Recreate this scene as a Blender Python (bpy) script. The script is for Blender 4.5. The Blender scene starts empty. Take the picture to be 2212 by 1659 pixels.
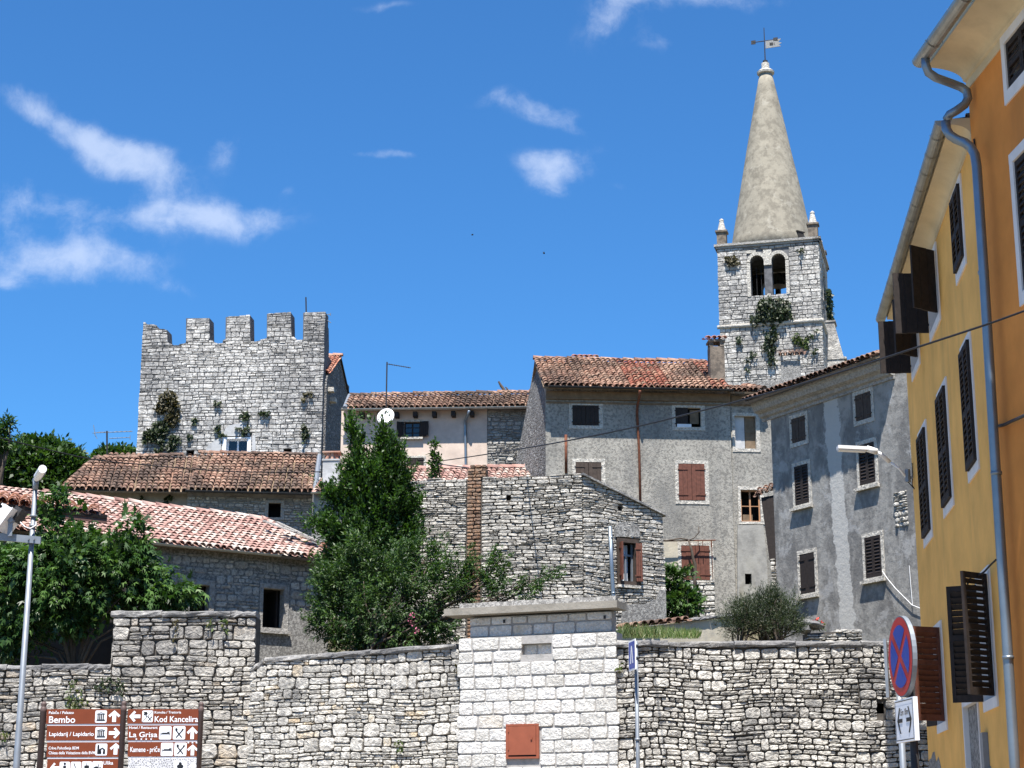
import bpy, math, random
import numpy as np
from mathutils import Vector, noise
from mathutils.geometry import tessellate_polygon

C = bpy.context.scene.collection
SC = bpy.context.scene
PI = math.pi
R = math.radians
Z = Vector((0, 0, 1))

# ------------------------------------------------------------------ camera, sky, sun
F = 3810.0                      # focal length in units of a 2212 px wide picture
TH = math.atan(970.5 / F)       # upward tilt
CT, ST = math.cos(TH), math.sin(TH)
EYE = Vector((0, 0, 1.6))

cam_d = bpy.data.cameras.new('camera')
cam = bpy.data.objects.new('camera', cam_d)
C.objects.link(cam)
cam.location = EYE
cam.rotation_euler = (PI / 2 + TH, 0, 0)
cam_d.sensor_width = 36
cam_d.lens = F / 2212 * 36
cam_d.clip_start = 0.1
cam_d.clip_end = 3000
SC.camera = cam

SUN_EL, SUN_AZ = R(67), math.atan2(-0.13, -0.99)
S = Vector((math.sin(SUN_AZ) * math.cos(SUN_EL), math.cos(SUN_AZ) * math.cos(SUN_EL), math.sin(SUN_EL)))
sun_d = bpy.data.lights.new('sun', 'SUN')
sun_d.energy = 5.0
sun_d.angle = R(0.5)
sun_d.color = (1.0, 0.955, 0.89)
sun = bpy.data.objects.new('sun', sun_d)
C.objects.link(sun)
sun.location = (0, 0, 60)
sun.rotation_euler = S.to_track_quat('Z', 'Y').to_euler()

SC.view_settings.view_transform = 'Standard'
SC.view_settings.look = 'None'
SC.view_settings.gamma = 1
SC.view_settings.use_curve_mapping = False
SC.view_settings.exposure = 1.24


def ray(x, y):
    u, v = (x - 1106.0) / F, (829.5 - y) / F
    return Vector((u, CT - v * ST, ST + v * CT))


def at(x, y, Y):
    """the point at distance Y ahead that is measured at (x, y) in the survey photograph"""
    r = ray(x, y)
    return EYE + r * (Y / r.y)


# ---- node helpers
def nd(nt, t, **kw):
    n = nt.nodes.new(t)
    for k, v in kw.items():
        if hasattr(n, k):
            setattr(n, k, v)
        else:
            n.inputs[k.replace('_', ' ')].default_value = v
    return n


def lk(nt, a, b):
    nt.links.new(a, b)


def math_n(nt, op, a, b=None, clamp=False):
    n = nt.nodes.new('ShaderNodeMath')
    n.operation = op
    n.use_clamp = clamp
    for i, q in enumerate((a, b)):
        if q is None:
            continue
        if isinstance(q, (int, float)):
            n.inputs[i].default_value = q
        else:
            lk(nt, q, n.inputs[i])
    return n.outputs[0]


def mix_n(nt, f, a, b, mode='MIX'):
    n = nt.nodes.new('ShaderNodeMix')
    n.data_type = 'RGBA'
    n.blend_type = mode
    for i, q in ((0, f), (6, a), (7, b)):
        if isinstance(q, (int, float)):
            n.inputs[i].default_value = q
        elif isinstance(q, (tuple, list)):
            n.inputs[i].default_value = (q[0], q[1], q[2], 1)
        else:
            lk(nt, q, n.inputs[i])
    return n.outputs[2]


def ramp_n(nt, f, stops, interp='LINEAR'):
    n = nt.nodes.new('ShaderNodeValToRGB')
    cr = n.color_ramp
    cr.interpolation = interp
    while len(cr.elements) < len(stops):
        cr.elements.new(0.5)
    for e, (p, c) in zip(cr.elements, stops):
        e.position = p
        e.color = (c[0], c[1], c[2], 1) if isinstance(c, (tuple, list)) else (c, c, c, 1)
    lk(nt, f, n.inputs[0])
    return n.outputs[0]


def noise_n(nt, vec, scale, detail=4, rough=0.55, dist=0.0):
    n = nt.nodes.new('ShaderNodeTexNoise')
    n.inputs['Scale'].default_value = scale
    n.inputs['Detail'].default_value = detail
    n.inputs['Roughness'].default_value = rough
    n.inputs['Distortion'].default_value = dist
    if vec is not None:
        lk(nt, vec, n.inputs['Vector'])
    return n.outputs['Fac']


def step_n(nt, f, lo, hi, a=0.0, b=1.0):
    n = nt.nodes.new('ShaderNodeMapRange')
    n.interpolation_type = 'SMOOTHSTEP'
    n.inputs[1].default_value = lo
    n.inputs[2].default_value = hi
    n.inputs[3].default_value = a
    n.inputs[4].default_value = b
    lk(nt, f, n.inputs[0])
    return n.outputs[0]


# ---- world: Nishita sky with a few fair-weather clouds at fixed world directions
W = bpy.data.worlds.new('World')
SC.world = W
W.use_nodes = True
nt = W.node_tree
nt.nodes.clear()
sky = nt.nodes.new('ShaderNodeTexSky')
sky.sky_type = 'NISHITA'
sky.sun_disc = False
sky.sun_elevation = SUN_EL
sky.sun_rotation = SUN_AZ % (2 * PI)
sky.altitude = 100
sky.air_density = 1.0
sky.dust_density = 0.15
sky.ozone_density = 4.0
tc = nt.nodes.new('ShaderNodeTexCoord')
sep = nt.nodes.new('ShaderNodeSeparateXYZ')
lk(nt, tc.outputs['Generated'], sep.inputs[0])
yy = math_n(nt, 'MAXIMUM', sep.outputs[1], 0.05)
px_ = math_n(nt, 'DIVIDE', sep.outputs[0], yy)
pz_ = math_n(nt, 'DIVIDE', sep.outputs[2], yy)
comb = nt.nodes.new('ShaderNodeCombineXYZ')
lk(nt, px_, comb.inputs[0])
lk(nt, pz_, comb.inputs[1])
wv = comb.outputs[0]
warp = nt.nodes.new('ShaderNodeTexNoise')
warp.inputs['Scale'].default_value = 11
warp.inputs['Detail'].default_value = 5
lk(nt, wv, warp.inputs['Vector'])
vm = nt.nodes.new('ShaderNodeVectorMath')
vm.operation = 'SUBTRACT'
lk(nt, warp.outputs['Color'], vm.inputs[0])
vm.inputs[1].default_value = (0.5, 0.5, 0.5)
vs = nt.nodes.new('ShaderNodeVectorMath')
vs.operation = 'SCALE'
lk(nt, vm.outputs[0], vs.inputs[0])
vs.inputs['Scale'].default_value = 0.040
va = nt.nodes.new('ShaderNodeVectorMath')
va.operation = 'ADD'
lk(nt, wv, va.inputs[0])
lk(nt, vs.outputs[0], va.inputs[1])
sp2 = nt.nodes.new('ShaderNodeSeparateXYZ')
lk(nt, va.outputs[0], sp2.inputs[0])
dens = None
# (x, y, half length, half height, tilt in degrees, strength)
CLOUDS = [(75, 245, 70, 22, -22, .8), (200, 300, 110, 36, -24, 1.1), (305, 352, 100, 36, -14, 1.0), (340, 405, 46, 22, 20, .4), (335, 460, 80, 36, 12, .75),
          (460, 465, 150, 40, 2, 1.1), (190, 460, 80, 40, -15, .62), (30, 430, 75, 52, 20, .7),
          (110, 555, 190, 50, -3, 1.05), (235, 565, 70, 34, 0, .7), (10, 618, 40, 24, 0, .6), (478, 325, 30, 44, 0, .5),
          (1195, 360, 76, 34, 5, .95), (1180, 395, 50, 34, 30, .7), (1198, 430, 24, 20, 0, .45), (1175, 240, 70, 26, -8, .75), (1075, 220, 55, 22, 15, .35),
          (1365, 25, 110, 46, 30, .9), (1500, 0, 180, 30, 0, .7), (1420, 105, 50, 26, 0, .35), (1230, 270, 40, 16, -20, .3), (845, 333, 70, 10, -12, .42), (790, 322, 40, 9, -5, .3),
          (380, 615, 50, 15, -15, .4), (835, 12, 55, 11, 5, .4), (620, 405, 14, 10, 0, .25), (1300, 310, 40, 18, 10, .22), (1330, 405, 26, 12, 0, .2), (1310, 195, 30, 12, 0, .2)]
for (cx, cy, hl, hh, tilt, st) in CLOUDS:
    r = ray(cx, cy)
    ux, uz = r.x / r.y, r.z / r.y
    k = 1 / (F * r.y)
    a = R(tilt)
    dx = math_n(nt, 'SUBTRACT', sp2.outputs[0], ux)
    dz = math_n(nt, 'SUBTRACT', sp2.outputs[1], uz)
    p = math_n(nt, 'ADD', math_n(nt, 'MULTIPLY', dx, math.cos(a) / (hl * k)), math_n(nt, 'MULTIPLY', dz, math.sin(a) / (hl * k)))
    q = math_n(nt, 'ADD', math_n(nt, 'MULTIPLY', dx, -math.sin(a) / (hh * k)), math_n(nt, 'MULTIPLY', dz, math.cos(a) / (hh * k)))
    d2 = math_n(nt, 'ADD', math_n(nt, 'MULTIPLY', p, p), math_n(nt, 'MULTIPLY', q, q))
    g = math_n(nt, 'MULTIPLY', math_n(nt, 'POWER', 2.71828, math_n(nt, 'MULTIPLY', d2, -0.95)), st)
    dens = g if dens is None else math_n(nt, 'ADD', dens, g)
fb = noise_n(nt, va.outputs[0], 24, 12, 0.66)
fb2 = noise_n(nt, wv, 8, 6, 0.6)
fb = math_n(nt, 'ADD', math_n(nt, 'MULTIPLY', fb, 0.62), math_n(nt, 'MULTIPLY', fb2, 0.38))
dn = math_n(nt, 'MINIMUM', dens, 1.15)
cl = math_n(nt, 'ADD', math_n(nt, 'MULTIPLY', dn, 0.62), math_n(nt, 'MULTIPLY', math_n(nt, 'SUBTRACT', fb, 0.5), 2.9))
cl = math_n(nt, 'MULTIPLY', step_n(nt, cl, 0.02, 1.0, 0.0, 0.56), step_n(nt, dens, 0.06, 0.42))
front = math_n(nt, 'GREATER_THAN', sep.outputs[1], 0.06)
cl = math_n(nt, 'MULTIPLY', cl, front)
skyc = mix_n(nt, 1.0, sky.outputs[0], (0.46, 0.98, 1.40), 'MULTIPLY')
skyc = mix_n(nt, cl, skyc, (6.8, 7.6, 9.2))
bg = nt.nodes.new('ShaderNodeBackground')
bg.inputs['Strength'].default_value = 0.055
lk(nt, skyc, bg.inputs['Color'])
wo = nt.nodes.new('ShaderNodeOutputWorld')
lk(nt, bg.outputs[0], wo.inputs['Surface'])


# ------------------------------------------------------------------ materials
def new_mat(name):
    m = bpy.data.materials.new(name)
    m.use_nodes = True
    t = m.node_tree
    b = t.nodes['Principled BSDF']
    b.inputs['Roughness'].default_value = 0.9
    b.inputs['Specular IOR Level'].default_value = 0.2
    co = t.nodes.new('ShaderNodeTexCoord').outputs['Object']
    return m, t, b, co


def bump_to(t, b, h, strength, dist):
    n = t.nodes.new('ShaderNodeBump')
    n.inputs['Strength'].default_value = strength
    n.inputs['Distance'].default_value = dist
    lk(t, h, n.inputs['Height'])
    lk(t, n.outputs[0], b.inputs['Normal'])


def island(t):
    return t.nodes.new('ShaderNodeNewGeometry').outputs['Random Per Island']


def stone_mat(name, stops, lichen=(0.11, 0.11, 0.115), lsc=0.5, lo=0.48, hi=0.68, lamt=0.75, fine=14, bump=0.5, grime=.40, spk=.62):
    """rubble: one tone per stone, grey lichen in patches, fine speckle"""
    m, t, b, co = new_mat(name)
    fi = math_n(t, 'ADD', math_n(t, 'MULTIPLY', island(t), .72), math_n(t, 'MULTIPLY', step_n(t, noise_n(t, co, .9, 5, .65), .3, .7), .28))
    c = ramp_n(t, fi, stops, 'LINEAR')
    sp = noise_n(t, co, fine, 6, 0.7)
    c = mix_n(t, step_n(t, sp, 0.34, 0.66, spk, 0.0), c, (0.15, 0.143, 0.133))
    c = mix_n(t, 1.0, c, (1.0, .975, .93), 'MULTIPLY')
    pt = noise_n(t, co, lsc, 3, 0.5)
    ln = noise_n(t, co, 3.2, 6, 0.72)
    pt = math_n(t, 'ADD', math_n(t, 'MULTIPLY', pt, 0.55), math_n(t, 'MULTIPLY', ln, 0.45))
    c = mix_n(t, step_n(t, pt, lo, hi, 0.0, lamt), c, lichen)
    c = mix_n(t, step_n(t, noise_n(t, co, fine * .42, 7, .75), .50, .66, 0.0, grime), c, (0.14, 0.137, 0.132))
    lk(t, c, b.inputs['Base Color'])
    h = math_n(t, 'ADD', noise_n(t, co, 9, 5, 0.65), math_n(t, 'MULTIPLY', sp, 0.5))
    bump_to(t, b, h, min(1.0, bump * 1.8), 0.075)
    return m


def plaster(name, base, dark, sc=6.0, lo=0.45, hi=0.62, amt=0.6, stain=None, ssc=0.35, slo=0.5, shi=0.7, samt=0.6, bump=0.25, streak=1.0):
    m, t, b, co = new_mat(name)
    mp = t.nodes.new('ShaderNodeMapping')
    mp.inputs['Scale'].default_value = (1, 1, streak)
    lk(t, co, mp.inputs['Vector'])
    n1 = noise_n(t, co, sc, 5, 0.65)
    c = mix_n(t, step_n(t, n1, lo, hi, 0.0, amt), base, dark)
    if stain:
        n2 = noise_n(t, mp.outputs[0], ssc, 5, 0.6, 0.4)
        c = mix_n(t, step_n(t, n2, slo, shi, 0.0, samt), c, stain)
    n3 = noise_n(t, co, 1.3, 4, 0.6)
    c = mix_n(t, 1.0, c, ramp_n(t, n3, [(0.25, 0.80), (0.75, 1.12)]), 'MULTIPLY')
    lk(t, c, b.inputs['Base Color'])
    bump_to(t, b, noise_n(t, co, sc * 2.2, 5, 0.7), bump, 0.05)
    return m


def simple(name, col, rough=0.6, metal=0.0, var=0.18, sc=8.0, spec=0.3):
    m, t, b, co = new_mat(name)
    n = noise_n(t, co, sc, 4, 0.6)
    c = mix_n(t, 1.0, col, ramp_n(t, n, [(0.25, 1 - var), (0.75, 1 + var)]), 'MULTIPLY')
    lk(t, c, b.inputs['Base Color'])
    b.inputs['Roughness'].default_value = rough
    b.inputs['Metallic'].default_value = metal
    b.inputs['Specular IOR Level'].default_value = spec
    return m


def tile_mat(name, stops, moss=(0.05, 0.04, 0.035), lo=0.5, hi=0.7, amt=0.7, band=None, mixi=0.55):
    m, t, b, co = new_mat(name)
    fi = math_n(t, 'ADD', math_n(t, 'MULTIPLY', island(t), mixi), math_n(t, 'MULTIPLY', step_n(t, noise_n(t, co, 0.75, 5, 0.65), .28, .72), 1 - mixi))
    c = ramp_n(t, fi, stops)
    if band:
        uvn = t.nodes.new('ShaderNodeUVMap')
        su = t.nodes.new('ShaderNodeSeparateXYZ')
        lk(t, uvn.outputs[0], su.inputs[0])
        f = None
        for (c0, c1) in band:
            g = math_n(t, 'MULTIPLY', math_n(t, 'GREATER_THAN', su.outputs[0], c0), math_n(t, 'LESS_THAN', su.outputs[0], c1))
            f = g if f is None else math_n(t, 'MAXIMUM', f, g)
        rn = step_n(t, noise_n(t, co, 2.5, 3, 0.6), 0.30, 0.5, 0.15, 0.95)
        c2 = ramp_n(t, island(t), [(0.0, (0.27, 0.085, 0.055)), (0.5, (0.37, 0.125, 0.08)), (0.8, (0.36, 0.17, 0.11)), (1.0, (0.3, 0.2, 0.14))])
        c = mix_n(t, math_n(t, 'MULTIPLY', f, rn), c, c2)
    n = math_n(t, 'ADD', math_n(t, 'MULTIPLY', noise_n(t, co, 0.9, 3, 0.5), 0.5), math_n(t, 'MULTIPLY', noise_n(t, co, 11, 5, 0.7), 0.5))
    c = mix_n(t, step_n(t, n, lo, hi, 0.0, amt), c, moss)
    lk(t, c, b.inputs['Base Color'])
    b.inputs['Roughness'].default_value = 0.85
    bump_to(t, b, noise_n(t, co, 30, 4, 0.6), 0.3, 0.02)
    return m


def leaf_mat(name, dark, mid, light, trans=0.24, gloss=0.5):
    m, t, b, co = new_mat(name)
    c = ramp_n(t, island(t), [(0.0, dark), (0.5, mid), (1.0, light)])
    n = noise_n(t, co, 1.1, 2, 0.5)
    c = mix_n(t, 1.0, c, ramp_n(t, n, [(0.3, 0.65), (0.7, 1.2)]), 'MULTIPLY')
    lk(t, c, b.inputs['Base Color'])
    b.inputs['Roughness'].default_value = gloss
    b.inputs['Specular IOR Level'].default_value = 0.35
    tr = t.nodes.new('ShaderNodeBsdfTranslucent')
    c2 = mix_n(t, 1.0, c, (1.5, 1.7, 0.6), 'MULTIPLY')
    lk(t, c2, tr.inputs['Color'])
    ms = t.nodes.new('ShaderNodeMixShader')
    ms.inputs[0].default_value = trans
    lk(t, b.outputs[0], ms.inputs[1])
    lk(t, tr.outputs[0], ms.inputs[2])
    lk(t, ms.outputs[0], t.nodes['Material Output'].inputs['Surface'])
    return m


M = {}
LIME = [(0.0, (0.30, 0.29, 0.28)), (0.3, (0.46, 0.45, 0.43)), (0.7, (0.58, 0.57, 0.545)), (1.0, (0.66, 0.65, 0.62))]
M['rub_grey'] = stone_mat('grey_rubble', [(0.0, (0.36, 0.345, 0.325)), (0.35, (0.54, 0.52, 0.485)), (0.82, (0.68, 0.655, 0.61)), (0.93, (0.64, 0.53, 0.40)), (1.0, (0.58, 0.43, 0.29))], lsc=0.45, lo=0.46, hi=0.62, lamt=0.66)
M['rub_pale'] = stone_mat('pale_rubble', [(0.0, (0.44, 0.43, 0.40)), (0.3, (0.64, 0.625, 0.59)), (0.80, (0.78, 0.765, 0.73)), (0.88, (0.74, 0.63, 0.47)), (1.0, (0.62, 0.44, 0.26))], lsc=0.5, lo=0.50, hi=0.66, lamt=0.66)
M['rub_dry'] = stone_mat('weathered_rubble', [(0.0, (0.42, 0.41, 0.395)), (0.3, (0.62, 0.61, 0.585)), (0.92, (0.76, 0.745, 0.715)), (1.0, (0.62, 0.55, 0.45))], lsc=0.6, lo=0.50, hi=0.62, lamt=0.68)
M['rub_castle'] = stone_mat('castle_stone', [(0.0, (0.40, 0.40, 0.40)), (0.4, (0.60, 0.595, 0.59)), (1.0, (0.74, 0.735, 0.725))], lsc=0.22, lo=0.45, hi=0.62, lamt=0.76, fine=5)
M['rub_bell'] = stone_mat('bell_tower_stone', [(0.0, (0.40, 0.39, 0.38)), (0.4, (0.60, 0.59, 0.57)), (1.0, (0.72, 0.71, 0.69))], lsc=0.3, lo=0.45, hi=0.63, lamt=0.72, fine=5)
M['rub_house'] = stone_mat('house_stone', [(0.0, (0.36, 0.35, 0.34)), (0.5, (0.52, 0.51, 0.49)), (1.0, (0.68, 0.665, 0.64))], lsc=0.4, lo=0.52, hi=0.75, lamt=0.6)
M['rub_flat'] = stone_mat('flat_dry_stone', [(0.0, (0.42, 0.405, 0.375)), (0.35, (0.59, 0.57, 0.535)), (0.94, (0.70, 0.68, 0.64)), (0.98, (0.52, 0.42, 0.33)), (1.0, (0.46, 0.34, 0.25))], lsc=0.5, lo=0.52, hi=0.72, lamt=0.55, fine=9)
M['rub_dark'] = stone_mat('dark_gable_rubble', [(0.0, (0.12, 0.12, 0.12)), (0.5, (0.2, 0.2, 0.2)), (1.0, (0.36, 0.36, 0.36))], lsc=0.6, lo=0.55, hi=0.8, lamt=0.5)
M['ashlar'] = stone_mat('white_ashlar', [(0.0, (0.54, 0.53, 0.51)), (0.4, (0.68, 0.68, 0.67)), (0.8, (0.76, 0.76, 0.765)), (1.0, (0.62, 0.54, 0.43))], lsc=0.35, lo=0.54, hi=0.72, lamt=0.5, fine=22, bump=0.45, grime=.12, spk=.34)
M['brickstrip'] = stone_mat('old_brick', [(0.0, (0.20, 0.105, 0.06)), (0.5, (0.29, 0.165, 0.10)), (1.0, (0.36, 0.23, 0.15))], lichen=(0.2, 0.17, 0.14), lo=0.55, hi=0.75, lamt=0.4)
M['coping'] = stone_mat('coping_stone', [(0.0, (0.28, 0.28, 0.28)), (1.0, (0.44, 0.44, 0.44))], lsc=1.2, lo=0.42, hi=0.58, lamt=0.75)
M['trim'] = stone_mat('trim_stone', [(0.0, (0.52, 0.50, 0.46)), (1.0, (0.62, 0.60, 0.56))], lsc=1.5, lo=0.55, hi=0.75, lamt=0.5, grime=.12)
M['trim_grey'] = stone_mat('grey_trim_stone', [(0.0, (0.34, 0.335, 0.325)), (1.0, (0.44, 0.43, 0.42))], lsc=1.5, lo=0.52, hi=0.72, lamt=0.5, grime=.12)
M['mortar_dark'] = plaster('dark_joint', (0.10, 0.09, 0.08), (0.045, 0.042, 0.04))
M['mortar_grey'] = plaster('grey_mortar', (0.27, 0.265, 0.255), (0.14, 0.135, 0.13), sc=5)
M['mortar_ash'] = plaster('kiosk_mortar', (0.36, 0.345, 0.33), (0.26, 0.25, 0.235), sc=9)
M['mortar_castle'] = plaster('castle_joint', (0.13, 0.13, 0.135), (0.05, 0.05, 0.055), sc=3)
M['concrete'] = plaster('concrete', (0.27, 0.25, 0.215), (0.19, 0.175, 0.15), sc=5, amt=0.5)
M['concrete_rough'] = plaster('rough_concrete', (0.33, 0.32, 0.30), (0.12, 0.115, 0.11), sc=16, lo=0.42, hi=0.56, amt=0.8, bump=0.6)
M['grey_front'] = plaster('grey_render', (0.33, 0.312, 0.275), (0.12, 0.115, 0.105), sc=12, lo=0.44, hi=0.62, amt=0.7, stain=(0.14, 0.138, 0.132), ssc=0.55, slo=0.46, shi=0.70, samt=0.75, bump=0.5, streak=0.35)
M['grey_annex'] = plaster('annex_render', (0.30, 0.29, 0.265), (0.16, 0.155, 0.145), sc=2.2, lo=0.42, hi=0.7, amt=0.7, stain=(0.20, 0.17, 0.075), ssc=1.0, slo=0.55, shi=0.75, samt=0.4, streak=0.25)
M['grey_patch'] = plaster('pale_patch', (0.42, 0.38, 0.30), (0.30, 0.28, 0.24), sc=3, amt=0.5)
M['pink'] = plaster('pink_plaster', (0.60, 0.49, 0.41), (0.50, 0.40, 0.33), sc=2.5, lo=0.4, hi=0.7, amt=0.6, stain=(0.38, 0.31, 0.26), ssc=0.8, slo=0.58, shi=0.75, samt=0.4, bump=0.12)
M['spire'] = plaster('spire_render', (0.27, 0.245, 0.195), (0.165, 0.148, 0.118), sc=2.2, lo=0.42, hi=0.62, amt=0.75, stain=(0.36, 0.335, 0.28), ssc=1.5, slo=0.58, shi=0.64, samt=0.5, bump=0.35)
M['yellow'] = plaster('yellow_render', (0.83, 0.455, 0.125), (0.775, 0.42, 0.112), sc=1.2, lo=0.35, hi=0.7, amt=0.6, bump=0.06, stain=(0.58, 0.34, 0.11), ssc=1.8, slo=0.52, shi=0.74, samt=0.45, streak=0.10)
M['orange'] = plaster('orange_render', (0.68, 0.26, 0.058), (0.63, 0.235, 0.052), sc=0.9, lo=0.35, hi=0.7, amt=0.7, bump=0.06, stain=(0.46, 0.19, 0.055), ssc=1.6, slo=0.5, shi=0.74, samt=0.5, streak=0.10)
M['cream'] = plaster('cream_cove', (0.60, 0.50, 0.33), (0.46, 0.39, 0.27), sc=2.5, lo=0.45, hi=0.75, amt=0.5, bump=0.05)
M['white_trim'] = simple('white_painted_stone', (0.66, 0.64, 0.62), 0.7, var=0.1, sc=3)
M['chimney_stone'] = plaster('sooty_stone', (0.20, 0.165, 0.13), (0.075, 0.065, 0.055), sc=4, lo=0.4, hi=0.62, amt=0.8)
M['castle_plaster'] = plaster('patch_plaster', (0.45, 0.45, 0.45), (0.3, 0.3, 0.3), sc=2)
M['tile_old'] = tile_mat('old_tiles', [(0.0, (0.14, 0.08, 0.055)), (0.3, (0.25, 0.14, 0.10)), (0.6, (0.34, 0.205, 0.145)), (0.9, (0.42, 0.29, 0.215)), (1.0, (0.40, 0.175, 0.105))], lo=0.40, hi=0.56, amt=0.88)
M['tile_grey'] = tile_mat('mixed_tiles', [(0.0, (0.17, 0.095, 0.07)), (0.3, (0.28, 0.155, 0.11)), (0.7, (0.38, 0.25, 0.18)), (1.0, (0.40, 0.155, 0.09))], lo=0.43, hi=0.60, amt=0.85, band=[(15, 22), (29, 42)])
M['tile_pink'] = tile_mat('new_tiles', [(0.0, (0.15, 0.10, 0.095)), (0.2, (0.27, 0.155, 0.13)), (0.45, (0.37, 0.225, 0.19)), (0.6, (0.43, 0.31, 0.265)), (0.8, (0.47, 0.40, 0.35)), (1.0, (0.51, 0.455, 0.41))], lo=0.6, hi=0.8, amt=0.4)
M['tile_brown'] = tile_mat('porch_tiles', [(0.0, (0.22, 0.095, 0.06)), (0.6, (0.32, 0.15, 0.095)), (1.0, (0.40, 0.24, 0.17))], lo=0.6, hi=0.8, amt=0.4)
M['tile_red'] = tile_mat('red_tiles', [(0.0, (0.28, 0.10, 0.065)), (0.5, (0.38, 0.17, 0.115)), (1.0, (0.46, 0.33, 0.26))], lo=0.50, hi=0.75, amt=0.5)
M['wood_dark'] = simple('dark_wood', (0.022, 0.016, 0.014), 0.75, var=0.4, sc=14)
M['wood_brown'] = simple('brown_shutter_wood', (0.115, 0.042, 0.027), 0.7, var=0.35, sc=10)
M['wood_grey'] = simple('grey_brown_wood', (0.055, 0.04, 0.032), 0.8, var=0.4, sc=12)
M['wood_beam'] = simple('roof_timber', (0.16, 0.115, 0.075), 0.85, var=0.35, sc=5)
M['fascia'] = simple('brown_fascia', (0.10, 0.052, 0.042), 0.6, var=0.2)
M['frame_wood'] = simple('orange_frame_wood', (0.36, 0.19, 0.10), 0.6, var=0.2)
M['white_paint'] = simple('white_paint', (0.78, 0.78, 0.80), 0.4, var=0.06)
M['zinc'] = simple('zinc', (0.33, 0.335, 0.32), 0.42, 0.75, var=0.18, sc=5)
M['zinc_blue'] = simple('galvanised_pipe', (0.21, 0.25, 0.29), 0.38, 0.65, var=0.12, sc=4)
M['galv'] = simple('galvanised_steel', (0.20, 0.222, 0.25), 0.5, 0.35, var=0.15, sc=6)
M['dark_metal'] = simple('dark_metal', (0.03, 0.03, 0.032), 0.6, 0.2, var=0.3)
M['rust'] = simple('rusty_iron', (0.12, 0.042, 0.022), 0.85, var=0.5, sc=9)
M['hatch'] = simple('rust_red_paint', (0.25, 0.072, 0.038), 0.6, var=0.12, sc=5)
M['sign_brown'] = simple('brown_sign_face', (0.16, 0.036, 0.012), 0.5, var=0.08)
M['sign_post'] = simple('brown_sign_post', (0.095, 0.065, 0.058), 0.55, var=0.1)
M['sign_white'] = simple('white_sign_film', (0.74, 0.75, 0.78), 0.5, var=0.03)
M['sign_black'] = simple('black_print', (0.012, 0.013, 0.016), 0.5, var=0.05)
M['sign_red'] = simple('red_sign_film', (0.42, 0.022, 0.018), 0.45, var=0.08)
M['sign_blue'] = simple('blue_sign_film', (0.012, 0.045, 0.30), 0.45, var=0.08)
M['lamp_white'] = simple('white_lamp_paint', (0.72, 0.72, 0.73), 0.4, var=0.05)
M['bark'] = simple('bark', (0.075, 0.058, 0.045), 0.9, var=0.35, sc=12)
M['cable'] = simple('black_cable', (0.012, 0.012, 0.014), 0.6, var=0.1)
M['cable_white'] = simple('white_cable', (0.68, 0.68, 0.68), 0.6, var=0.05)
M['dark_room'] = simple('unlit_interior', (0.03, 0.027, 0.025), 0.95, var=0.2)  # near-black colour stands in for shade inside openings and under the porch
M['curtain'] = simple('curtain_cloth', (0.62, 0.66, 0.70), 0.9, var=0.12, sc=5)
M['flower'] = simple('pink_petals', (0.50, 0.13, 0.22), 0.6)
M['flower_red'] = simple('red_petals', (0.55, 0.05, 0.03), 0.6)
M['bird'] = simple('dark_plumage', (0.02, 0.02, 0.022), 0.8)
M['bronze'] = simple('bell_bronze', (0.09, 0.075, 0.05), 0.45, 0.8)
M['vane'] = simple('grey_vane_metal', (0.24, 0.235, 0.22), 0.5, 0.4, var=0.3, sc=10)
g, t_, b_, co_ = new_mat('window_glass')
b_.inputs['Base Color'].default_value = (0.012, 0.015, 0.02, 1)
b_.inputs['Roughness'].default_value = 0.04
b_.inputs['Specular IOR Level'].default_value = 0.6
M['glass'] = g
M['leaf_laurel'] = leaf_mat('laurel_leaf', (0.014, 0.034, 0.008), (0.030, 0.072, 0.014), (0.062, 0.125, 0.024))
M['leaf_peach'] = leaf_mat('peach_leaf', (0.014, 0.036, 0.010), (0.030, 0.072, 0.018), (0.085, 0.14, 0.036))
M['leaf_fig'] = leaf_mat('fig_leaf', (0.016, 0.042, 0.009), (0.033, 0.082, 0.017), (0.088, 0.155, 0.04), gloss=0.45)
M['leaf_far'] = leaf_mat('tree_leaf', (0.014, 0.034, 0.008), (0.030, 0.070, 0.014), (0.060, 0.110, 0.024))
M['leaf_olive'] = leaf_mat('rosemary_leaf', (0.016, 0.028, 0.012), (0.034, 0.052, 0.022), (0.078, 0.095, 0.048), trans=0.2)
M['leaf_ivy'] = leaf_mat('ivy_leaf', (0.010, 0.020, 0.008), (0.022, 0.040, 0.014), (0.05, 0.062, 0.022), trans=0.2)
M['leaf_ivy_brown'] = leaf_mat('brown_ivy_leaf', (0.026, 0.024, 0.010), (0.05, 0.044, 0.016), (0.08, 0.065, 0.025), trans=0.2)
M['leaf_grass'] = leaf_mat('grass_blade', (0.05, 0.09, 0.02), (0.09, 0.15, 0.035), (0.24, 0.23, 0.11), trans=0.3)
M['leaf_weed'] = leaf_mat('weed_leaf', (0.03, 0.055, 0.012), (0.06, 0.095, 0.02), (0.12, 0.13, 0.04), trans=0.3)
M['bounce_paving'] = plaster('pale_paving', (0.22, 0.195, 0.16), (0.17, 0.15, 0.125), sc=6)  # street out of view, toned pale to bounce warm light onto shaded walls
M['earth'] = plaster('dry_earth', (0.12, 0.10, 0.065), (0.06, 0.075, 0.03), sc=1.5)

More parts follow.
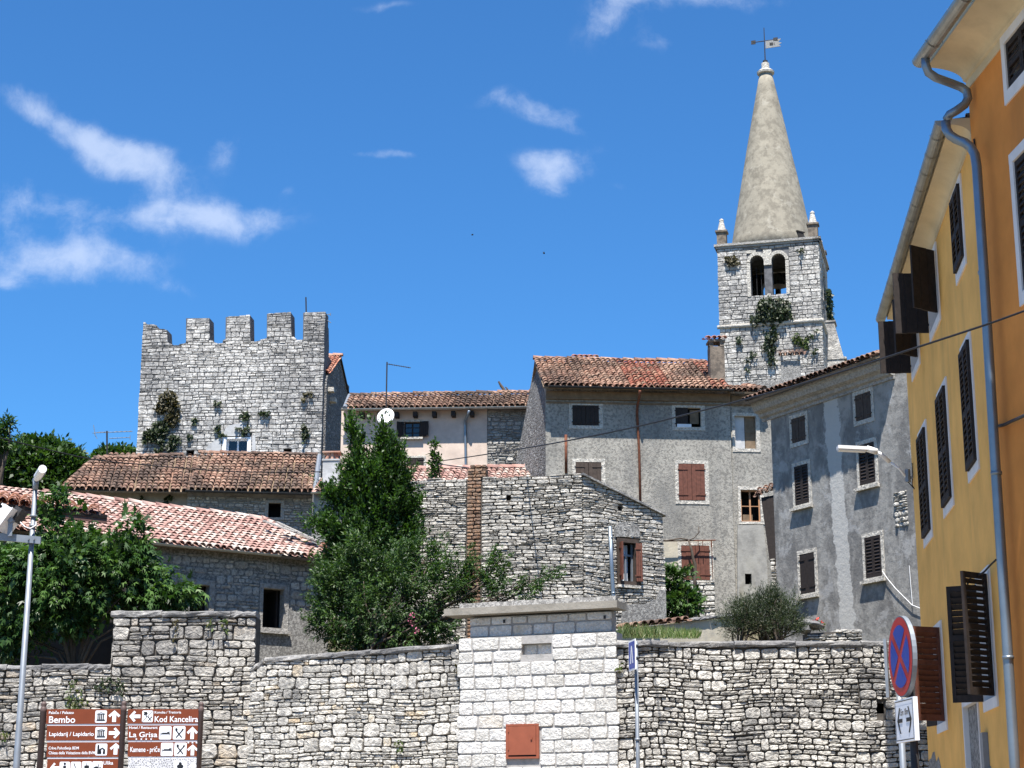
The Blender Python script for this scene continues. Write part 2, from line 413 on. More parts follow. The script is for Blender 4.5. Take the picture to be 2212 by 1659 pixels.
# right-hand grey house: blue-grey render with a pale repair strip running down it
m, t, b, co = new_mat('blue_grey_render')
uvn = t.nodes.new('ShaderNodeUVMap').outputs[0]
su = t.nodes.new('ShaderNodeSeparateXYZ')
lk(t, uvn, su.inputs[0])
n1 = noise_n(t, co, 3.4, 6, 0.7)
c = mix_n(t, step_n(t, n1, 0.42, 0.64, 0.0, 0.75), (0.285, 0.275, 0.255), (0.145, 0.14, 0.132))
mpr = t.nodes.new('ShaderNodeMapping')
mpr.inputs['Scale'].default_value = (1, 1, .35)
lk(t, co, mpr.inputs['Vector'])
n2 = noise_n(t, mpr.outputs[0], 1.3, 7, 0.68, 0.5)
c = mix_n(t, step_n(t, n2, 0.44, 0.60, 0.0, 0.75), c, (0.125, 0.122, 0.118))
pale = step_n(t, noise_n(t, co, 1.1, 8, 0.72, 0.5), 0.54, 0.62, 0.0, 0.6)
c = mix_n(t, pale, c, (0.36, 0.355, 0.345))
M['_rg'] = (m, t, b, co, su, c)


# ------------------------------------------------------------------ object helpers
def tag(o, label=None, cat=None, group=None, kind=None):
    if label:
        o['label'] = label
    if cat:
        o['category'] = cat
    if group:
        o['group'] = group
    if kind:
        o['kind'] = kind
    return o


def thing(name, label, cat, loc=(0, 0, 0), group=None):
    o = bpy.data.objects.new(name, None)
    C.objects.link(o)
    o.location = loc
    o.empty_display_size = 0.3
    return tag(o, label, cat, group)


def wallthing(name, label, cat, loc):
    return tag(thing(name, label, cat, loc), kind='thing')


def base_of(o):
    p = Vector((0, 0, 0))
    while o is not None:
        p = p + Vector(o.location)
        o = o.parent
    return p


class MB:
    """collects faces in world coordinates and links them as one mesh object"""

    def __init__(self):
        self.v, self.f, self.uv = [], [], {}
        self.mi = []
        self.cur = 0

    def add(self, pts, faces, uvs=None):
        n = len(self.v)
        self.v.extend([tuple(p) for p in pts])
        for f in faces:
            self.f.append([i + n for i in f])
            self.mi.append(self.cur)
        if uvs:
            for i, q in enumerate(uvs):
                self.uv[n + i] = q

    def obox(self, o, ax, ay, az, x0, x1, y0, y1, z0, z1):
        p = [o + ax * x + ay * y + az * z for x in (x0, x1) for y in (y0, y1) for z in (z0, z1)]
        self.add(p, [(0, 1, 3, 2), (4, 6, 7, 5), (0, 4, 5, 1), (2, 3, 7, 6), (0, 2, 6, 4), (1, 5, 7, 3)])

    def fbox(self, f, s0, s1, z0, z1, o0, o1):
        self.obox(f.o, f.d, f.n, Z, s0, s1, o0, o1, z0, z1)

    def tube(self, path, r, n=8, cap=True, r1=None):
        path = [Vector(p) for p in path]
        k = len(path)
        rs = [r + ((r1 if r1 is not None else r) - r) * i / max(1, k - 1) for i in range(k)] if not isinstance(r, (list, tuple)) else r
        up = Vector((0.13, 0.31, 0.94)).normalized()
        pts = []
        t0 = (path[1] - path[0]).normalized()
        a = t0.cross(up)
        if a.length < 1e-3:
            a = t0.cross(Vector((1, 0, 0)))
        a.normalize()
        for i in range(k):
            tdir = (path[min(i + 1, k - 1)] - path[max(i - 1, 0)]).normalized()
            a = (a - tdir * a.dot(tdir)).normalized()
            b = tdir.cross(a)
            for j in range(n):
                q = 2 * PI * j / n
                pts.append(path[i] + a * (math.cos(q) * rs[i]) + b * (math.sin(q) * rs[i]))
        fs = [(i * n + j, i * n + (j + 1) % n, (i + 1) * n + (j + 1) % n, (i + 1) * n + j) for i in range(k - 1) for j in range(n)]
        if cap:
            fs.append(tuple(range(n - 1, -1, -1)))
            fs.append(tuple((k - 1) * n + j for j in range(n)))
        self.add(pts, fs)

    def lathe(self, c, prof, n=24, axis=None, jit=0.0, seed=0):
        """prof: (radius, height) pairs about the vertical (or given) axis through c"""
        ax = (axis or Z).normalized()
        a = ax.cross(Vector((0, 1, 0)))
        if a.length < 1e-3:
            a = Vector((1, 0, 0))
        a.normalize()
        b = ax.cross(a)
        pts = []
        for (r, h) in prof:
            for j in range(n):
                q = 2 * PI * j / n
                rr = r * (1 + (jit * noise.noise(Vector((math.cos(q) * 2, math.sin(q) * 2, h * 0.6 + seed))) if jit else 0))
                pts.append(c + a * (math.cos(q) * rr) + b * (math.sin(q) * rr) + ax * h)
        k = len(prof)
        fs = [(i * n + j, i * n + (j + 1) % n, (i + 1) * n + (j + 1) % n, (i + 1) * n + j) for i in range(k - 1) for j in range(n)]
        fs.append(tuple(range(n - 1, -1, -1)))
        fs.append(tuple((k - 1) * n + j for j in range(n)))
        self.add(pts, fs)

    def quad(self, *pts):
        self.add(pts, [tuple(range(len(pts)))])

    def build(self, name, mat, parent=None, smooth=False, loc=None):
        me = bpy.data.meshes.new(name)
        o = bpy.data.objects.new(name, me)
        off = base_of(parent) if parent else Vector(loc or (0, 0, 0))
        vs = np.array(self.v, dtype=np.float64).reshape(-1, 3) - np.array(off)
        me.from_pydata(vs.tolist(), [], self.f)
        mats = mat if isinstance(mat, (list, tuple)) else [mat]
        for mm in mats:
            me.materials.append(mm)
        if len(mats) > 1:
            me.polygons.foreach_set('material_index', self.mi)
        if self.uv:
            ul = me.uv_layers.new(name='UVMap')
            li = np.empty(len(me.loops), dtype=np.int32)
            me.loops.foreach_get('vertex_index', li)
            arr = np.zeros((len(self.v), 2), dtype=np.float32)
            for i, q in self.uv.items():
                arr[i] = q
            ul.data.foreach_set('uv', arr[li].ravel())
        if smooth:
            me.polygons.foreach_set('use_smooth', [True] * len(me.polygons))
        me.update()
        C.objects.link(o)
        if parent:
            o.parent = parent
        else:
            o.location = off
        return o


class Face:
    """a vertical facade plane running from a (left as seen) to b (right as seen)"""

    def __init__(self, a, b):
        self.o = Vector((a.x, a.y, 0))
        d = Vector((b.x - a.x, b.y - a.y, 0))
        self.L = d.length
        self.d = d.normalized()
        self.n = Vector((self.d.y, -self.d.x, 0))

    def px(self, x, y, out=0.0):
        r = ray(x, y)
        q = self.o + self.n * out
        k = (q - EYE).dot(self.n) / r.dot(self.n)
        p = EYE + r * k
        return ((p - self.o).dot(self.d), p.z)

    def p(self, s, z, out=0.0):
        v = self.o + self.d * s + self.n * out
        return Vector((v.x, v.y, z))

    def p3(self, x, y, out=0.0):
        s, z = self.px(x, y, out)
        return self.p(s, z, out)

    def rect(self, x0, y0, x1, y1):
        s0, z1 = self.px(x0, y0)
        s1, z0 = self.px(x1, y1)
        return (s0, z0, s1, z1)

    def poly(self, pts):
        return [self.px(*q) for q in pts]


def grow(r, l, rr=None, t=None, b=None):
    rr = l if rr is None else rr
    t = l if t is None else t
    b = l if b is None else b
    return (r[0] - l, r[1] - b, r[2] + rr, r[3] + t)


def rpoly(r):
    return [(r[0], r[1]), (r[2], r[1]), (r[2], r[3]), (r[0], r[3])]


def wall(mb, f, outline, holes=(), thick=0.4, out=0.0, reveal=None, uvoff=(0, 0)):
    """a slab of wall with real openings: outline and holes are (s, z) loops on facade f"""
    holes = [rpoly(h) if isinstance(h[0], (int, float)) else list(h) for h in holes]
    loops = [outline] + holes
    flat = [q for l in loops for q in l]
    tris = tessellate_polygon([[Vector((a, b, 0)) for a, b in l] for l in loops])
    pts = [f.p(a, b, out) for a, b in flat]
    fs = []
    for tr in tris:
        a, b, c = (flat[i] for i in tr)
        area = (b[0] - a[0]) * (c[1] - a[1]) - (b[1] - a[1]) * (c[0] - a[0])
        if abs(area) < 1e-9:
            continue
        fs.append(tuple(tr) if area > 0 else tuple(reversed(tr)))
    mb.add(pts, fs, [(a, b) for a, b in flat])
    for li, l in enumerate(loops):
        dep = thick if li == 0 else (reveal if reveal is not None else thick)
        n = len(l)
        q = [f.p(a, b, out) for a, b in l] + [f.p(a, b, out - dep) for a, b in l]
        ff = [(i, i + n, (i + 1) % n + n, (i + 1) % n) for i in range(n)]
        mb.add(q, ff, [(a, b) for a, b in l] * 2)


def back_shell(mb, f, s0, s1, z0, z1, depth, out=-0.05, top=True):
    """side, back and top walls behind a facade, so that the house is closed"""
    a, b = f.p(s0, z0, out), f.p(s1, z0, out)
    c, d = f.p(s1, z0, -depth), f.p(s0, z0, -depth)
    up = Z * (z1 - z0)
    mb.quad(a, d, d + up, a + up)
    mb.quad(b, b + up, c + up, c)
    mb.quad(d, c, c + up, d + up)
    if top:
        mb.quad(a + up, d + up, c + up, b + up)


# ---- masonry: every stone is a small rounded block of its own
def one_stone(mb, f, x0, x1, z0, z1, rnd, bulge, wob, seed, ex, nper, jit, zcap=None, out=0.0, seat=-0.05):
    cx, cz = (x0 + x1) / 2, (z0 + z1) / 2
    hx, hz = (x1 - x0) / 2, (z1 - z0) / 2
    if hx < 0.008 or hz < 0.006:
        return
    ring = []
    e = 2.0 / (ex * rnd.uniform(0.75, 1.3))
    ja = rnd.uniform(-.10, .10) * jit * 6
    for k in range(nper):
        a = 2 * PI * (k + 0.5) / nper
        ca, sa = math.cos(a), math.sin(a)
        px = math.copysign(abs(ca) ** e, ca) * (1 + rnd.uniform(-jit, jit * 0.5))
        pz = math.copysign(abs(sa) ** e, sa) * (1 + rnd.uniform(-jit, jit * 0.5))
        ring.append((cx + hx * (px + 0.12 * ja * pz), cz + hz * (pz + ja * px * min(1, 0.5 * hx / hz) * 0.25)))
    b = bulge * rnd.uniform(0.35, 1.25)
    tx, tz = rnd.uniform(-.35, .35) * b, rnd.uniform(-.35, .35) * b

    def P(s, z, o):
        if wob:
            w1 = noise.noise(Vector((s * 0.8, z * 0.9, seed)))
            w2 = noise.noise(Vector((s * 0.9, z * 0.8, seed + 7.3)))
            z2 = z + wob * w1
            s2 = s + wob * 0.6 * w2
        else:
            s2, z2 = s, z
        if zcap is not None:
            z2 = min(z2, zcap(s2) if callable(zcap) else zcap)
        return f.p(s2, z2, out + o)
    pts = []
    for q in ring:
        pts.append(P(q[0], q[1], seat))
    for q in ring:
        pts.append(P(cx + (q[0] - cx) * 0.99, cz + (q[1] - cz) * 0.99, b * .42))
    for sc, lv, jj in ((.90, .92, .16), (.48, 1.0, .24)):
        for q in ring:
            u, w = (q[0] - cx) / hx, (q[1] - cz) / hz
            k2 = sc if sc < .6 else 1 - min(.10, .012 / max(hx, .012))
            k3 = sc if sc < .6 else 1 - min(.16, .012 / max(hz, .012))
            o = b * (lv + rnd.uniform(-jj, jj)) + (u * tx + w * tz) * sc
            pts.append(P(cx + (q[0] - cx) * k2, cz + (q[1] - cz) * k3, o))
    pts.append(P(cx, cz, b * rnd.uniform(.85, 1.2)))
    n = nper
    fs = []
    for k in range(n):
        k2 = (k + 1) % n
        for L in range(3):
            fs.append((L * n + k, L * n + k2, (L + 1) * n + k2, (L + 1) * n + k))
        fs.append((3 * n + k, 3 * n + k2, 4 * n))
    mb.add(pts, fs)


def masonry(mb, f, s0, s1, z0, zt, band=(.2, .32), w=(.2, .5), gap=.012, bulge=.03, holes=(), split=.6, wob=.03,
            seed=1, ex=5.0, nper=12, jit=.06, layers=(2, 3), out=0.0, seat=-.05, sub=(.16, .42), zb=None):
    rnd = random.Random(seed)
    ztf = zt if callable(zt) else (lambda s: zt)
    zmax = max(ztf(s0 + (s1 - s0) * i / 200) for i in range(201))
    z = z0
    while z < zmax - 0.02:
        H = rnd.uniform(*band)
        za, zc = z, z + H
        if zmax - zc < band[0] * 0.35:
            zc = zmax
        H = zc - za
        # solid stretches of this course
        step = 0.03
        iv, st = [], None
        k = 0
        m = int((s1 - s0) / step) + 1
        for k in range(m + 1):
            s = s0 + (s1 - s0) * k / m
            ok = ztf(s) > za + H * 0.3 and (zb is None or zb(s) < zc - H * 0.3)
            if ok:
                for h in holes:
                    if h[0] < s < h[2] and h[1] < zc - 0.25 * H and h[3] > za + 0.25 * H:
                        ok = False
                        break
            if ok and st is None:
                st = s
            if st is not None and (not ok or k == m):
                iv.append((st, s))
                st = None
        for (a, b) in iv:
            x = a
            while x < b - 0.02:
                if rnd.random() < split:
                    run = rnd.uniform(w[1] * 0.9, w[1] * 2.2)
                    if b - x - run < w[0]:
                        run = b - x
                    nl = rnd.choice(layers)
                    cuts = [0] + sorted((i + 1) / nl + rnd.uniform(-.12, .12) for i in range(nl - 1)) + [1]
                    for i in range(nl):
                        xx = x
                        while xx < x + run - 0.01:
                            ww = rnd.uniform(*sub)
                            if x + run - xx - ww < sub[0] * 0.7:
                                ww = x + run - xx
                            g = gap * rnd.uniform(.5, 1.5) * .5
                            top = min(za + H * cuts[i + 1] - g, ztf(xx + ww / 2))
                            one_stone(mb, f, xx + g, xx + ww - g, za + H * cuts[i] + g, top, rnd, bulge, wob, seed, ex, nper, jit, ztf, out, seat)
                            xx += ww
                    x += run
                else:
                    ww = rnd.uniform(*w)
                    if b - x - ww < w[0] * 0.6:
                        ww = b - x
                    g = gap * rnd.uniform(.5, 1.5) * .5
                    top = min(zc - g, ztf(x + ww / 2))
                    one_stone(mb, f, x + g, x + ww - g, za + g, top, rnd, bulge, wob, seed, ex, nper, jit, ztf, out, seat)
                    x += ww
        z = zc


def coping(mb, p0, p1, thick, depth, over, rnd, ln=(.5, 1.1), n=None):
    """a row of rough slabs from p0 to p1 (bottom front edge of the slabs)"""
    d = p1 - p0
    L = d.length
    ax = d.normalized()
    ay = Vector((-ax.y, ax.x, 0)).normalized()   # away from the viewer
    az = ax.cross(ay).normalized()
    if az.z < 0:
        az = -az
    x = 0
    while x < L - 0.02:
        w = rnd.uniform(*ln)
        if L - x - w < ln[0] * 0.6:
            w = L - x
        t = thick * rnd.uniform(.8, 1.15)
        o0 = -over * rnd.uniform(.6, 1.3)
        nx = 6
        pts = []
        for i in range(nx + 1):
            q = x + 0.006 + (w - 0.012) * i / nx
            for (yy, zz) in ((depth, 0), (o0 + .02, 0.0), (o0, t * .3), (o0 + .01, t * .75), (o0 + .05, t), (depth, t * .98)):
                j = Vector((rnd.uniform(-.006, .006), rnd.uniform(-.018, .018), rnd.uniform(-.012, .012)))
                pts.append(p0 + ax * (q + j.x) + ay * (yy + j.y) + az * (zz + j.z))
        fs = []
        for i in range(nx):
            for k in range(6):
                k2 = (k + 1) % 6
                fs.append((i * 6 + k, (i + 1) * 6 + k, (i + 1) * 6 + k2, i * 6 + k2))
        fs.append((0, 1, 2, 3, 4, 5))
        fs.append(tuple(nx * 6 + k for k in (5, 4, 3, 2, 1, 0)))
        mb.add(pts, fs)
        x += w


# ---- tiled roofs: rows of barrel tiles
class Roof:
    def __init__(self, f, z, over, pitch, slope=0.0):
        """roof plane through the eave line of facade f, rising away from it"""
        self.o = f.p(0, z, over)
        self.d = (f.d + Z * slope).normalized()
        w = (-f.n * math.cos(pitch) + Z * math.sin(pitch))
        self.w = (w - self.d * w.dot(self.d)).normalized()
        self.n = self.d.cross(self.w).normalized()

    def px(self, x, y):
        r = ray(x, y)
        k = (self.o - EYE).dot(self.n) / r.dot(self.n)
        p = EYE + r * k
        return ((p - self.o).dot(self.d), (p - self.o).dot(self.w))

    def p(self, a, b, h=0.0):
        return self.o + self.d * a + self.w * b + self.n * h


def inside(p, poly):
    x, y = p
    c = False
    n = len(poly)
    for i in range(n):
        x0, y0 = poly[i]
        x1, y1 = poly[(i + 1) % n]
        if (y0 > y) != (y1 > y) and x < (x1 - x0) * (y - y0) / (y1 - y0) + x0:
            c = not c
    return c


def tiles(mb, under, rf, poly, pitch=.20, row=.33, rnd=None, sag=.03, jit=.012, seg=6, skip=0.0, r=None, skew=0.0):
    """cover tiles (and the channels between) over polygon poly given in (along eave, up slope)"""
    rnd = rnd or random.Random(3)
    a0, a1 = min(q[0] for q in poly), max(q[0] for q in poly)
    b0, b1 = min(q[1] for q in poly), max(q[1] for q in poly)
    r = r or pitch * 0.46
    nc, nr = int(math.ceil((a1 - a0) / pitch)), int(math.ceil((b1 - b0) / row))
    for ci in range(-int(abs(skew) * (b1 - b0) / pitch) - 1, nc + int(abs(skew) * (b1 - b0) / pitch) + 1):
        cj = rnd.uniform(-jit, jit)
        for ri in range(nr):
            b = b0 + ri * row
            bm = b + row * 0.5
            a = a0 + (ci + .5) * pitch + cj + skew * (b - b0)
            for kind in (0, 1):
                ac = a + (pitch * .5 if kind else 0)
                if not inside((ac, min(bm, b1 - 0.01)), poly):
                    continue
                if kind == 0 and rnd.random() < skip:
                    continue
                sg = sag * noise.noise(Vector((ac * .35, b * .5, 3.1)))
                ln = min(row * 1.22, b1 - b + .05)
                rr0 = r * rnd.uniform(.95, 1.06)
                rr1 = rr0 * .84
                ang = rnd.uniform(-.05, .05)
                jx = rnd.uniform(-jit, jit)
                jb = rnd.uniform(-.02, .02)
                pts, uvs = [], []
                for (bb, rr, hh) in ((b + jb, rr0, .042), (b + jb + ln, rr1, .0)):
                    for k in range(seg + 1):
                        q = PI * k / seg
                        xo = math.cos(q) * rr
                        if kind == 0:
                            ho = math.sin(q) * rr * .92 + hh
                        else:
                            ho = -math.sin(q) * rr * .55 + hh * .5 + .012
                        da = jx + ang * (bb - b)
                        pts.append(rf.p(ac + xo + da + skew * (bb - b), bb, ho + sg))
                        uvs.append((ci + .5, ri))
                n = seg + 1
                fs = [(k + 1, k, n + k, n + k + 1) for k in range(seg)]
                if kind == 0:
                    # thickness of the tile's lower end
                    base = len(pts)
                    for k in range(seg + 1):
                        q = PI * k / seg
                        pts.append(rf.p(ac + math.cos(q) * (rr0 - .016) + jx, b + jb, math.sin(q) * (rr0 - .016) * .92 + .042 + sg))
                        uvs.append((ci + .5, ri))
                    fs += [(k, k + 1, base + k + 1, base + k) for k in range(seg)]
                mb.add(pts, fs, uvs)
    if under is not None:
        n = len(poly)
        top = [rf.p(q[0], q[1], -.035) for q in poly]
        bot = [rf.p(q[0], q[1], -.10) for q in poly]
        under.add(top + bot, [tuple(range(n)), tuple(range(2 * n - 1, n - 1, -1))] + [(i, i + n, (i + 1) % n + n, (i + 1) % n) for i in range(n)])


def ridge(mb, p0, p1, rnd, r=.12, ln=.42, jit=.012):
    d = p1 - p0
    L = d.length
    ax = d.normalized()
    ay = ax.cross(Z).normalized()
    az = ay.cross(ax).normalized()
    x = 0
    seg = 6
    while x < L - .05:
        w = min(ln, L - x)
        ra, rb = r * rnd.uniform(.95, 1.05), r * rnd.uniform(.82, .9)
        j1, j2 = rnd.uniform(-jit, jit), rnd.uniform(-jit, jit)
        pts = []
        for (q, rr, h) in ((x, ra, .02), (x + w * 1.08, rb, 0)):
            for k in range(seg + 1):
                a = PI * k / seg
                pts.append(p0 + ax * q + ay * (math.cos(a) * rr + j1) + az * (math.sin(a) * rr + h + j2))
        n = seg + 1
        fs = [(k, k + 1, n + k + 1, n + k) for k in range(seg)]
        fs += [tuple(range(n)), tuple(range(2 * n - 1, n - 1, -1))]
        mb.add(pts, fs, [(0.5, 0)] * len(pts))
        x += w


def gutter(mb, p0, p1, r=.07, rings=0.9, seg=8):
    ax = (p1 - p0).normalized()
    ay = ax.cross(Z).normalized()
    az = ay.cross(ax).normalized()
    if az.z < 0:
        az = -az
    pts, n = [], seg + 1
    for q in (p0, p1):
        for rr in (r, r - .006):
            for k in range(n):
                a = PI + PI * k / seg
                pts.append(q + ay * (math.cos(a) * rr) + az * (math.sin(a) * rr))
    fs = []
    for k in range(seg):
        fs.append((k, k + 1, 2 * n + k + 1, 2 * n + k))
        fs.append((n + k + 1, n + k, 3 * n + k, 3 * n + k + 1))
    fs.append((0, 2 * n, 3 * n, n))
    fs.append((seg, n + seg, 3 * n + seg, 2 * n + seg))
    fs.append(tuple(range(n)))
    fs.append(tuple(2 * n + k for k in range(n - 1, -1, -1)))
    mb.add(pts, fs)
    if rings:
        L = (p1 - p0).length
        k = rings * .5
        while k < L:
            c = p0 + ax * k
            pp = []
            for e in (-.016, .016):
                for j in range(n):
                    a = PI + PI * j / seg
                    pp.append(c + ax * e + ay * (math.cos(a) * (r + .014)) + az * (math.sin(a) * (r + .014)))
            mb.add(pp, [(j, j + 1, n + j + 1, n + j) for j in range(seg)])
            k += rings


# ---- windows and shutters
def leaf_plank(mb, o, ax, ay, az, w, h, rnd, n=3, straps=True, th=.035):
    pw = w / n
    for i in range(n):
        dz0, dz1 = rnd.uniform(0, .012), rnd.uniform(0, .012)
        mb.obox(o, ax, ay, az, i * pw + .003, (i + 1) * pw - .003, 0, th + rnd.uniform(-.004, .004), dz0, h - dz1)
    if straps:
        for zz in (h * .15, h * .85):
            mb.obox(o, ax, ay, az, -.03, w * .72, th + .004, th + .018, zz - .018, zz + .018)


def leaf_louver(mb, o, ax, ay, az, w, h, rnd, th=.04, pitch=.075, mids=(.5,), tilt=.75, half=.052):
    st = .05
    mb.obox(o, ax, ay, az, 0, st, 0, th, 0, h)
    mb.obox(o, ax, ay, az, w - st, w, 0, th, 0, h)
    rails = [(0, .09)] + [(h * q - .035, h * q + .035) for q in mids] + [(h - .07, h)]
    for (a, b) in rails:
        mb.obox(o, ax, ay, az, st, w - st, .002, th - .002, a, b)
    for (a, b) in zip(rails[:-1], rails[1:]):
        z0, z1 = a[1], b[0]
        k = max(1, int((z1 - z0) / pitch))
        pp = (z1 - z0) / k
        for i in range(k):
            c = z0 + (i + .5) * pp
            t = tilt + rnd.uniform(-.08, .08)
            dy, dz = math.cos(t) * .024, math.sin(t) * half
            c0 = o + ay * (th * .5) + az * c
            e1 = (ay * dy - az * dz)
            nn = (ay * dz + az * dy).normalized() * .006
            pts = [c0 + ax * x + e1 * s1 + nn * s2 for x in (st, w - st) for s1 in (-1, 1) for s2 in (-1, 1)]
            mb.add(pts, [(0, 1, 3, 2), (4, 6, 7, 5), (0, 4, 5, 1), (2, 3, 7, 6), (0, 2, 6, 4), (1, 5, 7, 3)])


def surround(f, par, op, sur, mat, reveal=.16, proud=.025, sill=0.0, name='window', rnd=None):
    """stone surround of an opening; returns the part and the opening"""
    l, r, t, b = sur
    s0, z0, s1, z1 = op
    mb = MB()
    if l:
        mb.fbox(f, s0 - l, s0, z0, z1, -reveal, proud)
    if r:
        mb.fbox(f, s1, s1 + r, z0, z1, -reveal, proud)
    mb.fbox(f, s0 - l, s1 + r, z1, z1 + t, -reveal, proud + .002)
    mb.fbox(f, s0 - l, s1 + r, z0 - b, z0, -reveal, proud + .001)
    w = mb.build(name, mat, par)
    if sill:
        m2 = MB()
        m2.fbox(f, s0 - l - .05, s1 + r + .05, z0 - b - .03, z0 - b + .05, proud + .003, proud + sill)
        m2.build('sill', mat, w)
    return w


def niche(f, par, op, mat, depth=.7, at0=.16):
    s0, z0, s1, z1 = op
    mb = MB()
    a = [f.p(s, z, -at0) for s, z in rpoly(op)]
    b = [f.p(s, z, -depth) for s, z in rpoly(op)]
    mb.add(a + b, [(4, 5, 6, 7), (0, 4, 7, 3), (1, 2, 6, 5), (0, 1, 5, 4), (3, 7, 6, 2)])
    return mb.build('interior', mat, par)


def shutters(f, w, op, style, mat, rnd, setback=.04, n=3, pitch=.075, mids=(.5,), only=None):
    s0, z0, s1, z1 = op
    hw = (s1 - s0) / 2
    for k in (0, 1):
        if only is not None and k != only:
            continue
        mb = MB()
        o = f.p(s0 + .004 if k == 0 else s1 - .004, z0 + .012, -setback - .04)
        ax = f.d if k == 0 else -f.d
        if style == 'plank':
            leaf_plank(mb, o, ax, f.n, Z, hw - .008, z1 - z0 - .02, rnd, n)
        else:
            leaf_louver(mb, o, ax, f.n, Z, hw - .008, z1 - z0 - .02, rnd, pitch=pitch, mids=mids)
        mb.build('shutter', mat, w)


def open_leaf(f, w, side, op, theta, width, mat, rnd, style='louver', out=.03, pitch=.075, mids=(.5,), label=None, z0=None, z1=None, half=.052):
    """a shutter leaf swung open by theta degrees about the 'near' (right) or 'far' (left) jamb"""
    t = R(theta)
    zz0, zz1 = (op[1] if z0 is None else z0), (op[3] if z1 is None else z1)
    if side == 'right':
        o = f.p(op[2], zz0, out)
        ax = (-f.d * math.cos(t) + f.n * math.sin(t)).normalized()
        ay = ax.cross(Z).normalized()
    else:
        o = f.p(op[0], zz0, out)
        ax = (f.d * math.cos(t) + f.n * math.sin(t)).normalized()
        ay = ax.cross(Z).normalized()
    mb = MB()
    if style == 'louver':
        leaf_louver(mb, o, ax, ay, Z, width, zz1 - zz0, rnd, pitch=pitch, mids=mids, half=half)
    else:
        leaf_plank(mb, o, ax, ay, Z, width, zz1 - zz0, rnd)
    s = mb.build('shutter', mat, w)
    if label:
        s['label'] = label
    return s


def glazing(f, w, op, frame_mat, setback=.12, fw=.05, cols=2, rows=2, pane=True, frame_name='frame'):
    s0, z0, s1, z1 = op
    mb = MB()
    a, b = -setback - .04, -setback
    mb.fbox(f, s0, s0 + fw, z0, z1, a, b)
    mb.fbox(f, s1 - fw, s1, z0, z1, a, b)
    mb.fbox(f, s0 + fw, s1 - fw, z0, z0 + fw, a, b)
    mb.fbox(f, s0 + fw, s1 - fw, z1 - fw, z1, a, b)
    for i in range(1, cols):
        c = s0 + (s1 - s0) * i / cols
        mb.fbox(f, c - fw * .6, c + fw * .6, z0 + fw, z1 - fw, a, b - .002)
    for i in range(1, rows):
        c = z0 + (z1 - z0) * i / rows
        mb.fbox(f, s0 + fw, s1 - fw, c - fw * .3, c + fw * .3, a + .006, b - .006)
    mb.build(frame_name, frame_mat, w)
    if pane:
        m2 = MB()
        m2.fbox(f, s0 + fw * .5, s1 - fw * .5, z0 + fw * .5, z1 - fw * .5, -setback - .028, -setback - .020)
        m2.build('pane', M['glass'], w)


# ---- foliage
FIG = np.array([(0, 0), (.20, -.36), (.42, -.20), (.80, -.42), (.62, -.10), (1.1, 0), (.62, .10), (.80, .42), (.42, .20), (.20, .36)], dtype=float)
FIGZ = np.array([0, -.14, 0.03, -.26, .02, -.24, .02, -.26, .03, -.14])
DIA = np.array([(0, 0), (.45, -.5), (1, 0), (.45, .5)], dtype=float)
DIAZ = np.array([0, .09, -.08, .09])


def leaf_mesh(name, pos, dirs, nrm, ln, wd, mat, parent, shape='dia', loc=None):
    T, TZ = (FIG, FIGZ) if shape == 'fig' else (DIA, DIAZ)
    n, k = len(pos), len(T)
    d = dirs / np.linalg.norm(dirs, axis=1, keepdims=True)
    nr = nrm - d * np.sum(nrm * d, axis=1, keepdims=True)
    nr /= np.maximum(np.linalg.norm(nr, axis=1, keepdims=True), 1e-6)
    sd = np.cross(nr, d)
    V = (pos[:, None, :] + d[:, None, :] * (T[None, :, 0:1] * ln[:, None, None]) + sd[:, None, :] * (T[None, :, 1:2] * wd[:, None, None])
         + nr[:, None, :] * (TZ[None, :, None] * ln[:, None, None]))
    off = base_of(parent) if parent else Vector(loc or (0, 0, 0))
    V = (V - np.array(off)[None, None, :]).reshape(-1, 3).astype(np.float32)
    me = bpy.data.meshes.new(name)
    me.vertices.add(n * k)
    me.vertices.foreach_set('co', V.ravel())
    me.loops.add(n * k)
    me.loops.foreach_set('vertex_index', np.arange(n * k, dtype=np.int32))
    me.polygons.add(n)
    me.polygons.foreach_set('loop_start', np.arange(n, dtype=np.int32) * k)
    try:
        me.polygons.foreach_set('loop_total', np.full(n, k, dtype=np.int32))
    except Exception:
        pass
    me.materials.append(mat)
    me.update(calc_edges=True)
    me.validate()
    o = bpy.data.objects.new(name, me)
    C.objects.link(o)
    if parent:
        o.parent = parent
    else:
        o.location = off
    return o


def blob(x, y, Y, rx, ry, dep=None):
    c = at(x, y, Y)
    k = Y * 1.0 / F
    return (c, (rx * k, (dep if dep is not None else rx) * k, ry * k))


def clump_points(blobs, nclump, rng, surf=.42):
    vol = np.array([(b[1][0] * b[1][1] * b[1][2]) ** .5 for b in blobs])
    pick = rng.choice(len(blobs), size=nclump, p=vol / vol.sum())
    u = rng.normal(size=(nclump, 3))
    u /= np.linalg.norm(u, axis=1, keepdims=True)
    rad = rng.random(nclump) ** surf
    cen = np.array([list(b[0]) for b in blobs])[pick]
    rr = np.array([b[1] for b in blobs])[pick]
    P = cen + u * rad[:, None] * rr
    mid = np.average(np.array([list(b[0]) for b in blobs]), axis=0, weights=vol)
    outd = u * .7 + (P - mid) / (np.linalg.norm(P - mid, axis=1, keepdims=True) + 1e-6) * .5
    return P, outd


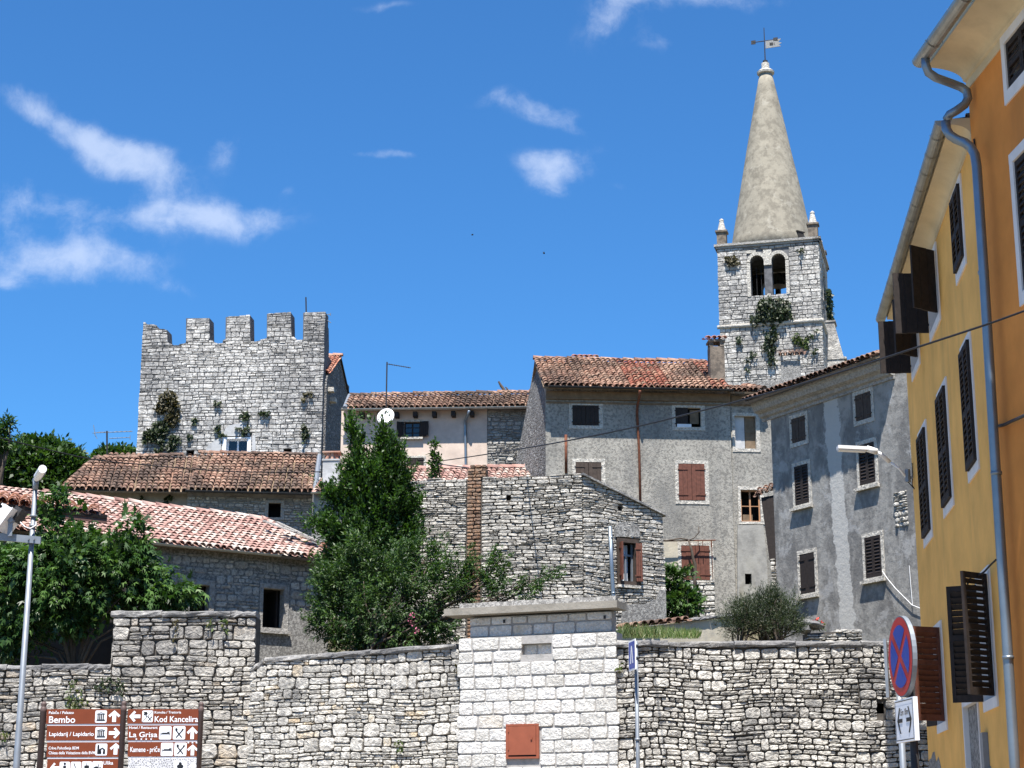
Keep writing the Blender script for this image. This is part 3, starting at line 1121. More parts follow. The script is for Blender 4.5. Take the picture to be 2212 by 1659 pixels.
def crown(name, blobs, nclump, per, csize, ln, wd, mat, parent, seed=1, up=.7, droop=.2, surf=.42, shape='dia', twig=0.0, loc=None, lean=(0, 0, 0)):
    """leaves along short shoots: each shoot starts in one of the blobs and leans up and outwards"""
    rng = np.random.default_rng(seed)
    P, outd = clump_points(blobs, nclump, rng, surf)
    tw = outd * .8 + rng.normal(size=outd.shape) * .35 + np.array([0, 0, up]) + np.array(lean)
    tw /= np.linalg.norm(tw, axis=1, keepdims=True)
    n = nclump * per
    tl = twig * rng.uniform(.5, 1.3, nclump)
    P2, O2, T2 = (np.repeat(q, per, axis=0) for q in (P, outd, tw))
    TL = np.repeat(tl, per)
    u = rng.random(n)
    rad = csize * (1.0 - .72 * u)
    g = rng.normal(size=(n, 3)) * rad[:, None] * .75
    pos = P2 + g + T2 * ((u - .35) * TL)[:, None]
    dirs = g / (csize + 1e-6) * .6 + T2 * .75 + O2 * .15 + rng.normal(size=(n, 3)) * .4 + np.array([0, 0, -droop])
    nrm = O2 * .4 + np.array([0, -.25, .9]) + rng.normal(size=(n, 3)) * .5
    l = ln * rng.uniform(.65, 1.25, n) * (1.1 - .4 * u)
    w = wd * rng.uniform(.7, 1.2, n) * (1.1 - .3 * u)
    o = leaf_mesh(name, pos, dirs, nrm, l, w, mat, parent, shape, loc)
    return o, P


def limbs(mb, base, blobs, n, rnd, r0=.12, r1=.015, stems=1, spread=.3):
    for s in range(stems):
        bb = base + Vector((rnd.uniform(-spread, spread), rnd.uniform(-spread, spread) * .6, 0))
        for k in range(n):
            b = rnd.choice(blobs)
            tip = b[0] + Vector((rnd.uniform(-.7, .7) * b[1][0], rnd.uniform(-.6, .6) * b[1][1], rnd.uniform(-.6, .8) * b[1][2]))
            m1 = bb.lerp(tip, .35) + Vector((rnd.uniform(-.15, .15), rnd.uniform(-.15, .15), .25))
            m1.x = bb.x + (m1.x - bb.x) * .6
            m2 = bb.lerp(tip, .72) + Vector((rnd.uniform(-.12, .12), rnd.uniform(-.12, .12), .1))
            mb.tube([bb, m1, m2, tip], [r0, r0 * .62, r0 * .32, r1], 6)


def ivy(name, label, f, patches, mat, seed, ln=.13, wd=.12, dens=230, thick=.10, out=.03, group='climbing plants on the stonework', bulk=0.0):
    """leaves clinging to a facade: patches are (x, y, rx, ry) ellipses measured on it"""
    rng = np.random.default_rng(seed)
    pos = []
    for (x, y, rx, ry) in patches:
        s, z = f.px(x, y)
        s2, z2 = f.px(x + rx, y)
        s3, z3 = f.px(x, y - ry)
        a, b = abs(s2 - s), abs(z3 - z)
        n = max(14, int(dens * a * b * PI))
        th = rng.random(n) * 2 * PI
        rr = np.sqrt(rng.random(n)) * (1 + .35 * np.sin(th * 3 + rng.random() * 6) * rng.random(n))
        ss = s + np.cos(th) * rr * a
        zz = z + np.sin(th) * rr * b
        oo = out + rng.random(n) * (thick + bulk * np.maximum(0, 1 - rr))
        for i in range(n):
            pos.append(f.p(ss[i], zz[i], oo[i]))
    pos = np.array([list(q) for q in pos])
    n = len(pos)
    nv = np.array(list(f.n))
    dirs = rng.normal(size=(n, 3)) * .6 + np.array([0, 0, -.7]) + nv * .25
    nrm = nv * .8 + np.array([0, 0, .45]) + rng.normal(size=(n, 3)) * .5
    lo = pos[:, 2].min()
    s, z = f.px(patches[0][0], patches[0][1])
    o = leaf_mesh(name, pos, dirs, nrm, ln * rng.uniform(.6, 1.3, n), wd * rng.uniform(.6, 1.2, n), mat, None, 'dia', loc=f.p(s, lo, 0))
    return tag(o, label, 'plant', group)


# ---- writing
def text_on(mb, s, o, ax, az, n, w, h, align='L', maxw=True):
    """letters as thin relief: baseline start o, cap height h, fitted to width w"""
    cu = bpy.data.curves.new('lettering', 'FONT')
    cu.body = s
    cu.size = 1
    cu.resolution_u = 3
    cu.offset = 0.012
    ob = bpy.data.objects.new('lettering', cu)
    C.objects.link(ob)
    dg = bpy.context.evaluated_depsgraph_get()
    me = bpy.data.meshes.new_from_object(ob.evaluated_get(dg))
    vs = [v.co.copy() for v in me.vertices]
    fs = [tuple(p.vertices) for p in me.polygons]
    bpy.data.objects.remove(ob)
    bpy.data.curves.remove(cu)
    bpy.data.meshes.remove(me)
    if not vs:
        return
    x0, x1 = min(v.x for v in vs), max(v.x for v in vs)
    sx = w / (x1 - x0)
    sz = h / 0.72
    mb.add([o + ax * ((v.x - x0) * sx) + az * (v.y * sz) + n * .003 for v in vs], fs)


def flat(mb, o, ax, az, n, loops, h=.003):
    """flat shapes on a panel: loops are convex or simple polygons in panel metres"""
    for l in loops:
        tr = tessellate_polygon([[Vector((a, b, 0)) for a, b in l]])
        pts = [o + ax * a + az * b + n * h for a, b in l]
        fs = []
        for q in tr:
            a, b, c = (l[i] for i in q)
            ar = (b[0] - a[0]) * (c[1] - a[1]) - (b[1] - a[1]) * (c[0] - a[0])
            fs.append(tuple(q) if ar > 0 else tuple(reversed(q)))
        mb.add(pts, fs)


def rrect(x0, z0, x1, z1, r=.012, k=4):
    pts = []
    for (cx, cz, a0) in ((x1 - r, z1 - r, 0), (x0 + r, z1 - r, 90), (x0 + r, z0 + r, 180), (x1 - r, z0 + r, 270)):
        for i in range(k + 1):
            a = R(a0 + 90 * i / k)
            pts.append((cx + r * math.cos(a), cz + r * math.sin(a)))
    return pts


# ------------------------------------------------------------------ ground and hillside
mb = MB()
mb.quad((-400, -300, 0), (400, -300, 0), (400, 900, 0), (-400, 900, 0))
tag(mb.build('ground', M['bounce_paving']), kind='structure')


def wall_line(X):
    if X < -5.2:
        return 35.2
    if X < -1.2:
        return 35.2 + (33.9 - 35.2) * (X + 5.2) / 4.0
    if X < 2.0:
        return 33.9 + (32.7 - 33.9) * (X + 1.2) / 3.2
    return 32.7


def hill_z(Y):
    pts = [(0, 3.4), (36, 3.5), (42, 4.6), (50, 6.6), (60, 8.6), (80, 12.5), (110, 14), (160, 8), (260, -1)]
    for (a, b), (c, d) in zip(pts[:-1], pts[1:]):
        if Y <= c:
            return b + (d - b) * (Y - a) / (c - a)
    return -1


mb = MB()
nx, ny = 60, 40
pts, fs = [], []
for i in range(nx + 1):
    X = -60 + 130 * i / nx
    y0 = wall_line(X)
    for j in range(ny + 1):
        Y = y0 + (260 - y0) * (j / ny) ** 1.6
        zz = hill_z(Y) + .25 * noise.noise(Vector((X * .2, Y * .2, 0)))
        pts.append((X, Y, zz if j else -0.5))
for i in range(nx):
    for j in range(ny):
        a = i * (ny + 1) + j
        fs.append((a, a + ny + 1, a + ny + 2, a + 1))
mb.add(pts, fs)
tag(mb.build('hillside', M['earth'], smooth=True), kind='structure')

# ------------------------------------------------------------------ retaining walls along the street
rnd = random.Random(11)
RW = Face(at(1333, 1500, 32.0), at(2165, 1500, 32.0))
KF = Face(at(985, 1500, 33.1), at(1337, 1500, 31.9))
CW = Face(at(538, 1550, 34.6), at(992, 1550, 33.2))
LW = Face(at(-190, 1550, 34.75), at(546, 1550, 34.6))

# right wall
t = wallthing('retaining_wall', 'long grey rubble stone wall to the right of the white block wall', 'stone wall', RW.p(RW.L / 2, 0, -.2))
zt = RW.px(1600, 1398)[1]
hole = RW.rect(1889, 1519, 1911, 1541)
mb = MB()
wall(mb, RW, [(0, -.2), (RW.L, -.2), (RW.L, zt), (0, zt)], [hole], thick=.5, out=-.045, reveal=.3)
mb.build('core', M['mortar_dark'], t)
hol_ = niche(RW, t, hole, M['dark_room'], .5, .05)
hol_.name = 'drain_hole'
mb = MB()
masonry(mb, RW, 0, RW.L, 0, zt, band=(.11, .25), w=(.11, .34), gap=.013, bulge=.035, holes=[hole], split=.55, wob=.06, seed=5, ex=4.2, nper=14, jit=.12, sub=(.09, .36), layers=(2, 2, 3))
mb.build('masonry', M['rub_dry'], t)
mb = MB()
coping(mb, RW.p(-.02, zt, .0), RW.p(RW.L, zt, .0), .12, .48, .07, rnd, (.6, 1.4))
mb.build('coping', M['coping'], t)

# centre wall, leaning back to the left, its top sloping
t = wallthing('retaining_wall', 'pale rubble stone wall with sloping coping between the sign and the white block wall', 'stone wall', CW.p(CW.L / 2, 0, -.2))
ca, cb = CW.px(545, 1434), CW.px(988, 1401)
czt = lambda s: ca[1] + (cb[1] - ca[1]) * (s - ca[0]) / (cb[0] - ca[0]) - max(0, .28 - s) * .75
mb = MB()
wall(mb, CW, [(0, -.2), (CW.L, -.2), (CW.L, czt(CW.L)), (.3, czt(.3)), (0, czt(0))], [], thick=.5, out=-.045)
mb.build('core', M['mortar_dark'], t)
mb = MB()
masonry(mb, CW, 0, CW.L, 0, czt, band=(.12, .26), w=(.12, .36), gap=.010, bulge=.026, split=.6, wob=.06, seed=8, ex=4.6, nper=14, jit=.11, sub=(.10, .40), layers=(2, 2, 3))
mb.build('masonry', M['rub_pale'], t)
mb = MB()
coping(mb, CW.p(.02, czt(.02) + .02, .0), CW.p(.3, czt(.3), .0), .09, .45, .05, rnd, (.2, .4))
mb.build('coping', M['coping'], t)
mb = MB()
coping(mb, CW.p(.3, czt(.3), .0), CW.p(CW.L - .05, czt(CW.L - .05), .0), .11, .48, .07, rnd, (.9, 1.6))
mb.build('coping', M['coping'], t)

# left wall: low stretch and a taller stretch
t = wallthing('retaining_wall', 'rough grey stone wall behind the brown sign, low at the left and stepping up', 'stone wall', LW.p(LW.L / 2, 0, -.2))
sstep = LW.px(243, 1380)[0]
zlo, zhi = LW.px(120, 1447)[1], LW.px(400, 1333)[1]
lzt = lambda s: zlo if s < sstep else zhi
mb = MB()
wall(mb, LW, [(0, -.2), (LW.L, -.2), (LW.L, zhi), (sstep, zhi), (sstep, zlo), (0, zlo)], [], thick=.5, out=-.045)
mb.build('core', M['mortar_dark'], t)
mb = MB()
masonry(mb, LW, 0, LW.L, 0, lzt, band=(.14, .32), w=(.14, .46), gap=.011, bulge=.036, split=.5, wob=.07, seed=21, ex=4.2, nper=14, jit=.12, sub=(.12, .45), layers=(2, 2, 3))
mb.build('masonry', M['rub_grey'], t)
mb = MB()
coping(mb, LW.p(-.02, zlo, .0), LW.p(sstep, zlo, .0), .11, .48, .05, rnd, (.6, 1.2))
mb.build('coping', M['coping'], t)
mb = MB()
coping(mb, LW.p(sstep - .06, zhi, .0), LW.p(LW.L, zhi, .0), .12, .48, .06, rnd, (.8, 1.6))
mb.build('coping', M['coping'], t)

# white ashlar block with its slab roof
t = thing('block_kiosk', 'white coursed block wall with concrete slab roof and rust red hatch', 'stone kiosk', KF.p(KF.L / 2, 0, -.4))
kz1 = KF.px(1160, 1372)[1]
ks0, ks1 = KF.px(990, 1500)[0], KF.px(1334, 1500)[0]
ku0, ku1 = KF.px(1008, 1360)[0], KF.px(1318, 1360)[0]
kz2 = KF.px(1160, 1326)[1]
nich = KF.rect(1126, 1391, 1191, 1412)
htch = KF.rect(1096, 1569, 1163, 1634)
mb = MB()
wall(mb, KF, [(ks0 + .03, -.2), (ks1 - .03, -.2), (ks1 - .03, kz1), (ks0 + .03, kz1)], [nich, htch], thick=.40, out=-.012, reveal=.12)
wall(mb, KF, [(ku0 + .02, kz1), (ku1 - .02, kz1), (ku1 - .02, kz2), (ku0 + .02, kz2)], [], thick=.25, out=-.135)
mb.fbox(KF, nich[0], nich[2], nich[1], nich[3], -.3, -.12)
mb.build('core', M['mortar_ash'], t)
mb = MB()
zz = kz1
for k in range(22):
    hgt = .236 + random.Random(k).uniform(-.02, .02)
    ov = rnd.uniform(-.04, .05)
    masonry(mb, KF, ks0 + rnd.uniform(-.05, .03), ks1 + rnd.uniform(-.03, .05), zz - hgt, zz, band=(hgt, hgt), w=(.26, .56), gap=.022, bulge=.014,
            holes=[grow(nich, .0), grow(htch, .02)], split=0.0, wob=.006, seed=40 + k, ex=9, nper=16, jit=.02, seat=-.02)
    zz -= hgt
masonry(mb, KF, ku0, ku1, kz1 + .01, kz1 + .235, band=(.225, .225), w=(.4, .62), gap=.028, bulge=.01, split=0, wob=.004, seed=71, ex=10, nper=16, jit=.015, out=-.12, seat=-.02)
masonry(mb, KF, ku0, ku1, kz1 + .235, kz2, band=(.16, .2), w=(.3, .45), gap=.03, bulge=.015, split=0, wob=.006, seed=72, ex=8, nper=16, jit=.02, out=-.12, seat=-.02)
masonry(mb, KF, nich[0] + .01, nich[2] - .01, nich[1], nich[3], band=(.2, .2), w=(.22, .3), gap=.02, bulge=.012, split=0, seed=73, ex=8, out=-.115, seat=-.02)
mb.build('masonry', M['ashlar'], t)
mb = MB()
sl0, sl1 = KF.px(966, 1320)[0], KF.px(1338, 1310)[0]
sz0, sz1 = KF.px(1150, 1323)[1], KF.px(1150, 1308)[1]
mb.fbox(KF, sl0, sl1, sz0, sz1, -.42, .14)
mb.build('slab', M['concrete'], t)
mb = MB()
r0, r1 = KF.px(987, 1304)[0], KF.px(1325, 1300)[0]
ztop = KF.px(1150, 1293)[1]
nn = 26
pts = []
for i in range(nn + 1):
    s = r0 + (r1 - r0) * i / nn
    j = .02 * noise.noise(Vector((s * 3, 1, 1)))
    pts += [KF.p(s, sz1 + .002, -.10), KF.p(s, ztop + j - .01, -.13), KF.p(s, ztop + j + .015, -.3), KF.p(s, ztop + .02, -.42)]
mb.add(pts, [(i * 4 + k, (i + 1) * 4 + k, (i + 1) * 4 + k + 1, i * 4 + k + 1) for i in range(nn) for k in range(3)] + [(0, 1, 2, 3), (nn * 4 + 3, nn * 4 + 2, nn * 4 + 1, nn * 4)])
mb.build('roof_screed', M['concrete_rough'], t)
mb = MB()
h = htch
mb.fbox(KF, h[0] - .02, h[0] + .03, h[1], h[3], -.05, .032)
mb.fbox(KF, h[2] - .03, h[2] + .02, h[1], h[3], -.05, .032)
mb.fbox(KF, h[0] - .02, h[2] + .02, h[3], h[3] + .035, -.05, .034)
mb.fbox(KF, h[0] - .02, h[2] + .02, h[1] - .035, h[1], -.05, .034)
hf = mb.build('hatch', M['hatch'], t)
mb = MB()
mb.fbox(KF, h[0] + .035, h[2] - .035, h[1] + .03, h[3] - .006, -.01, .040)
mb.fbox(KF, h[2] - .13, h[2] - .10, h[1] + .30, h[1] + .34, .040, .060)
for zz in (.12, .44):
    mb.fbox(KF, h[0] + .032, h[0] + .05, h[1] + zz, h[1] + zz + .06, .040, .052)
mb.build('hatch_door', M['hatch'], hf)
mb = MB()
for (x, y) in ((1090, 1342), (1307, 1333)):
    s, z = KF.px(x, y, -.12)
    mb = MB()
    mb.fbox(KF, s - .022, s + .022, z - .035, z + .03, -.18, -.095)
    mb.build('drain_spout', M['dark_metal'], t)

# ------------------------------------------------------------------ yellow and orange houses on the right
rnd = random.Random(31)


def street(Y):
    return Vector((3.355 + .1155 * Y, Y, 0))


JY = 20.45
YF = Face(street(29.0), street(JY))
OF = Face(street(JY), Vector((street(JY).x + .075 * 13, JY - 13, 0)))
zy = YF.px(2074.7, 366.8)[1]
zy_e = 10.12
t = thing('yellow_house', 'yellow three storey house with zinc gutter and dark louvred shutters', 'house', YF.p(YF.L / 2, 0, -4))


def yrect(x0, y0, x1, y1, m=.09):
    r = YF.rect(x0, y0, x1, y1)
    return (r[0] + m, r[1] + m, r[2] - m, r[3] - m)


Y1 = yrect(2056, 425, 2089, 563)
Y2 = yrect(2002, 585, 2033, 684)
Y3 = yrect(1963, 665, 1989, 780)
Y1 = (Y1[0], Y1[1], Y1[2], zy - .16)
Y2 = (Y2[0], Y2[1], Y2[2], zy - .16)
Y3 = (Y3[0], Y3[1], Y3[2], zy - .16)
M1 = yrect(2076, 756, 2117, 1006)
M2 = yrect(2025, 855, 2062, 1085)
M3 = yrect(1984, 941, 2016, 1154)
G1 = yrect(2109, 1250, 2158, 1518)
G2 = yrect(2014, 1360, 2048, 1570)
ops = [Y1, Y2, Y3, M1, M2, M3, G1, G2]
dn0 = YF.px(2082, 1520)[0]
dn1 = YF.px(2113, 1520)[0]
dz1 = YF.px(2095, 1505)[1]
door = (dn0, 0.0, dn1, dz1 - .1)
print('yellow z', zy, 'openings', [[round(v, 2) for v in o] for o in ops], 'door', door)
mb = MB()
wall(mb, YF, [(0, 0), (YF.L, 0), (YF.L, zy + .3), (0, zy + .3)], [grow(o, .04) for o in ops] + [grow(door, .02)], thick=.45, reveal=.2)
back_shell(mb, YF, 0, YF.L, 0, zy + .3, 8)
mb.build('wall', M['yellow'], t)
mb = MB()
prof = [(0.0, zy - .03), (.012, zy - .03), (.012, zy)] + [(.02 + .25 * (1 - math.cos(PI / 2 * i / 12)), zy + .16 * math.sin(PI / 2 * i / 12)) for i in range(13)] + [(.27, zy + .24), (-.1, zy + .24)]
pts = [YF.p(s, z, o) for s in (-.05, YF.L) for o, z in prof]
k = len(prof)
mb.add(pts, [(i, i + 1, k + i + 1, k + i) for i in range(k - 1)] + [tuple(range(k)), tuple(range(2 * k - 1, k - 1, -1))])
mb.build('cornice', M['cream'], t)
mb = MB()
mb.cur = 0
eave = zy + .25
rf = Roof(YF, eave + .02, .30, R(14))
tiles(mb, None, rf, [(-.1, 0), (YF.L - .3, 0), (YF.L - .3, 3.5), (-.1, 3.5)], pitch=.22, row=.36, rnd=rnd)
ut = MB()
tiles(MB(), ut, rf, [(-.1, .03), (YF.L - .25, .03), (YF.L - .25, 4.4), (-.1, 4.4)], pitch=9, row=9)
rfo = mb.build('roof', M['tile_old'], t, smooth=True)
ut.build('roof_boards', M['wood_beam'], rfo)
mb = MB()
gz = eave - .02
gutter(mb, YF.p(-.25, gz, .36), YF.p(YF.L - .02, gz, .36), .085, rings=.62)
gt = mb.build('gutter', M['zinc'], t)
mb = MB()
path = [YF.p3(x, y, o) for x, y, o in ((2043, 262, .36), (2044, 278, .36), (2052, 292, .34), (2066, 301, .26), (2084, 308, .19), (2097, 318, .12), (2106, 334, .085), (2110, 360, .08), (2126, 600, .08), (2150, 1000, .08), (2173, 1350, .08), (2191, 1640, .08), (2202, 1800, .08))]
mb.tube(path, .058, 12)
for z in (8.0, 5.6, 3.5, 1.6):
    q_ = path[7].lerp(path[-1], (path[7].z - z) / (path[7].z - path[-1].z))
    mb.tube([q_, q_ + Z * .035], .066, 12)
mb.build('downpipe', M['zinc_blue'], t, smooth=True)

ysur = (.09, .09, .10, .13)
for op, st in ((Y1, 'closed'), (Y2, 'open'), (Y3, 'open'), (M1, 'closed'), (M2, 'closed'), (M3, 'closed'), (G1, 'g1'), (G2, 'g2')):
    w = surround(YF, t, op, ysur, M['white_trim'], .2, .02)
    hw = (op[2] - op[0]) / 2
    if st == 'closed':
        shutters(YF, w, op, 'louver', M['wood_dark'], rnd, setback=-.06, pitch=.075, mids=(.45,))
    else:
        glazing(YF, w, op, M['wood_dark'], .14)
        if st == 'open1':
            open_leaf(YF, w, 'right', op, 155, hw, M['wood_dark'], rnd)
            open_leaf(YF, w, 'left', op, 165, hw, M['wood_dark'], rnd)
        elif st == 'open':
            open_leaf(YF, w, 'right', op, 128, .46, M['wood_dark'], rnd, style='plank')
            open_leaf(YF, w, 'left', op, 84, .5, M['wood_dark'], rnd, style='plank')
        elif st == 'g1':
            open_leaf(YF, w, 'right', op, 132, .44, M['wood_dark'], rnd, mids=(.55,), half=.036)
            open_leaf(YF, w, 'left', op, 112, .38, M['wood_dark'], rnd, mids=(.55,))
        else:
            open_leaf(YF, w, 'right', op, 118, .46, M['wood_brown'], rnd, mids=(.62,), label='brown louvred shutter')  # right leaf in a browner wood than the left one
            open_leaf(YF, w, 'left', op, 165, .4, M['wood_dark'], rnd, mids=(.62,))
mb = MB()
d = door
mb.fbox(YF, d[0] - .07, d[0], 0, d[3], -.18, .02)
mb.fbox(YF, d[2], d[2] + .07, 0, d[3], -.18, .02)
mb.fbox(YF, d[0] - .07, d[2] + .07, d[3], d[3] + .08, -.18, .021)
dr = mb.build('door_surround', M['white_trim'], t)
mb = MB()
mb.fbox(YF, d[0] + .005, d[2] - .005, 0.02, d[3] - .005, -.1, -.05)
mb.build('door', M['concrete_rough'], dr)
mb = MB()
bx = YF.rect(2128, 1584, 2141, 1690)
mb.fbox(YF, bx[0], bx[2], bx[1], bx[3], .002, .07)
mb.build('meter_box', M['galv'], t)

# flaked grey patches low on the yellow wall (bare render)
mb = MB()
pr = random.Random(4)
for (x, y, wx, hy) in ((2014, 1640, 12, 60), (2024, 1650, 10, 75), (2032, 1665, 12, 40), (2136, 1640, 10, 55)):
    s, z = YF.px(x, y)
    sw, _ = YF.px(x + wx, y)
    _, zh = YF.px(x, y - hy)
    L = []
    for i in range(22):
        a = 2 * PI * i / 22
        rr = 1 + .5 * noise.noise(Vector((math.cos(a) * 1.6, math.sin(a) * 1.6, x * .1)))
        L.append((s + math.cos(a) * (sw - s) * rr, z - .4 + math.sin(a) * (zh - z) * rr))
    flat(mb, YF.o, YF.d, Z, YF.n, L and [L], .004)
mb.build('bare_render', M['concrete_rough'], t)

# orange house
t = thing('orange_house', 'tall burnt orange house at the right edge with deep cream eaves', 'house', OF.p(OF.L / 2, 0, -4))
zo = OF.px(2110, 158)[1]
s0, zb1 = OF.px(2178, 226.7)
s0t, zt1 = OF.px(2169, 84)
O1 = (s0 + .1, zb1 + .14, s0 + 1.0, zt1 - .1)
s0, zb2 = OF.px(2206.5, 664)
_, zt2 = OF.px(2187, 338)
O2 = (O1[0], zb2 + .14, O1[2], zt2 - .1)
O3 = (O1[0], zb2 - 3.2, O1[2], zb2 - 1.6)
oops = [O1, O2, O3] + [tuple(np.array(o) + np.array([q, 0, q, 0])) for q in (2.6, 5.2, 7.8) for o in (O1, O2, O3)]
print('orange', zo, O1, O2)
mb = MB()
wall(mb, OF, [(0, 0), (OF.L, 0), (OF.L, zo + .3), (0, zo + .3)], [grow(o, .04) for o in oops], thick=.45, out=.02, reveal=.2)
back_shell(mb, OF, 0, OF.L, 0, zo + .3, 8, out=.0)
mb.build('wall', M['orange'], t)
mb = MB()
prof = [(0.02, zo - .10), (.035, zo - .10), (.035, zo + .01), (.06, zo + .02)] + [(.07 + .45 * (1 - math.cos(PI / 2 * i / 14)), zo + .03 + .17 * math.sin(PI / 2 * i / 14)) for i in range(15)] + [(.52, zo + .28), (-.1, zo + .28)]
k = len(prof)
pts = [OF.p(s, z, o) for s in (-.02, OF.L) for o, z in prof]
mb.add(pts, [(i, i + 1, k + i + 1, k + i) for i in range(k - 1)] + [tuple(range(k)), tuple(range(2 * k - 1, k - 1, -1))])
mb.build('cornice', M['cream'], t)
mb = MB()
rf = Roof(OF, zo + .29, .56, R(16))
tiles(mb, None, rf, [(-.05, 0), (OF.L, 0), (OF.L, 3.5), (-.05, 3.5)], pitch=.22, row=.36, rnd=rnd)
ut = MB()
tiles(MB(), ut, rf, [(-.05, .03), (OF.L, .03), (OF.L, 4.4), (-.05, 4.4)], pitch=9, row=9)
rfo = mb.build('roof', M['tile_pink'], t, smooth=True)
ut.build('roof_boards', M['wood_beam'], rfo)
mb = MB()
goz = zo + .22
gutter(mb, OF.p(.12, goz, .66), OF.p(OF.L, goz, .66), .095, rings=1.2)
mb.build('gutter', M['zinc'], t)
mb = MB()
path = [OF.p3(x, y, o) for x, y, o in ((1999, 125, .66), (2000, 142, .66), (2006, 157, .63), (2022, 168, .54), (2050, 178, .35), (2076, 188, .18), (2088, 197, .12), (2091, 212, .11), (2084, 226, .15), (2066, 239, .27), (2052, 247, .34), (2045, 258, .36))]
mb.tube(path, .055, 12)
mb.build('downpipe', M['zinc_blue'], t, smooth=True)
for op in oops:
    w = surround(OF, t, op, (.11, .11, .12, .15), M['white_trim'], .2, .04)
    shutters(OF, w, op, 'louver', M['wood_dark'], rnd, setback=-.02, pitch=.08, mids=(.5,))
    if len(oops) > 40:
        break

# ------------------------------------------------------------------ lamp on the far corner of the yellow house
b = YF.p3(1972, 1032, .02)
t = thing('wall_lamp', 'white street lamp on a bent arm reaching left from the yellow house', 'street lamp', b)
e1 = at(1961, 1031, b.y)
mb = MB()
mb.tube([b, b.lerp(e1, .7)], .022, 8)
mb.tube([e1 + Z * .13, e1 - Z * .08], .045, 10)
mb.build('bracket', M['galv'], t)
Yb = b.y
A = [at(1959, 1032, Yb), at(1942, 1012, Yb), at(1922, 998, Yb), at(1904, 982, Yb), at(1888, 974, Yb)]
mb = MB()
mb.tube(A[:3], .02, 8)
mb.tube([A[2], A[3], A[4]], .035, 10)
mb.tube([A[4] + Vector((.05, 0, -.015)), at(1872, 969, Yb)], .055, 10)
mb.build('arm', M['lamp_white'], t, smooth=True)
mb = MB()
h0, h1 = at(1872, 971, Yb), at(1809, 968, Yb - .1)
ax = (h1 - h0).normalized()
mb.obox(h0, ax, Vector((0, 1, 0)), Z, 0, (h1 - h0).length, -.09, .09, -.02, .035)
mb.obox(h0, ax, Vector((0, 1, 0)), Z, .02, (h1 - h0).length * .98, -.07, .07, -.045, -.022)
mb.build('lamp_head', M['lamp_white'], t)
mb = MB()
mb.tube([b + Z * .25 - YF.n * .0, b + Vector((0, 0, .05)), b + Vector((-.02, 0, -.12)), e1 + Vector((.1, 0, -.2)), e1 - Z * .08], .008, 6)
mb.build('lead', M['cable'], t)


# ------------------------------------------------------------------ blue-grey house on the right
rnd = random.Random(51)
RG = Face(at(1672, 1100, 50.0), at(1992, 1100, 44.55))
rsL, rzE = RG.px(1650, 905)[0], None


def z8(x, y):
    return (1590 + .396 * x, 760.4 + .396 * y)


ez = RG.px(*z8(480, 262))[1]           # top of the plain wall under the cornice
sC = RG.px(*z8(868, 200))[0]           # right end of the eave
s_l = RG.px(1672, 1100)[0]
m, tt, bb, co, su, c = M.pop('_rg')
# pale repair strip and wet dark shade of weathering follow the wall's own coordinates
st0 = RG.px(*z8(520, 330))
st1 = RG.px(*z8(610, 1500))
sl = (st1[0] - st0[0]) / (st1[1] - st0[1])
cx = math_n(tt, 'ADD', math_n(tt, 'MULTIPLY', math_n(tt, 'SUBTRACT', su.outputs[1], st0[1]), sl), st0[0])
wob = math_n(tt, 'MULTIPLY', math_n(tt, 'SUBTRACT', noise_n(tt, co, 2.4, 8, 0.7), 0.5), 0.55)
dd = math_n(tt, 'ABSOLUTE', math_n(tt, 'ADD', math_n(tt, 'SUBTRACT', su.outputs[0], cx), wob))
c = mix_n(tt, step_n(tt, dd, .28, .31, .9, 0.0), c, (0.43, 0.42, 0.395))
lk(tt, c, bb.inputs['Base Color'])
bump_to(tt, bb, noise_n(tt, co, 7, 6, 0.7), 0.35, 0.06)
M['blue_grey'] = m
wins = []
for (a, b, st) in (((303, 368), (383, 478), 'plank'), ((650, 240), (742, 355), 'plank'), ((318, 628), (402, 820), 'louver'),
                   ((668, 512), (765, 708), 'louver'), ((347, 1107), (436, 1308), 'flat'), ((701, 1015), (800, 1220), 'louver')):
    wins.append((RG.rect(*z8(*a), *z8(*b)), st))
print('RG', RG.L, 'eave', ez, sC, [[round(v, 2) for v in w[0]] for w in wins])
t = thing('grey_house', 'blue grey rendered house with six shuttered windows and a pale vertical repair strip', 'house', RG.p(RG.L / 2, 5, -4))
zr = RG.px(*z8(806, 60))[1]
s_r = RG.L
mb = MB()
wall(mb, RG, [(s_l, 3.5), (s_r, 3.5), (s_r, ez + .75), (sC, ez + .75), (sC, ez), (s_l, ez)], [grow(w[0], .05) for w in wins], thick=.5, reveal=.2)
back_shell(mb, RG, s_l, s_r, 3.5, ez + .1, 7)
mb.build('wall', M['blue_grey'], t)
mb = MB()
prof = [(0.002, ez - .06), (.05, ez - .06), (.06, ez + .02), (.15, ez + .06), (.18, ez + .14), (.34, ez + .2), (.40, ez + .34), (.44, ez + .36), (.44, ez + .44), (-.3, ez + .44)]
k = len(prof)
pts = [RG.p(s, z, o) for s in (s_l - .35, sC + .02) for o, z in prof]
mb.add(pts, [(i, i + 1, k + i + 1, k + i) for i in range(k - 1)] + [tuple(range(k)), tuple(range(2 * k - 1, k - 1, -1))])
mb.build('cornice', M['trim_grey'], t)
rf = Roof(RG, ez + .50, .66, R(20))
mb, ut = MB(), MB()
tiles(mb, ut, rf, [(s_l - .5, 0), (sC + .02, 0), (sC + .02, 4), (s_l - .5, 4)], pitch=.2, row=.34, rnd=rnd, jit=.02)
o = mb.build('roof', M['tile_old'], t, smooth=True)
ut.build('roof_boards', M['wood_beam'], o)
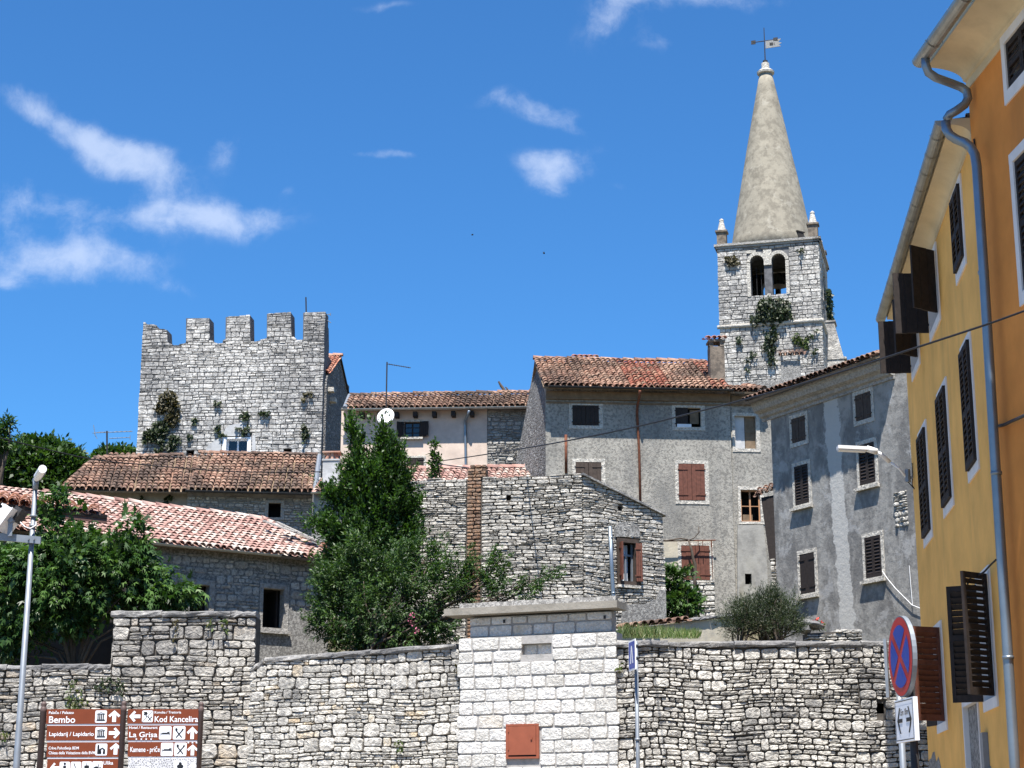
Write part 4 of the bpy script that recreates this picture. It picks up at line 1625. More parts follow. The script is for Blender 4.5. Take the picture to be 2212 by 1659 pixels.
for k, (op, st) in enumerate(wins):
    w = surround(RG, t, op, (.10, .11, .11, .12), M['trim'], .18, .02, sill=.10 if k > 1 else 0)
    if st == 'plank':
        shutters(RG, w, op, 'plank', M['wood_grey'], rnd, setback=-.02, n=2)
    elif st == 'louver':
        shutters(RG, w, op, 'louver', M['wood_dark'], rnd, setback=-.02, pitch=.085, mids=())
    else:
        shutters(RG, w, op, 'plank', M['wood_dark'], rnd, setback=-.02, n=1)
mb = MB()
sa, za = RG.px(*z8(700, 445))
sb, zb = RG.px(*z8(733, 400))
text_on(mb, 'PA', RG.p(sa, za, .003), RG.d, Z, RG.n, sb - sa, .26)
mb.build('painted_letters', M['trim_grey'], t)
# stone showing where the render fell off, by the yellow house
mb = MB()
q0, q1 = RG.px(*z8(872, 960)), RG.px(*z8(932, 745))
L = [(q0[0], q1[1] - .15), (q0[0] + .1, q1[1] + .02), (q1[0], q1[1] + .08), (q1[0] + .03, q0[1] - .1), (q1[0] - .1, q0[1] - .05), (q0[0] - .02, q0[1] + .3)]
masonry(mb, RG, q0[0], q1[0], q0[1], q1[1], band=(.1, .16), w=(.1, .22), gap=.02, bulge=.04, split=.3, seed=3, out=.012, wob=.03, ex=3, seat=-.02)
mb.build('bare_stone', M['rub_flat'], t, smooth=True)
# white cable draped from the lower right window
t2 = thing('cable', 'white cable draped from the lower right window of the blue grey house', 'cable', RG.p3(*z8(800, 1195), .05))
mb = MB()
mb.tube([RG.p3(*z8(x, y), .06) for x, y in ((798, 1195), (825, 1235), (870, 1290), (920, 1340), (960, 1380), (1010, 1400))], .010, 6)
mb.tube([RG.p3(*z8(x, y), .05) for x, y in ((945, 1165), (952, 1260), (962, 1380))], .009, 6)
mb.build('lead', M['cable_white'], t2)

# ------------------------------------------------------------------ grey house in the middle, with its annex
rnd = random.Random(61)
GY = 60.0
GF = Face(at(1178.6, 950, GY), at(1579, 950, GY + .45))
AF = Face(at(1579.5, 950, GY + .55), at(1690, 950, GY + .68))


def z6(x, y):
    return (1080.1 + .28129 * x, 743.1 + .28129 * y)


def grect(f, a, b):
    return f.rect(*z6(*a), *z6(*b))


g_top = GF.px(1380, 868)[1]
W1 = grect(GF, (555, 470), (760, 628))
W2 = grect(GF, (1345, 488), (1545, 640))
W3 = grect(GF, (580, 905), (780, 1150))
W4 = grect(GF, (1368, 918), (1577, 1205))
W5 = GF.rect(1471, 1178, 1534, 1254)
A1 = AF.rect(*z6(1800, 552), *z6(1970, 805))
A2 = AF.rect(*z6(1846, 1120), *z6(2004, 1365))
A3 = AF.rect(1608, 1240, 1623, 1263)
print('GF', GF.L, g_top, [[round(v, 2) for v in w] for w in (W1, W2, W3, W4, W5, A1, A2, A3)])
t = thing('grey_house', 'large grey pebbledash house with brown plank shutters and patched tile roof', 'house', GF.p(GF.L / 2, 8.5, -4))
geave = GF.px(1380, 846)[1]
mb = MB()
wall(mb, GF, [(0, 5), (GF.L, 5), (GF.L, geave + .2), (0, geave + .2)], [grow(w, .06) for w in (W1, W2, W3, W4, W5)], thick=.5, reveal=.2)
wall(mb, AF, [(0, 5), (AF.L, 5), (AF.L, geave + .04), (0, geave + .04)], [grow(w, .06) for w in (A1, A2)] + [A3], thick=.5, reveal=.2)
back_shell(mb, GF, .0, GF.L + 2.4, 5, geave - .1, 8.5, out=-.3)
mb.build('wall', M['grey_front'], t)
# boarded cornice under the eaves
mb = MB()
cz0 = GF.px(1380, 874)[1]
mb.fbox(GF, .02, GF.L, cz0, cz0 + .06, .002, .05)
mb.fbox(GF, .02, GF.L, geave - .34, geave - .06, .002, .12)
mb.fbox(AF, .02, AF.L - .2, geave - .42, geave - .12, .002, .14)
mb.build('eaves_board', M['wood_beam'], t)
# left gable: rough rubble, battered outwards at the back
a0, a1 = GF.p(0, 5, 0), GF.p(0, geave - .02, 0)
SG = Face(at(1150, 950, GY + 4.9), GF.p(0, 0, 0))
gtop = at(1154.5, 783, GY + 4.9)
rid_z = gtop.z
mb = MB()
n1, n2 = 22, 26
pts = []
b_bot = at(1098, 1055, GY + 4.6)
for i in range(n1 + 1):
    u = i / n1
    for j in range(n2 + 1):
        v = j / n2
        lo = a0.lerp(Vector((b_bot.x, b_bot.y, 5)), u)
        zt_ = a1.z + (rid_z - a1.z) * u
        # batter at the back edge
        topx = a1.lerp(Vector((gtop.x, gtop.y, 0)), u)
        kz = v
        zz = 5 + (zt_ - 5) * v
        hgt = max(0, (zz - b_bot.z) / (zt_ - b_bot.z))
        q = lo.lerp(topx, min(1, hgt) ** .8 if hgt > 0 else 0)
        q.z = zz
        pts.append(q)
m_ = n2 + 1
mb.add(pts, [(i * m_ + j, i * m_ + j + 1, (i + 1) * m_ + j + 1, (i + 1) * m_ + j) for i in range(n1) for j in range(n2)])
# one continuous back return
e0 = [pts[n1 * m_ + j] for j in range(m_)]
mb.add(e0 + [p + Vector((3.5, 2.5, 0)) for p in e0], [(j, j + 1, m_ + j + 1, m_ + j) for j in range(n2)])
gm, gt_, gb_, gco = new_mat('gable_rubble')
vor = gt_.nodes.new('ShaderNodeTexVoronoi')
vor.feature = 'DISTANCE_TO_EDGE'
vor.inputs['Scale'].default_value = 5.5
mpn = gt_.nodes.new('ShaderNodeMapping')
mpn.inputs['Scale'].default_value = (1, 1, 1.7)
lk(gt_, gco, mpn.inputs['Vector'])
lk(gt_, mpn.outputs[0], vor.inputs['Vector'])
vor2 = gt_.nodes.new('ShaderNodeTexVoronoi')
vor2.inputs['Scale'].default_value = 5.5
lk(gt_, mpn.outputs[0], vor2.inputs['Vector'])
cc = ramp_n(gt_, vor2.outputs['Color'], [(0.0, (0.16, 0.158, 0.155)), (0.6, (0.27, 0.265, 0.26)), (1.0, (0.42, 0.415, 0.405))])
cc = mix_n(gt_, step_n(gt_, vor.outputs['Distance'], .0, .09, .85, .0), cc, (0.055, 0.053, 0.05))
cc = mix_n(gt_, step_n(gt_, noise_n(gt_, gco, 6, 5, .7), .42, .62, 0, .6), cc, (0.10, 0.10, 0.10))
lk(gt_, cc, gb_.inputs['Base Color'])
hh = math_n(gt_, 'ADD', step_n(gt_, vor.outputs['Distance'], 0, .16), math_n(gt_, 'MULTIPLY', noise_n(gt_, gco, 9, 5, .7), .8))
bump_to(gt_, gb_, hh, .9, .12)
M['gable'] = gm
mb.build('gable_wall', M['gable'], t)
# roof
rf = Roof(GF, geave, .62, R(26.5), slope=0.0)
pl = [rf.px(*q) for q in ((1179, 843), (1581, 850), (1600, 800), (1536, 784), (1160, 780))]
pl = [(pl[0][0] - .02, 0), (pl[1][0], 0), (pl[1][0], pl[3][1]), (pl[3][0], pl[3][1]), (pl[0][0] - .35, pl[4][1])]
rl = max(pl[3][1], pl[4][1])
pl = [(pl[0][0], 0), (pl[1][0], 0), (pl[1][0], rl), (pl[0][0] + .02, rl)]
print('grey roof poly', pl)
mb, ut = MB(), MB()
tiles(mb, ut, rf, pl, pitch=.205, row=.34, rnd=rnd, sag=.06, jit=.016)
ridge(mb, rf.p(pl[3][0] - .05, rl, .02), rf.p(pl[2][0], rl, .02), rnd, .13, .42)
# rear slope
ut.quad(rf.p(pl[3][0], rl, -.05), rf.p(pl[2][0], rl, -.05), rf.p(pl[2][0], rl, -.05) - GF.n * 4 - Z * 2, rf.p(pl[3][0], rl, -.05) - GF.n * 4 - Z * 2)
ro = mb.build('roof', M['tile_grey'], t, smooth=True)
ut.build('roof_boards', M['wood_beam'], ro)
# annex roof
rf2 = Roof(AF, geave - .02, .55, R(17))
ar = AF.px(1644, 840)[0]
mb, ut = MB(), MB()
tiles(mb, ut, rf2, [(-.1, 0), (ar, 0), (ar - .15, 1.5), (-.1, 2.2)], pitch=.205, row=.34, rnd=rnd, sag=.05, jit=.02)
ridge(mb, rf2.p(ar, .02, .06), rf2.p(ar - .45, 1.6, .08), rnd, .12, .4)
ro = mb.build('annex_roof', M['tile_old'], t, smooth=True)
ut.build('roof_boards', M['wood_beam'], ro)
mb = MB()
gutter(mb, GF.p(.05, geave + .0, .63), GF.p(GF.L + .02, geave - .02, .63), .07, rings=1.3)
mb.build('gutter', M['dark_metal'], t)
mb = MB()
sp = GF.px(1377, 870)[0]
zb = GF.px(1385, 1092)[1]
mb.tube([GF.p(sp, geave - .13, .68), GF.p(sp, geave - .3, .5), GF.p(sp - .02, geave - .55, .12), GF.p(sp - .03, geave - .8, .07), GF.p(sp + .02, geave - 2.2, .07), GF.p(sp + .03, zb - 1.5, .07)], .045, 8)
mb.build('downpipe', M['rust'], t, smooth=True)
mb = MB()
s1, z1 = GF.px(1222, 940)
s2, z2 = GF.px(1222.5, 1022)
mb.tube([GF.p(s1, z1, .06), GF.p(s2, z2, .06)], .05, 8)
mb.build('flue_pipe', M['rust'], t, smooth=True)
# windows of the main front
for op, kind in ((W1, 'dark'), (W2, 'half'), (W3, 'brown2'), (W4, 'brown'), (W5, 'brown')):
    w = surround(GF, t, op, (.12, .14, .12, .12), M['trim'], .18, .02)
    if kind == 'dark':
        shutters(GF, w, op, 'plank', M['wood_dark'], rnd, setback=-.03, n=3)
    elif kind == 'brown':
        shutters(GF, w, op, 'plank', M['wood_brown'], rnd, setback=-.03, n=3)
    elif kind == 'brown2':
        shutters(GF, w, op, 'plank', M['wood_grey'], rnd, setback=-.03, n=3)
    else:
        niche(GF, w, op, M['dark_room'], .9, .18)
        shutters(GF, w, op, 'plank', M['wood_dark'], rnd, setback=-.02, n=2, only=0)
        mb = MB()
        hw = (op[2] + op[0]) / 2
        mb.fbox(GF, hw + .08, op[2] - .06, op[1] + .15, op[3] - .05, -.16, -.13)
        mb.build('board', M['wood_beam'], w)
        mb = MB()
        mb.fbox(GF, op[0] + .05, hw + .1, op[1] - .02, op[1] + .1, -.02, .05)
        mb.build('rag', M['curtain'], w)
# pale plaster round the lowest window and bare stone beneath it
mb = MB()
pq = GF.rect(1428, 1166, 1542, 1252)
wall(mb, GF, [(pq[0], pq[1]), (pq[2], pq[1]), (pq[2], pq[3]), (pq[0], pq[3])], [grow(W5, .10)], thick=.02, out=.006)
mb.build('plaster_patch', M['grey_patch'], t)
mb = MB()
pq = GF.rect(1428, 1255, 1546, 1345)
masonry(mb, GF, pq[0], pq[2], pq[1], pq[3], band=(.12, .22), w=(.2, .5), gap=.02, bulge=.04, split=.3, seed=9, out=.02, seat=-.03, wob=.03)
mb.build('bare_stone', M['rub_pale'], t, smooth=True)
mb = MB()
mb.tube([GF.p3(1425, 1169, .25), GF.p3(1546, 1167, .25)], .02, 6)
for x in (1508, 1518, 1536):
    mb.tube([GF.p3(x, 1167, .25), GF.p3(x, 1182, .25)], .014, 6)
mb.tube([GF.p3(1537, 1168, .25), GF.p3(1540, 1252, .1)], .014, 6)
mb.build('iron_bar', M['rust'], t)
t2 = thing('vine', 'gnarled bare vine stem climbing past the lowest brown shutters of the grey house', 'plant', GF.p3(1501, 1275, .3))
mb = MB()
mb.tube([GF.p3(x, y, .3) for x, y in ((1501, 1290), (1501, 1253), (1502, 1220), (1497, 1207), (1494, 1188), (1487, 1166))], [.07, .06, .055, .05, .045, .03], 8)
mb.tube([GF.p3(x, y, .28) for x, y in ((1487, 1166), (1470, 1163), (1440, 1168), (1425, 1166))], .025, 6)
mb.tube([GF.p3(x, y, .28) for x, y in ((1488, 1167), (1500, 1162), (1510, 1150), (1509, 1138))], .018, 6)
mb.build('stem', M['bark'], t2, smooth=True)
# annex windows
w = surround(AF, t, A1, (.10, .14, .11, .12), M['trim'], .2, .02)
hw = (A1[0] + A1[2]) / 2
mb = MB()
mb.fbox(AF, A1[0] + .01, hw - .01, A1[1] + .01, A1[3] - .01, -.16, -.12)
mb.build('shutter', M['castle_plaster'], w)
mb = MB()
mb.fbox(AF, hw + .01, A1[2] - .01, A1[1] + .01, A1[3] - .01, -.16, -.125)
mb.fbox(AF, hw + .01, A1[2] - .01, (A1[1] + A1[3]) / 2, (A1[1] + A1[3]) / 2 + .03, -.125, -.11)
mb.build('shutter', M['wood_beam'], w)
w = surround(AF, t, A2, (.10, .12, .12, .09), M['trim'], .2, .03)
niche(AF, w, A2, M['dark_room'], .9, .2)
glazing(AF, w, A2, M['frame_wood'], .10, .045, 2, 2, pane=False)
mb = MB()
mb.fbox(AF, A2[0] + .1, A2[2] - .25, A2[1] + .05, A2[1] + .28, -.3, -.2)
mb.build('crate_board', M['wood_beam'], w)
mb = MB()
nic = niche(AF, t, A3, M['dark_room'], .5, .0)
nic.name = 'vent_hole'
# stained lower part of the annex
mb = MB()
L = [AF.px(*q) for q in ((1592, 1345), (1592, 1135), (1648, 1135), (1655, 1205), (1662, 1345))]
wall(mb, AF, [L[0], L[4], L[3], L[2], L[1]], [grow(A3, .0)], thick=.15, out=.09)
mb.build('buttress', M['grey_annex'], t)
# chimneys
mb = MB()
ct = at(1549, 790, GY + 4)
c0 = rf.p(*rf.px(1540, 822), 0)
cx, cy = c0.x + .15, c0.y + .1
cw = .26
zt_ = at(1549, 752, cy).z
mb.obox(Vector((cx, cy, 0)), GF.d, -GF.n, Z, -cw, cw, -cw, cw, c0.z - 1.2, zt_)
for sx in (-1, 1):
    for sy in (-1, 1):
        mb.obox(Vector((cx + sx * (cw - .07), cy + sy * (cw - .07), 0)), GF.d, -GF.n, Z, -.07, .07, -.07, .07, zt_, zt_ + .17)
mb.obox(Vector((cx, cy, 0)), GF.d, -GF.n, Z, -cw - .04, cw + .04, -cw - .04, cw + .04, zt_ + .17, zt_ + .24)
ch = mb.build('chimney', M['chimney_stone'], t)
mb = MB()
fc = Face(Vector((cx - .38, cy - .34, 0)), Vector((cx + .38, cy - .34, 0)))
tiles(mb, None, Roof(fc, zt_ + .26, 0, R(14)), [(0, 0), (.76, 0), (.76, .7), (0, .7)], pitch=.19, row=.36, rnd=rnd, sag=0)
mb.build('tile_cap', M['tile_red'], ch, smooth=True)
# low chimney on the ridge
mb = MB()
p0 = rf.p(rf.px(1246, 782)[0], rl, 0)
p1 = rf.p(rf.px(1312, 782)[0], rl, 0)
fz = Face(p0 - GF.n * .5, p1 - GF.n * .5)
zz = at(1280, 775, fz.o.y).z
mb.fbox(fz, 0, fz.L, p0.z - .6, zz, -.7, 0)
ch2 = mb.build('chimney', M['trim'], t)
mb = MB()
tiles(mb, None, Roof(fz, zz + .01, .12, R(16)), [(-.08, 0), (fz.L * .72, 0), (fz.L * .72, .7), (-.08, .7)], pitch=.2, row=.34, rnd=rnd, sag=0)
mb.build('tile_cap', M['tile_red'], ch2, smooth=True)
# narrow lean-to between the annex and the blue-grey house
t = thing('lean_to', 'narrow lean-to roof over a near black wall standing in for the dark slot between two grey houses', 'shed', AF.p(AF.L, 8, .6))
LF = Face(at(1640, 1150, GY - 2.6), at(1700, 1150, GY - 2.9))
lp = LF.rect(1646, 1070, 1690, 1260)
mb = MB()
L = [LF.px(*q) for q in ((1662, 1210), (1690, 1260), (1690, 1066), (1644, 1075))]
wall(mb, LF, [L[0], L[1], L[2], L[3]], [], thick=.25)
mb.build('wall', M['wood_dark'], t)  # near-black wall stands in for the dark slot between the houses
mb = MB()
rl_ = Roof(LF, LF.px(1650, 1072)[1], .1, R(22), slope=.30)
tiles(mb, None, rl_, [(-.05, 0), (.95, 0), (.95, 1.0), (-.05, 1.0)], pitch=.19, row=.33, rnd=rnd)
mb.build('roof', M['tile_old'], t, smooth=True)
mb = MB()
s0, z1 = LF.px(1663, 1207)
s1, z0 = LF.px(1692, 1345)
masonry(mb, LF, s0, s1, z0 - 1, z1, band=(.1, .18), w=(.1, .25), gap=.02, bulge=.03, seed=77, split=.4, seat=-.2, ex=3.5)
mb.build('stone_base', M['rub_flat'], t, smooth=True)

# ------------------------------------------------------------------ flat-stone house with the brick strip
rnd = random.Random(71)
WF = Face(at(880, 1150, 43.85), at(1260, 1150, 43.0))
WG = Face(at(1260, 1150, 43.0), at(1435, 1200, 44.15))


def z5(x, y):
    return (864.1 + .28125 * x, 1002.3 + .28125 * y)


wzl, wzr = WF.px(892, 1037)[1], WF.px(1250, 1023)[1]
wzt = lambda s: wzl + (wzr - wzl) * s / WF.L + .05 * noise.noise(Vector((s * 2.2, 0, 4)))
ga, gb = WG.px(1258, 1027)[1], WG.px(1434, 1116)[1]
gzt = lambda s: ga + (gb - ga) * s / WG.L
wop = WG.rect(*z5(1690, 600), *z5(1810, 905))
hol1 = WF.rect(*z5(812, 237), *z5(848, 275))
hol2 = WG.rect(*z5(1677, 322), *z5(1710, 360))
bs0, bs1 = WF.px(1008, 1100)[0], WF.px(1040, 1100)[0]
print('WF', WF.L, wzl, wzr, WG.L, ga, gb, wop)
t = thing('stone_house', 'pale flat stone house with a brown brick strip up its wall', 'house', WF.p(WF.L / 2, 5.5, -3))
mb = MB()
wall(mb, WF, [(0, 4), (WF.L, 4), (WF.L, wzr - .02), (0, wzl - .02)], [hol1], thick=.4, out=-.045, reveal=.3)
wall(mb, WG, [(0, 4), (WG.L, 4), (WG.L, gb - .02), (0, ga - .02)], [grow(wop, .05), hol2], thick=.4, out=-.045, reveal=.3)
c0, c1, c2 = WF.p(0, 4, -.1), WF.p(0, 4, -5), WG.p(WG.L, 4, -.05)
c3 = c2 + Vector((-1.2, 4.2, 0))
for p, q, zp, zq in ((c0, c1, wzl, wzl), (c1, c3, wzl - .05, gb), (c3, c2, gb, gb)):
    mb.quad(p, q, Vector((q.x, q.y, zq)), Vector((p.x, p.y, zp)))
mb.build('core', M['mortar_dark'], t)
mb = MB()
brickh = (bs0, 4, bs1, 30)
masonry(mb, WF, 0, WF.L, 6.0, wzt, band=(.065, .12), w=(.18, .46), gap=.013, bulge=.028, split=.2, wob=.07, seed=31, ex=5, nper=12, jit=.09, holes=[brickh, hol1], layers=(2,), sub=(.15, .35))
masonry(mb, WG, .0, WG.L, 6.0, gzt, band=(.065, .12), w=(.18, .46), gap=.013, bulge=.028, split=.2, wob=.07, seed=32, ex=5, nper=12, jit=.09, holes=[grow(wop, .12), hol2], layers=(2,), sub=(.15, .35))
mb.build('masonry', M['rub_flat'], t)
mb = MB()
masonry(mb, WF, bs0 + .01, bs1 - .01, 6.0, wzr + .0, band=(.085, .105), w=(.13, .24), gap=.016, bulge=.02, split=0, wob=.05, seed=33, ex=5, jit=.05)
mb.build('brick_flue', M['brickstrip'], t, smooth=True)
# broken brick stack on top of the strip
mb = MB()
sa, za = WF.px(1009, 1033)
sb, zb = WF.px(1050, 1006)
for k in range(4):
    fz = Face(WF.p(sa, 0, -.02), WF.p(sb, 0, -.02))
    masonry(mb, fz, .0 if k < 3 else .05, fz.L, za + k * .085, za + (k + 1) * .085, band=(.085, .085), w=(.14, .25), gap=.015, bulge=.02, split=0, seed=80 + k, seat=-.3, ex=5)
mb.obox(WF.p(sa, 0, -.06), WF.d, -WF.n, Z, .04, sb - sa - .04, 0, .4, za - .2, zb - .04)
mb.build('chimney', M['brickstrip'], t, smooth=False)
# render at the foot of the gable
mb = MB()
L = [WG.px(*z5(*q)) for q in ((1690, 1250), (2040, 1250), (2034, 970), (1985, 965), (1960, 1040), (1880, 1075), (1700, 1080))]
wall(mb, WG, L, [], thick=.03, out=.045)
mb.build('render', M['concrete_rough'], t)
mb = MB()
L = [WG.px(*z5(*q)) for q in ((1640, 560), (1840, 560), (1830, 480), (1760, 440), (1680, 450), (1640, 490))]
wall(mb, WG, L, [], thick=.03, out=.035)
mb.build('render', M['concrete_rough'], t)
# sloping stone roof slabs over the gable, the roof falls away behind
mb = MB()
ra, rb = WG.p(-.05, gzt(0) + .0, .10), WG.p(WG.L + .05, gzt(WG.L), .10)
back = -WG.n * 4.2
mb.add([ra, rb, rb + back, ra + back] + [q + Z * .05 for q in (ra, rb, rb + back, ra + back)],
       [(0, 3, 2, 1), (4, 5, 6, 7), (0, 1, 5, 4), (1, 2, 6, 5), (2, 3, 7, 6), (3, 0, 4, 7)])
lc = WF.p(0, wzl - .03, -.05)
mb.quad(lc, WF.p(WF.L, wzr - .03, -.05), ra + back, lc - WF.n * 4.5)
mb.build('roof', M['coping'], t)
w = surround(WG, t, wop, (.10, .10, .10, .10), M['wood_grey'], .2, .03)
w['label'] = 'grey timber window frame with ragged curtain'
mb = MB()
mb.fbox(WG, wop[0] - .11, wop[2] + .11, wop[1] - .17, wop[1] - .10, -.02, .08)
mb.build('sill', M['trim'], w)
niche(WG, w, wop, M['dark_room'], .8, .2)
mb = MB()
q = wop
mb.fbox(WG, q[0] + .01, q[0] + .05, q[1], q[3], -.15, -.1)
mb.fbox(WG, q[2] - .05, q[2] - .01, q[1], q[3], -.15, -.1)
zm = q[1] + (q[3] - q[1]) * .66
mb.fbox(WG, q[0] + .05, q[2] - .05, zm, zm + .05, -.15, -.102)
mb.fbox(WG, (q[0] + q[2]) / 2 - .02, (q[0] + q[2]) / 2 + .02, q[1], zm, -.15, -.104)
mb.build('frame', M['galv'], w)
mb = MB()
nn = 24
pts = []
for i in range(nn + 1):
    u = i / nn
    s = q[0] + .06 + (q[2] - q[0] - .12) * u
    o = -.24 + .025 * math.sin(u * 24)
    pts += [WG.p(s, q[1] + .02, o), WG.p(s, q[3] - .02, o)]
mb.add(pts, [(2 * i, 2 * i + 2, 2 * i + 3, 2 * i + 1) for i in range(nn)])
mb.build('curtain', M['curtain'], w, smooth=True)
for side, th in (('left', 100), ('right', 150)):
    open_leaf(WG, w, side, q, th, .16, M['wood_brown'], rnd, style='plank', out=.035)
mb = MB()
mb.tube([WG.p3(*z5(1613, 480), .07), WG.p3(*z5(1625, 800), .07), WG.p3(*z5(1640, 1060), .07), WG.p3(*z5(1642, 1120), .07)], .055, 10)
for y in (560, 985):
    mb.tube([WG.p3(*z5(1616 + (y - 480) * .043, y), .07), WG.p3(*z5(1617 + (y - 480) * .043, y + 12), .07)], .066, 10)
mb.build('downpipe', M['zinc_blue'], t, smooth=True)


# ------------------------------------------------------------------ pink plastered house
rnd = random.Random(81)
PY = 66.5
PF = Face(at(739, 950, PY + .25), at(1175, 950, PY - .25))


def z4(x, y):
    return (691.3 + .23438 * x, 743.1 + .23438 * y)


pe = PF.px(940, 886)[1]
sp = PF.px(1052, 950)[0]
P1 = PF.rect(*z4(775, 718), *z4(922, 860))
P2 = PF.rect(*z4(800, 1050), *z4(955, 1165))
t = thing('pink_house', 'low pale pink plaster house with tiled roof between tower and grey house', 'house', PF.p(PF.L / 2, 11, -3))
mb = MB()
wall(mb, PF, [(-.05, 8), (sp, 8), (sp, pe + .14), (-.05, pe + .14)], [grow(P1, .04), grow(P2, .04)], thick=.5, reveal=.2)
back_shell(mb, PF, -.05, PF.L, 8, pe - .1, 6)
mb.build('wall', M['pink'], t)
mb = MB()
wall(mb, PF, [(sp, 8), (PF.L, 8), (PF.L, pe + .14), (sp, pe + .14)], [], thick=.4, out=-.03)
mc = mb.build('rubble_wall', M['mortar_grey'], t)
mb = MB()
masonry(mb, PF, sp + .02, PF.L, PF.px(1080, 1040)[1], pe - .05, band=(.12, .22), w=(.14, .36), gap=.03, bulge=.03, split=.4, wob=.05, seed=4, ex=3.2, jit=.1)
mb.build('masonry', M['rub_house'], mc)
rf = Roof(PF, pe, .45, R(27))
hb = max(rf.px(760, 856)[1], rf.px(1138, 851)[1])
pa, pb = rf.px(744, 886)[0], rf.px(1175, 880)[0]
pc = rf.px(757, 855)[0]
mb, ut = MB(), MB()
tiles(mb, ut, rf, [(pa, 0), (pb, 0), (pb, hb), (pc, hb)], pitch=.215, row=.34, rnd=rnd, sag=.03)
ridge(mb, rf.p(pc, hb, .02), rf.p(pb, hb, .02), rnd, .13, .42)
ut.quad(rf.p(pc, hb, -.05), rf.p(pb, hb, -.05), rf.p(pb, hb, -.05) - PF.n * 4 - Z * 2, rf.p(pc, hb, -.05) - PF.n * 4 - Z * 2)
ro = mb.build('roof', M['tile_old'], t, smooth=True)
ut.build('roof_boards', M['wood_beam'], ro)
mb = MB()
mb.tube([rf.p(pa - .02, -.02, .03), rf.p(pc - .02, hb, .03)], .09, 8)
mb.build('verge_flashing', M['galv'], t)
mb = MB()
gutter(mb, PF.p(PF.px(741, 893)[0], pe - .01, .47), PF.p(PF.L - .6, pe - .02, .47), .08, rings=1.4)
mb.build('gutter', M['zinc'], t)
mb = MB()
mb.tube([PF.p3(*z4(1375, 612), .5), PF.p3(*z4(1365, 650), .4), PF.p3(*z4(1338, 705), .1), PF.p3(*z4(1338, 760), .07), PF.p3(*z4(1345, 1110), .07), PF.p3(*z4(1345, 1200), .07)], .055, 10)
mb.build('downpipe', M['zinc_blue'], t, smooth=True)
for x in (400, 560, 715, 885, 1060, 1235, 1405):
    mb = MB()
    s, z = PF.px(*z4(x, 655))
    mb.fbox(PF, s - .08, s + .08, pe - .32, pe - .13, .0, .40)
    mb.build('rafter_end', M['wood_dark'], t)
w = surround(PF, t, P1, (.07, .07, .08, .06), M['trim'], .2, .015, sill=.12)
glazing(PF, w, P1, M['wood_dark'], .14, .05, 2, 3)
hw = (P1[2] - P1[0]) / 2
open_leaf(PF, w, 'left', P1, 158, hw * .9, M['wood_dark'], rnd, style='plank')
open_leaf(PF, w, 'right', P1, 168, hw * 1.1, M['wood_dark'], rnd, style='plank')
w = surround(PF, t, P2, (.06, .09, .08, .06), M['trim'], .2, .02)
shutters(PF, w, P2, 'plank', M['wood_dark'], rnd, setback=-.02, n=2)
# lower tiled roof in front
QF = Face(at(676, 1060, 61.2), at(1146, 1060, 60.6))
qe = QF.px(700, 1066)[1]
qz = QF.px(1000, 1062)[1]
t = thing('low_house', 'low house showing only a pinkish tile strip behind the flat stone house', 'house', QF.p(QF.L / 2, 9, -2))
mb = MB()
wall(mb, QF, [(0, 8), (QF.L, 8), (QF.L, qe + .06), (0, qe + .06)], [], thick=.4)
back_shell(mb, QF, 0, QF.L, 8, qe - .05, 3.5, top=False)
mb.build('wall', M['mortar_grey'], t)
rf = Roof(QF, qe, .3, R(25))
hq = rf.px(900, 1023)[1]
hr = rf.px(1140, 1012)[1]
hq = max(hq, hr)
mb, ut = MB(), MB()
tiles(mb, ut, rf, [(.1, 0), (QF.L, 0), (QF.L, hq), (.1, hq)], pitch=.215, row=.35, rnd=rnd)
ridge(mb, rf.p(.1, hq, .03), rf.p(QF.L + .1, hq, .03), rnd, .14, .45)
ro = mb.build('roof', M['tile_pink'], t, smooth=True)
ut.build('roof_boards', M['wood_beam'], ro)
mb = MB()
gutter(mb, QF.p(0, qe - .01, .32), QF.p(QF.L, qe - .01, .32), .07)
mb.build('gutter', M['zinc'], t)
mb = MB()
a, b = rf.px(866, 1062), rf.px(902, 1048)
mb.obox(rf.p(a[0], a[1] - .1, .1), rf.d, rf.w, rf.n, 0, b[0] - a[0], 0, .9, 0, .06)
mb.build('roof_window', M['sign_blue'] if False else M['glass'], t)
# chimney with a tile shelter by the castle tower
mb = MB()
cp = at(718, 1030, 61.5)
cz = at(718, 998, 61.5).z
hw = .30
mb.obox(Vector((cp.x, cp.y, 0)), QF.d, -QF.n, Z, -hw, hw, -hw, hw, cp.z - 1.6, cz)
mb.obox(Vector((cp.x, cp.y, 0)), QF.d, -QF.n, Z, -hw - .03, hw + .03, -hw - .03, hw + .03, cz - .01, cz + .05)
ch = mb.build('chimney', M['castle_plaster'], t)
mb = MB()
zt_ = at(718, 981, 61.5).z
for a in (-.2, .0, .2):
    mb.tube([Vector((cp.x + a, cp.y - .2, cz + .04)), Vector((cp.x + a * .55, cp.y - .2, zt_))], .065, 8)
mb.obox(Vector((cp.x, cp.y, 0)), QF.d, -QF.n, Z, -hw - .02, hw + .02, -hw - .02, hw + .02, zt_, zt_ + .05)
mb.build('chimney_cap', M['tile_red'], ch)

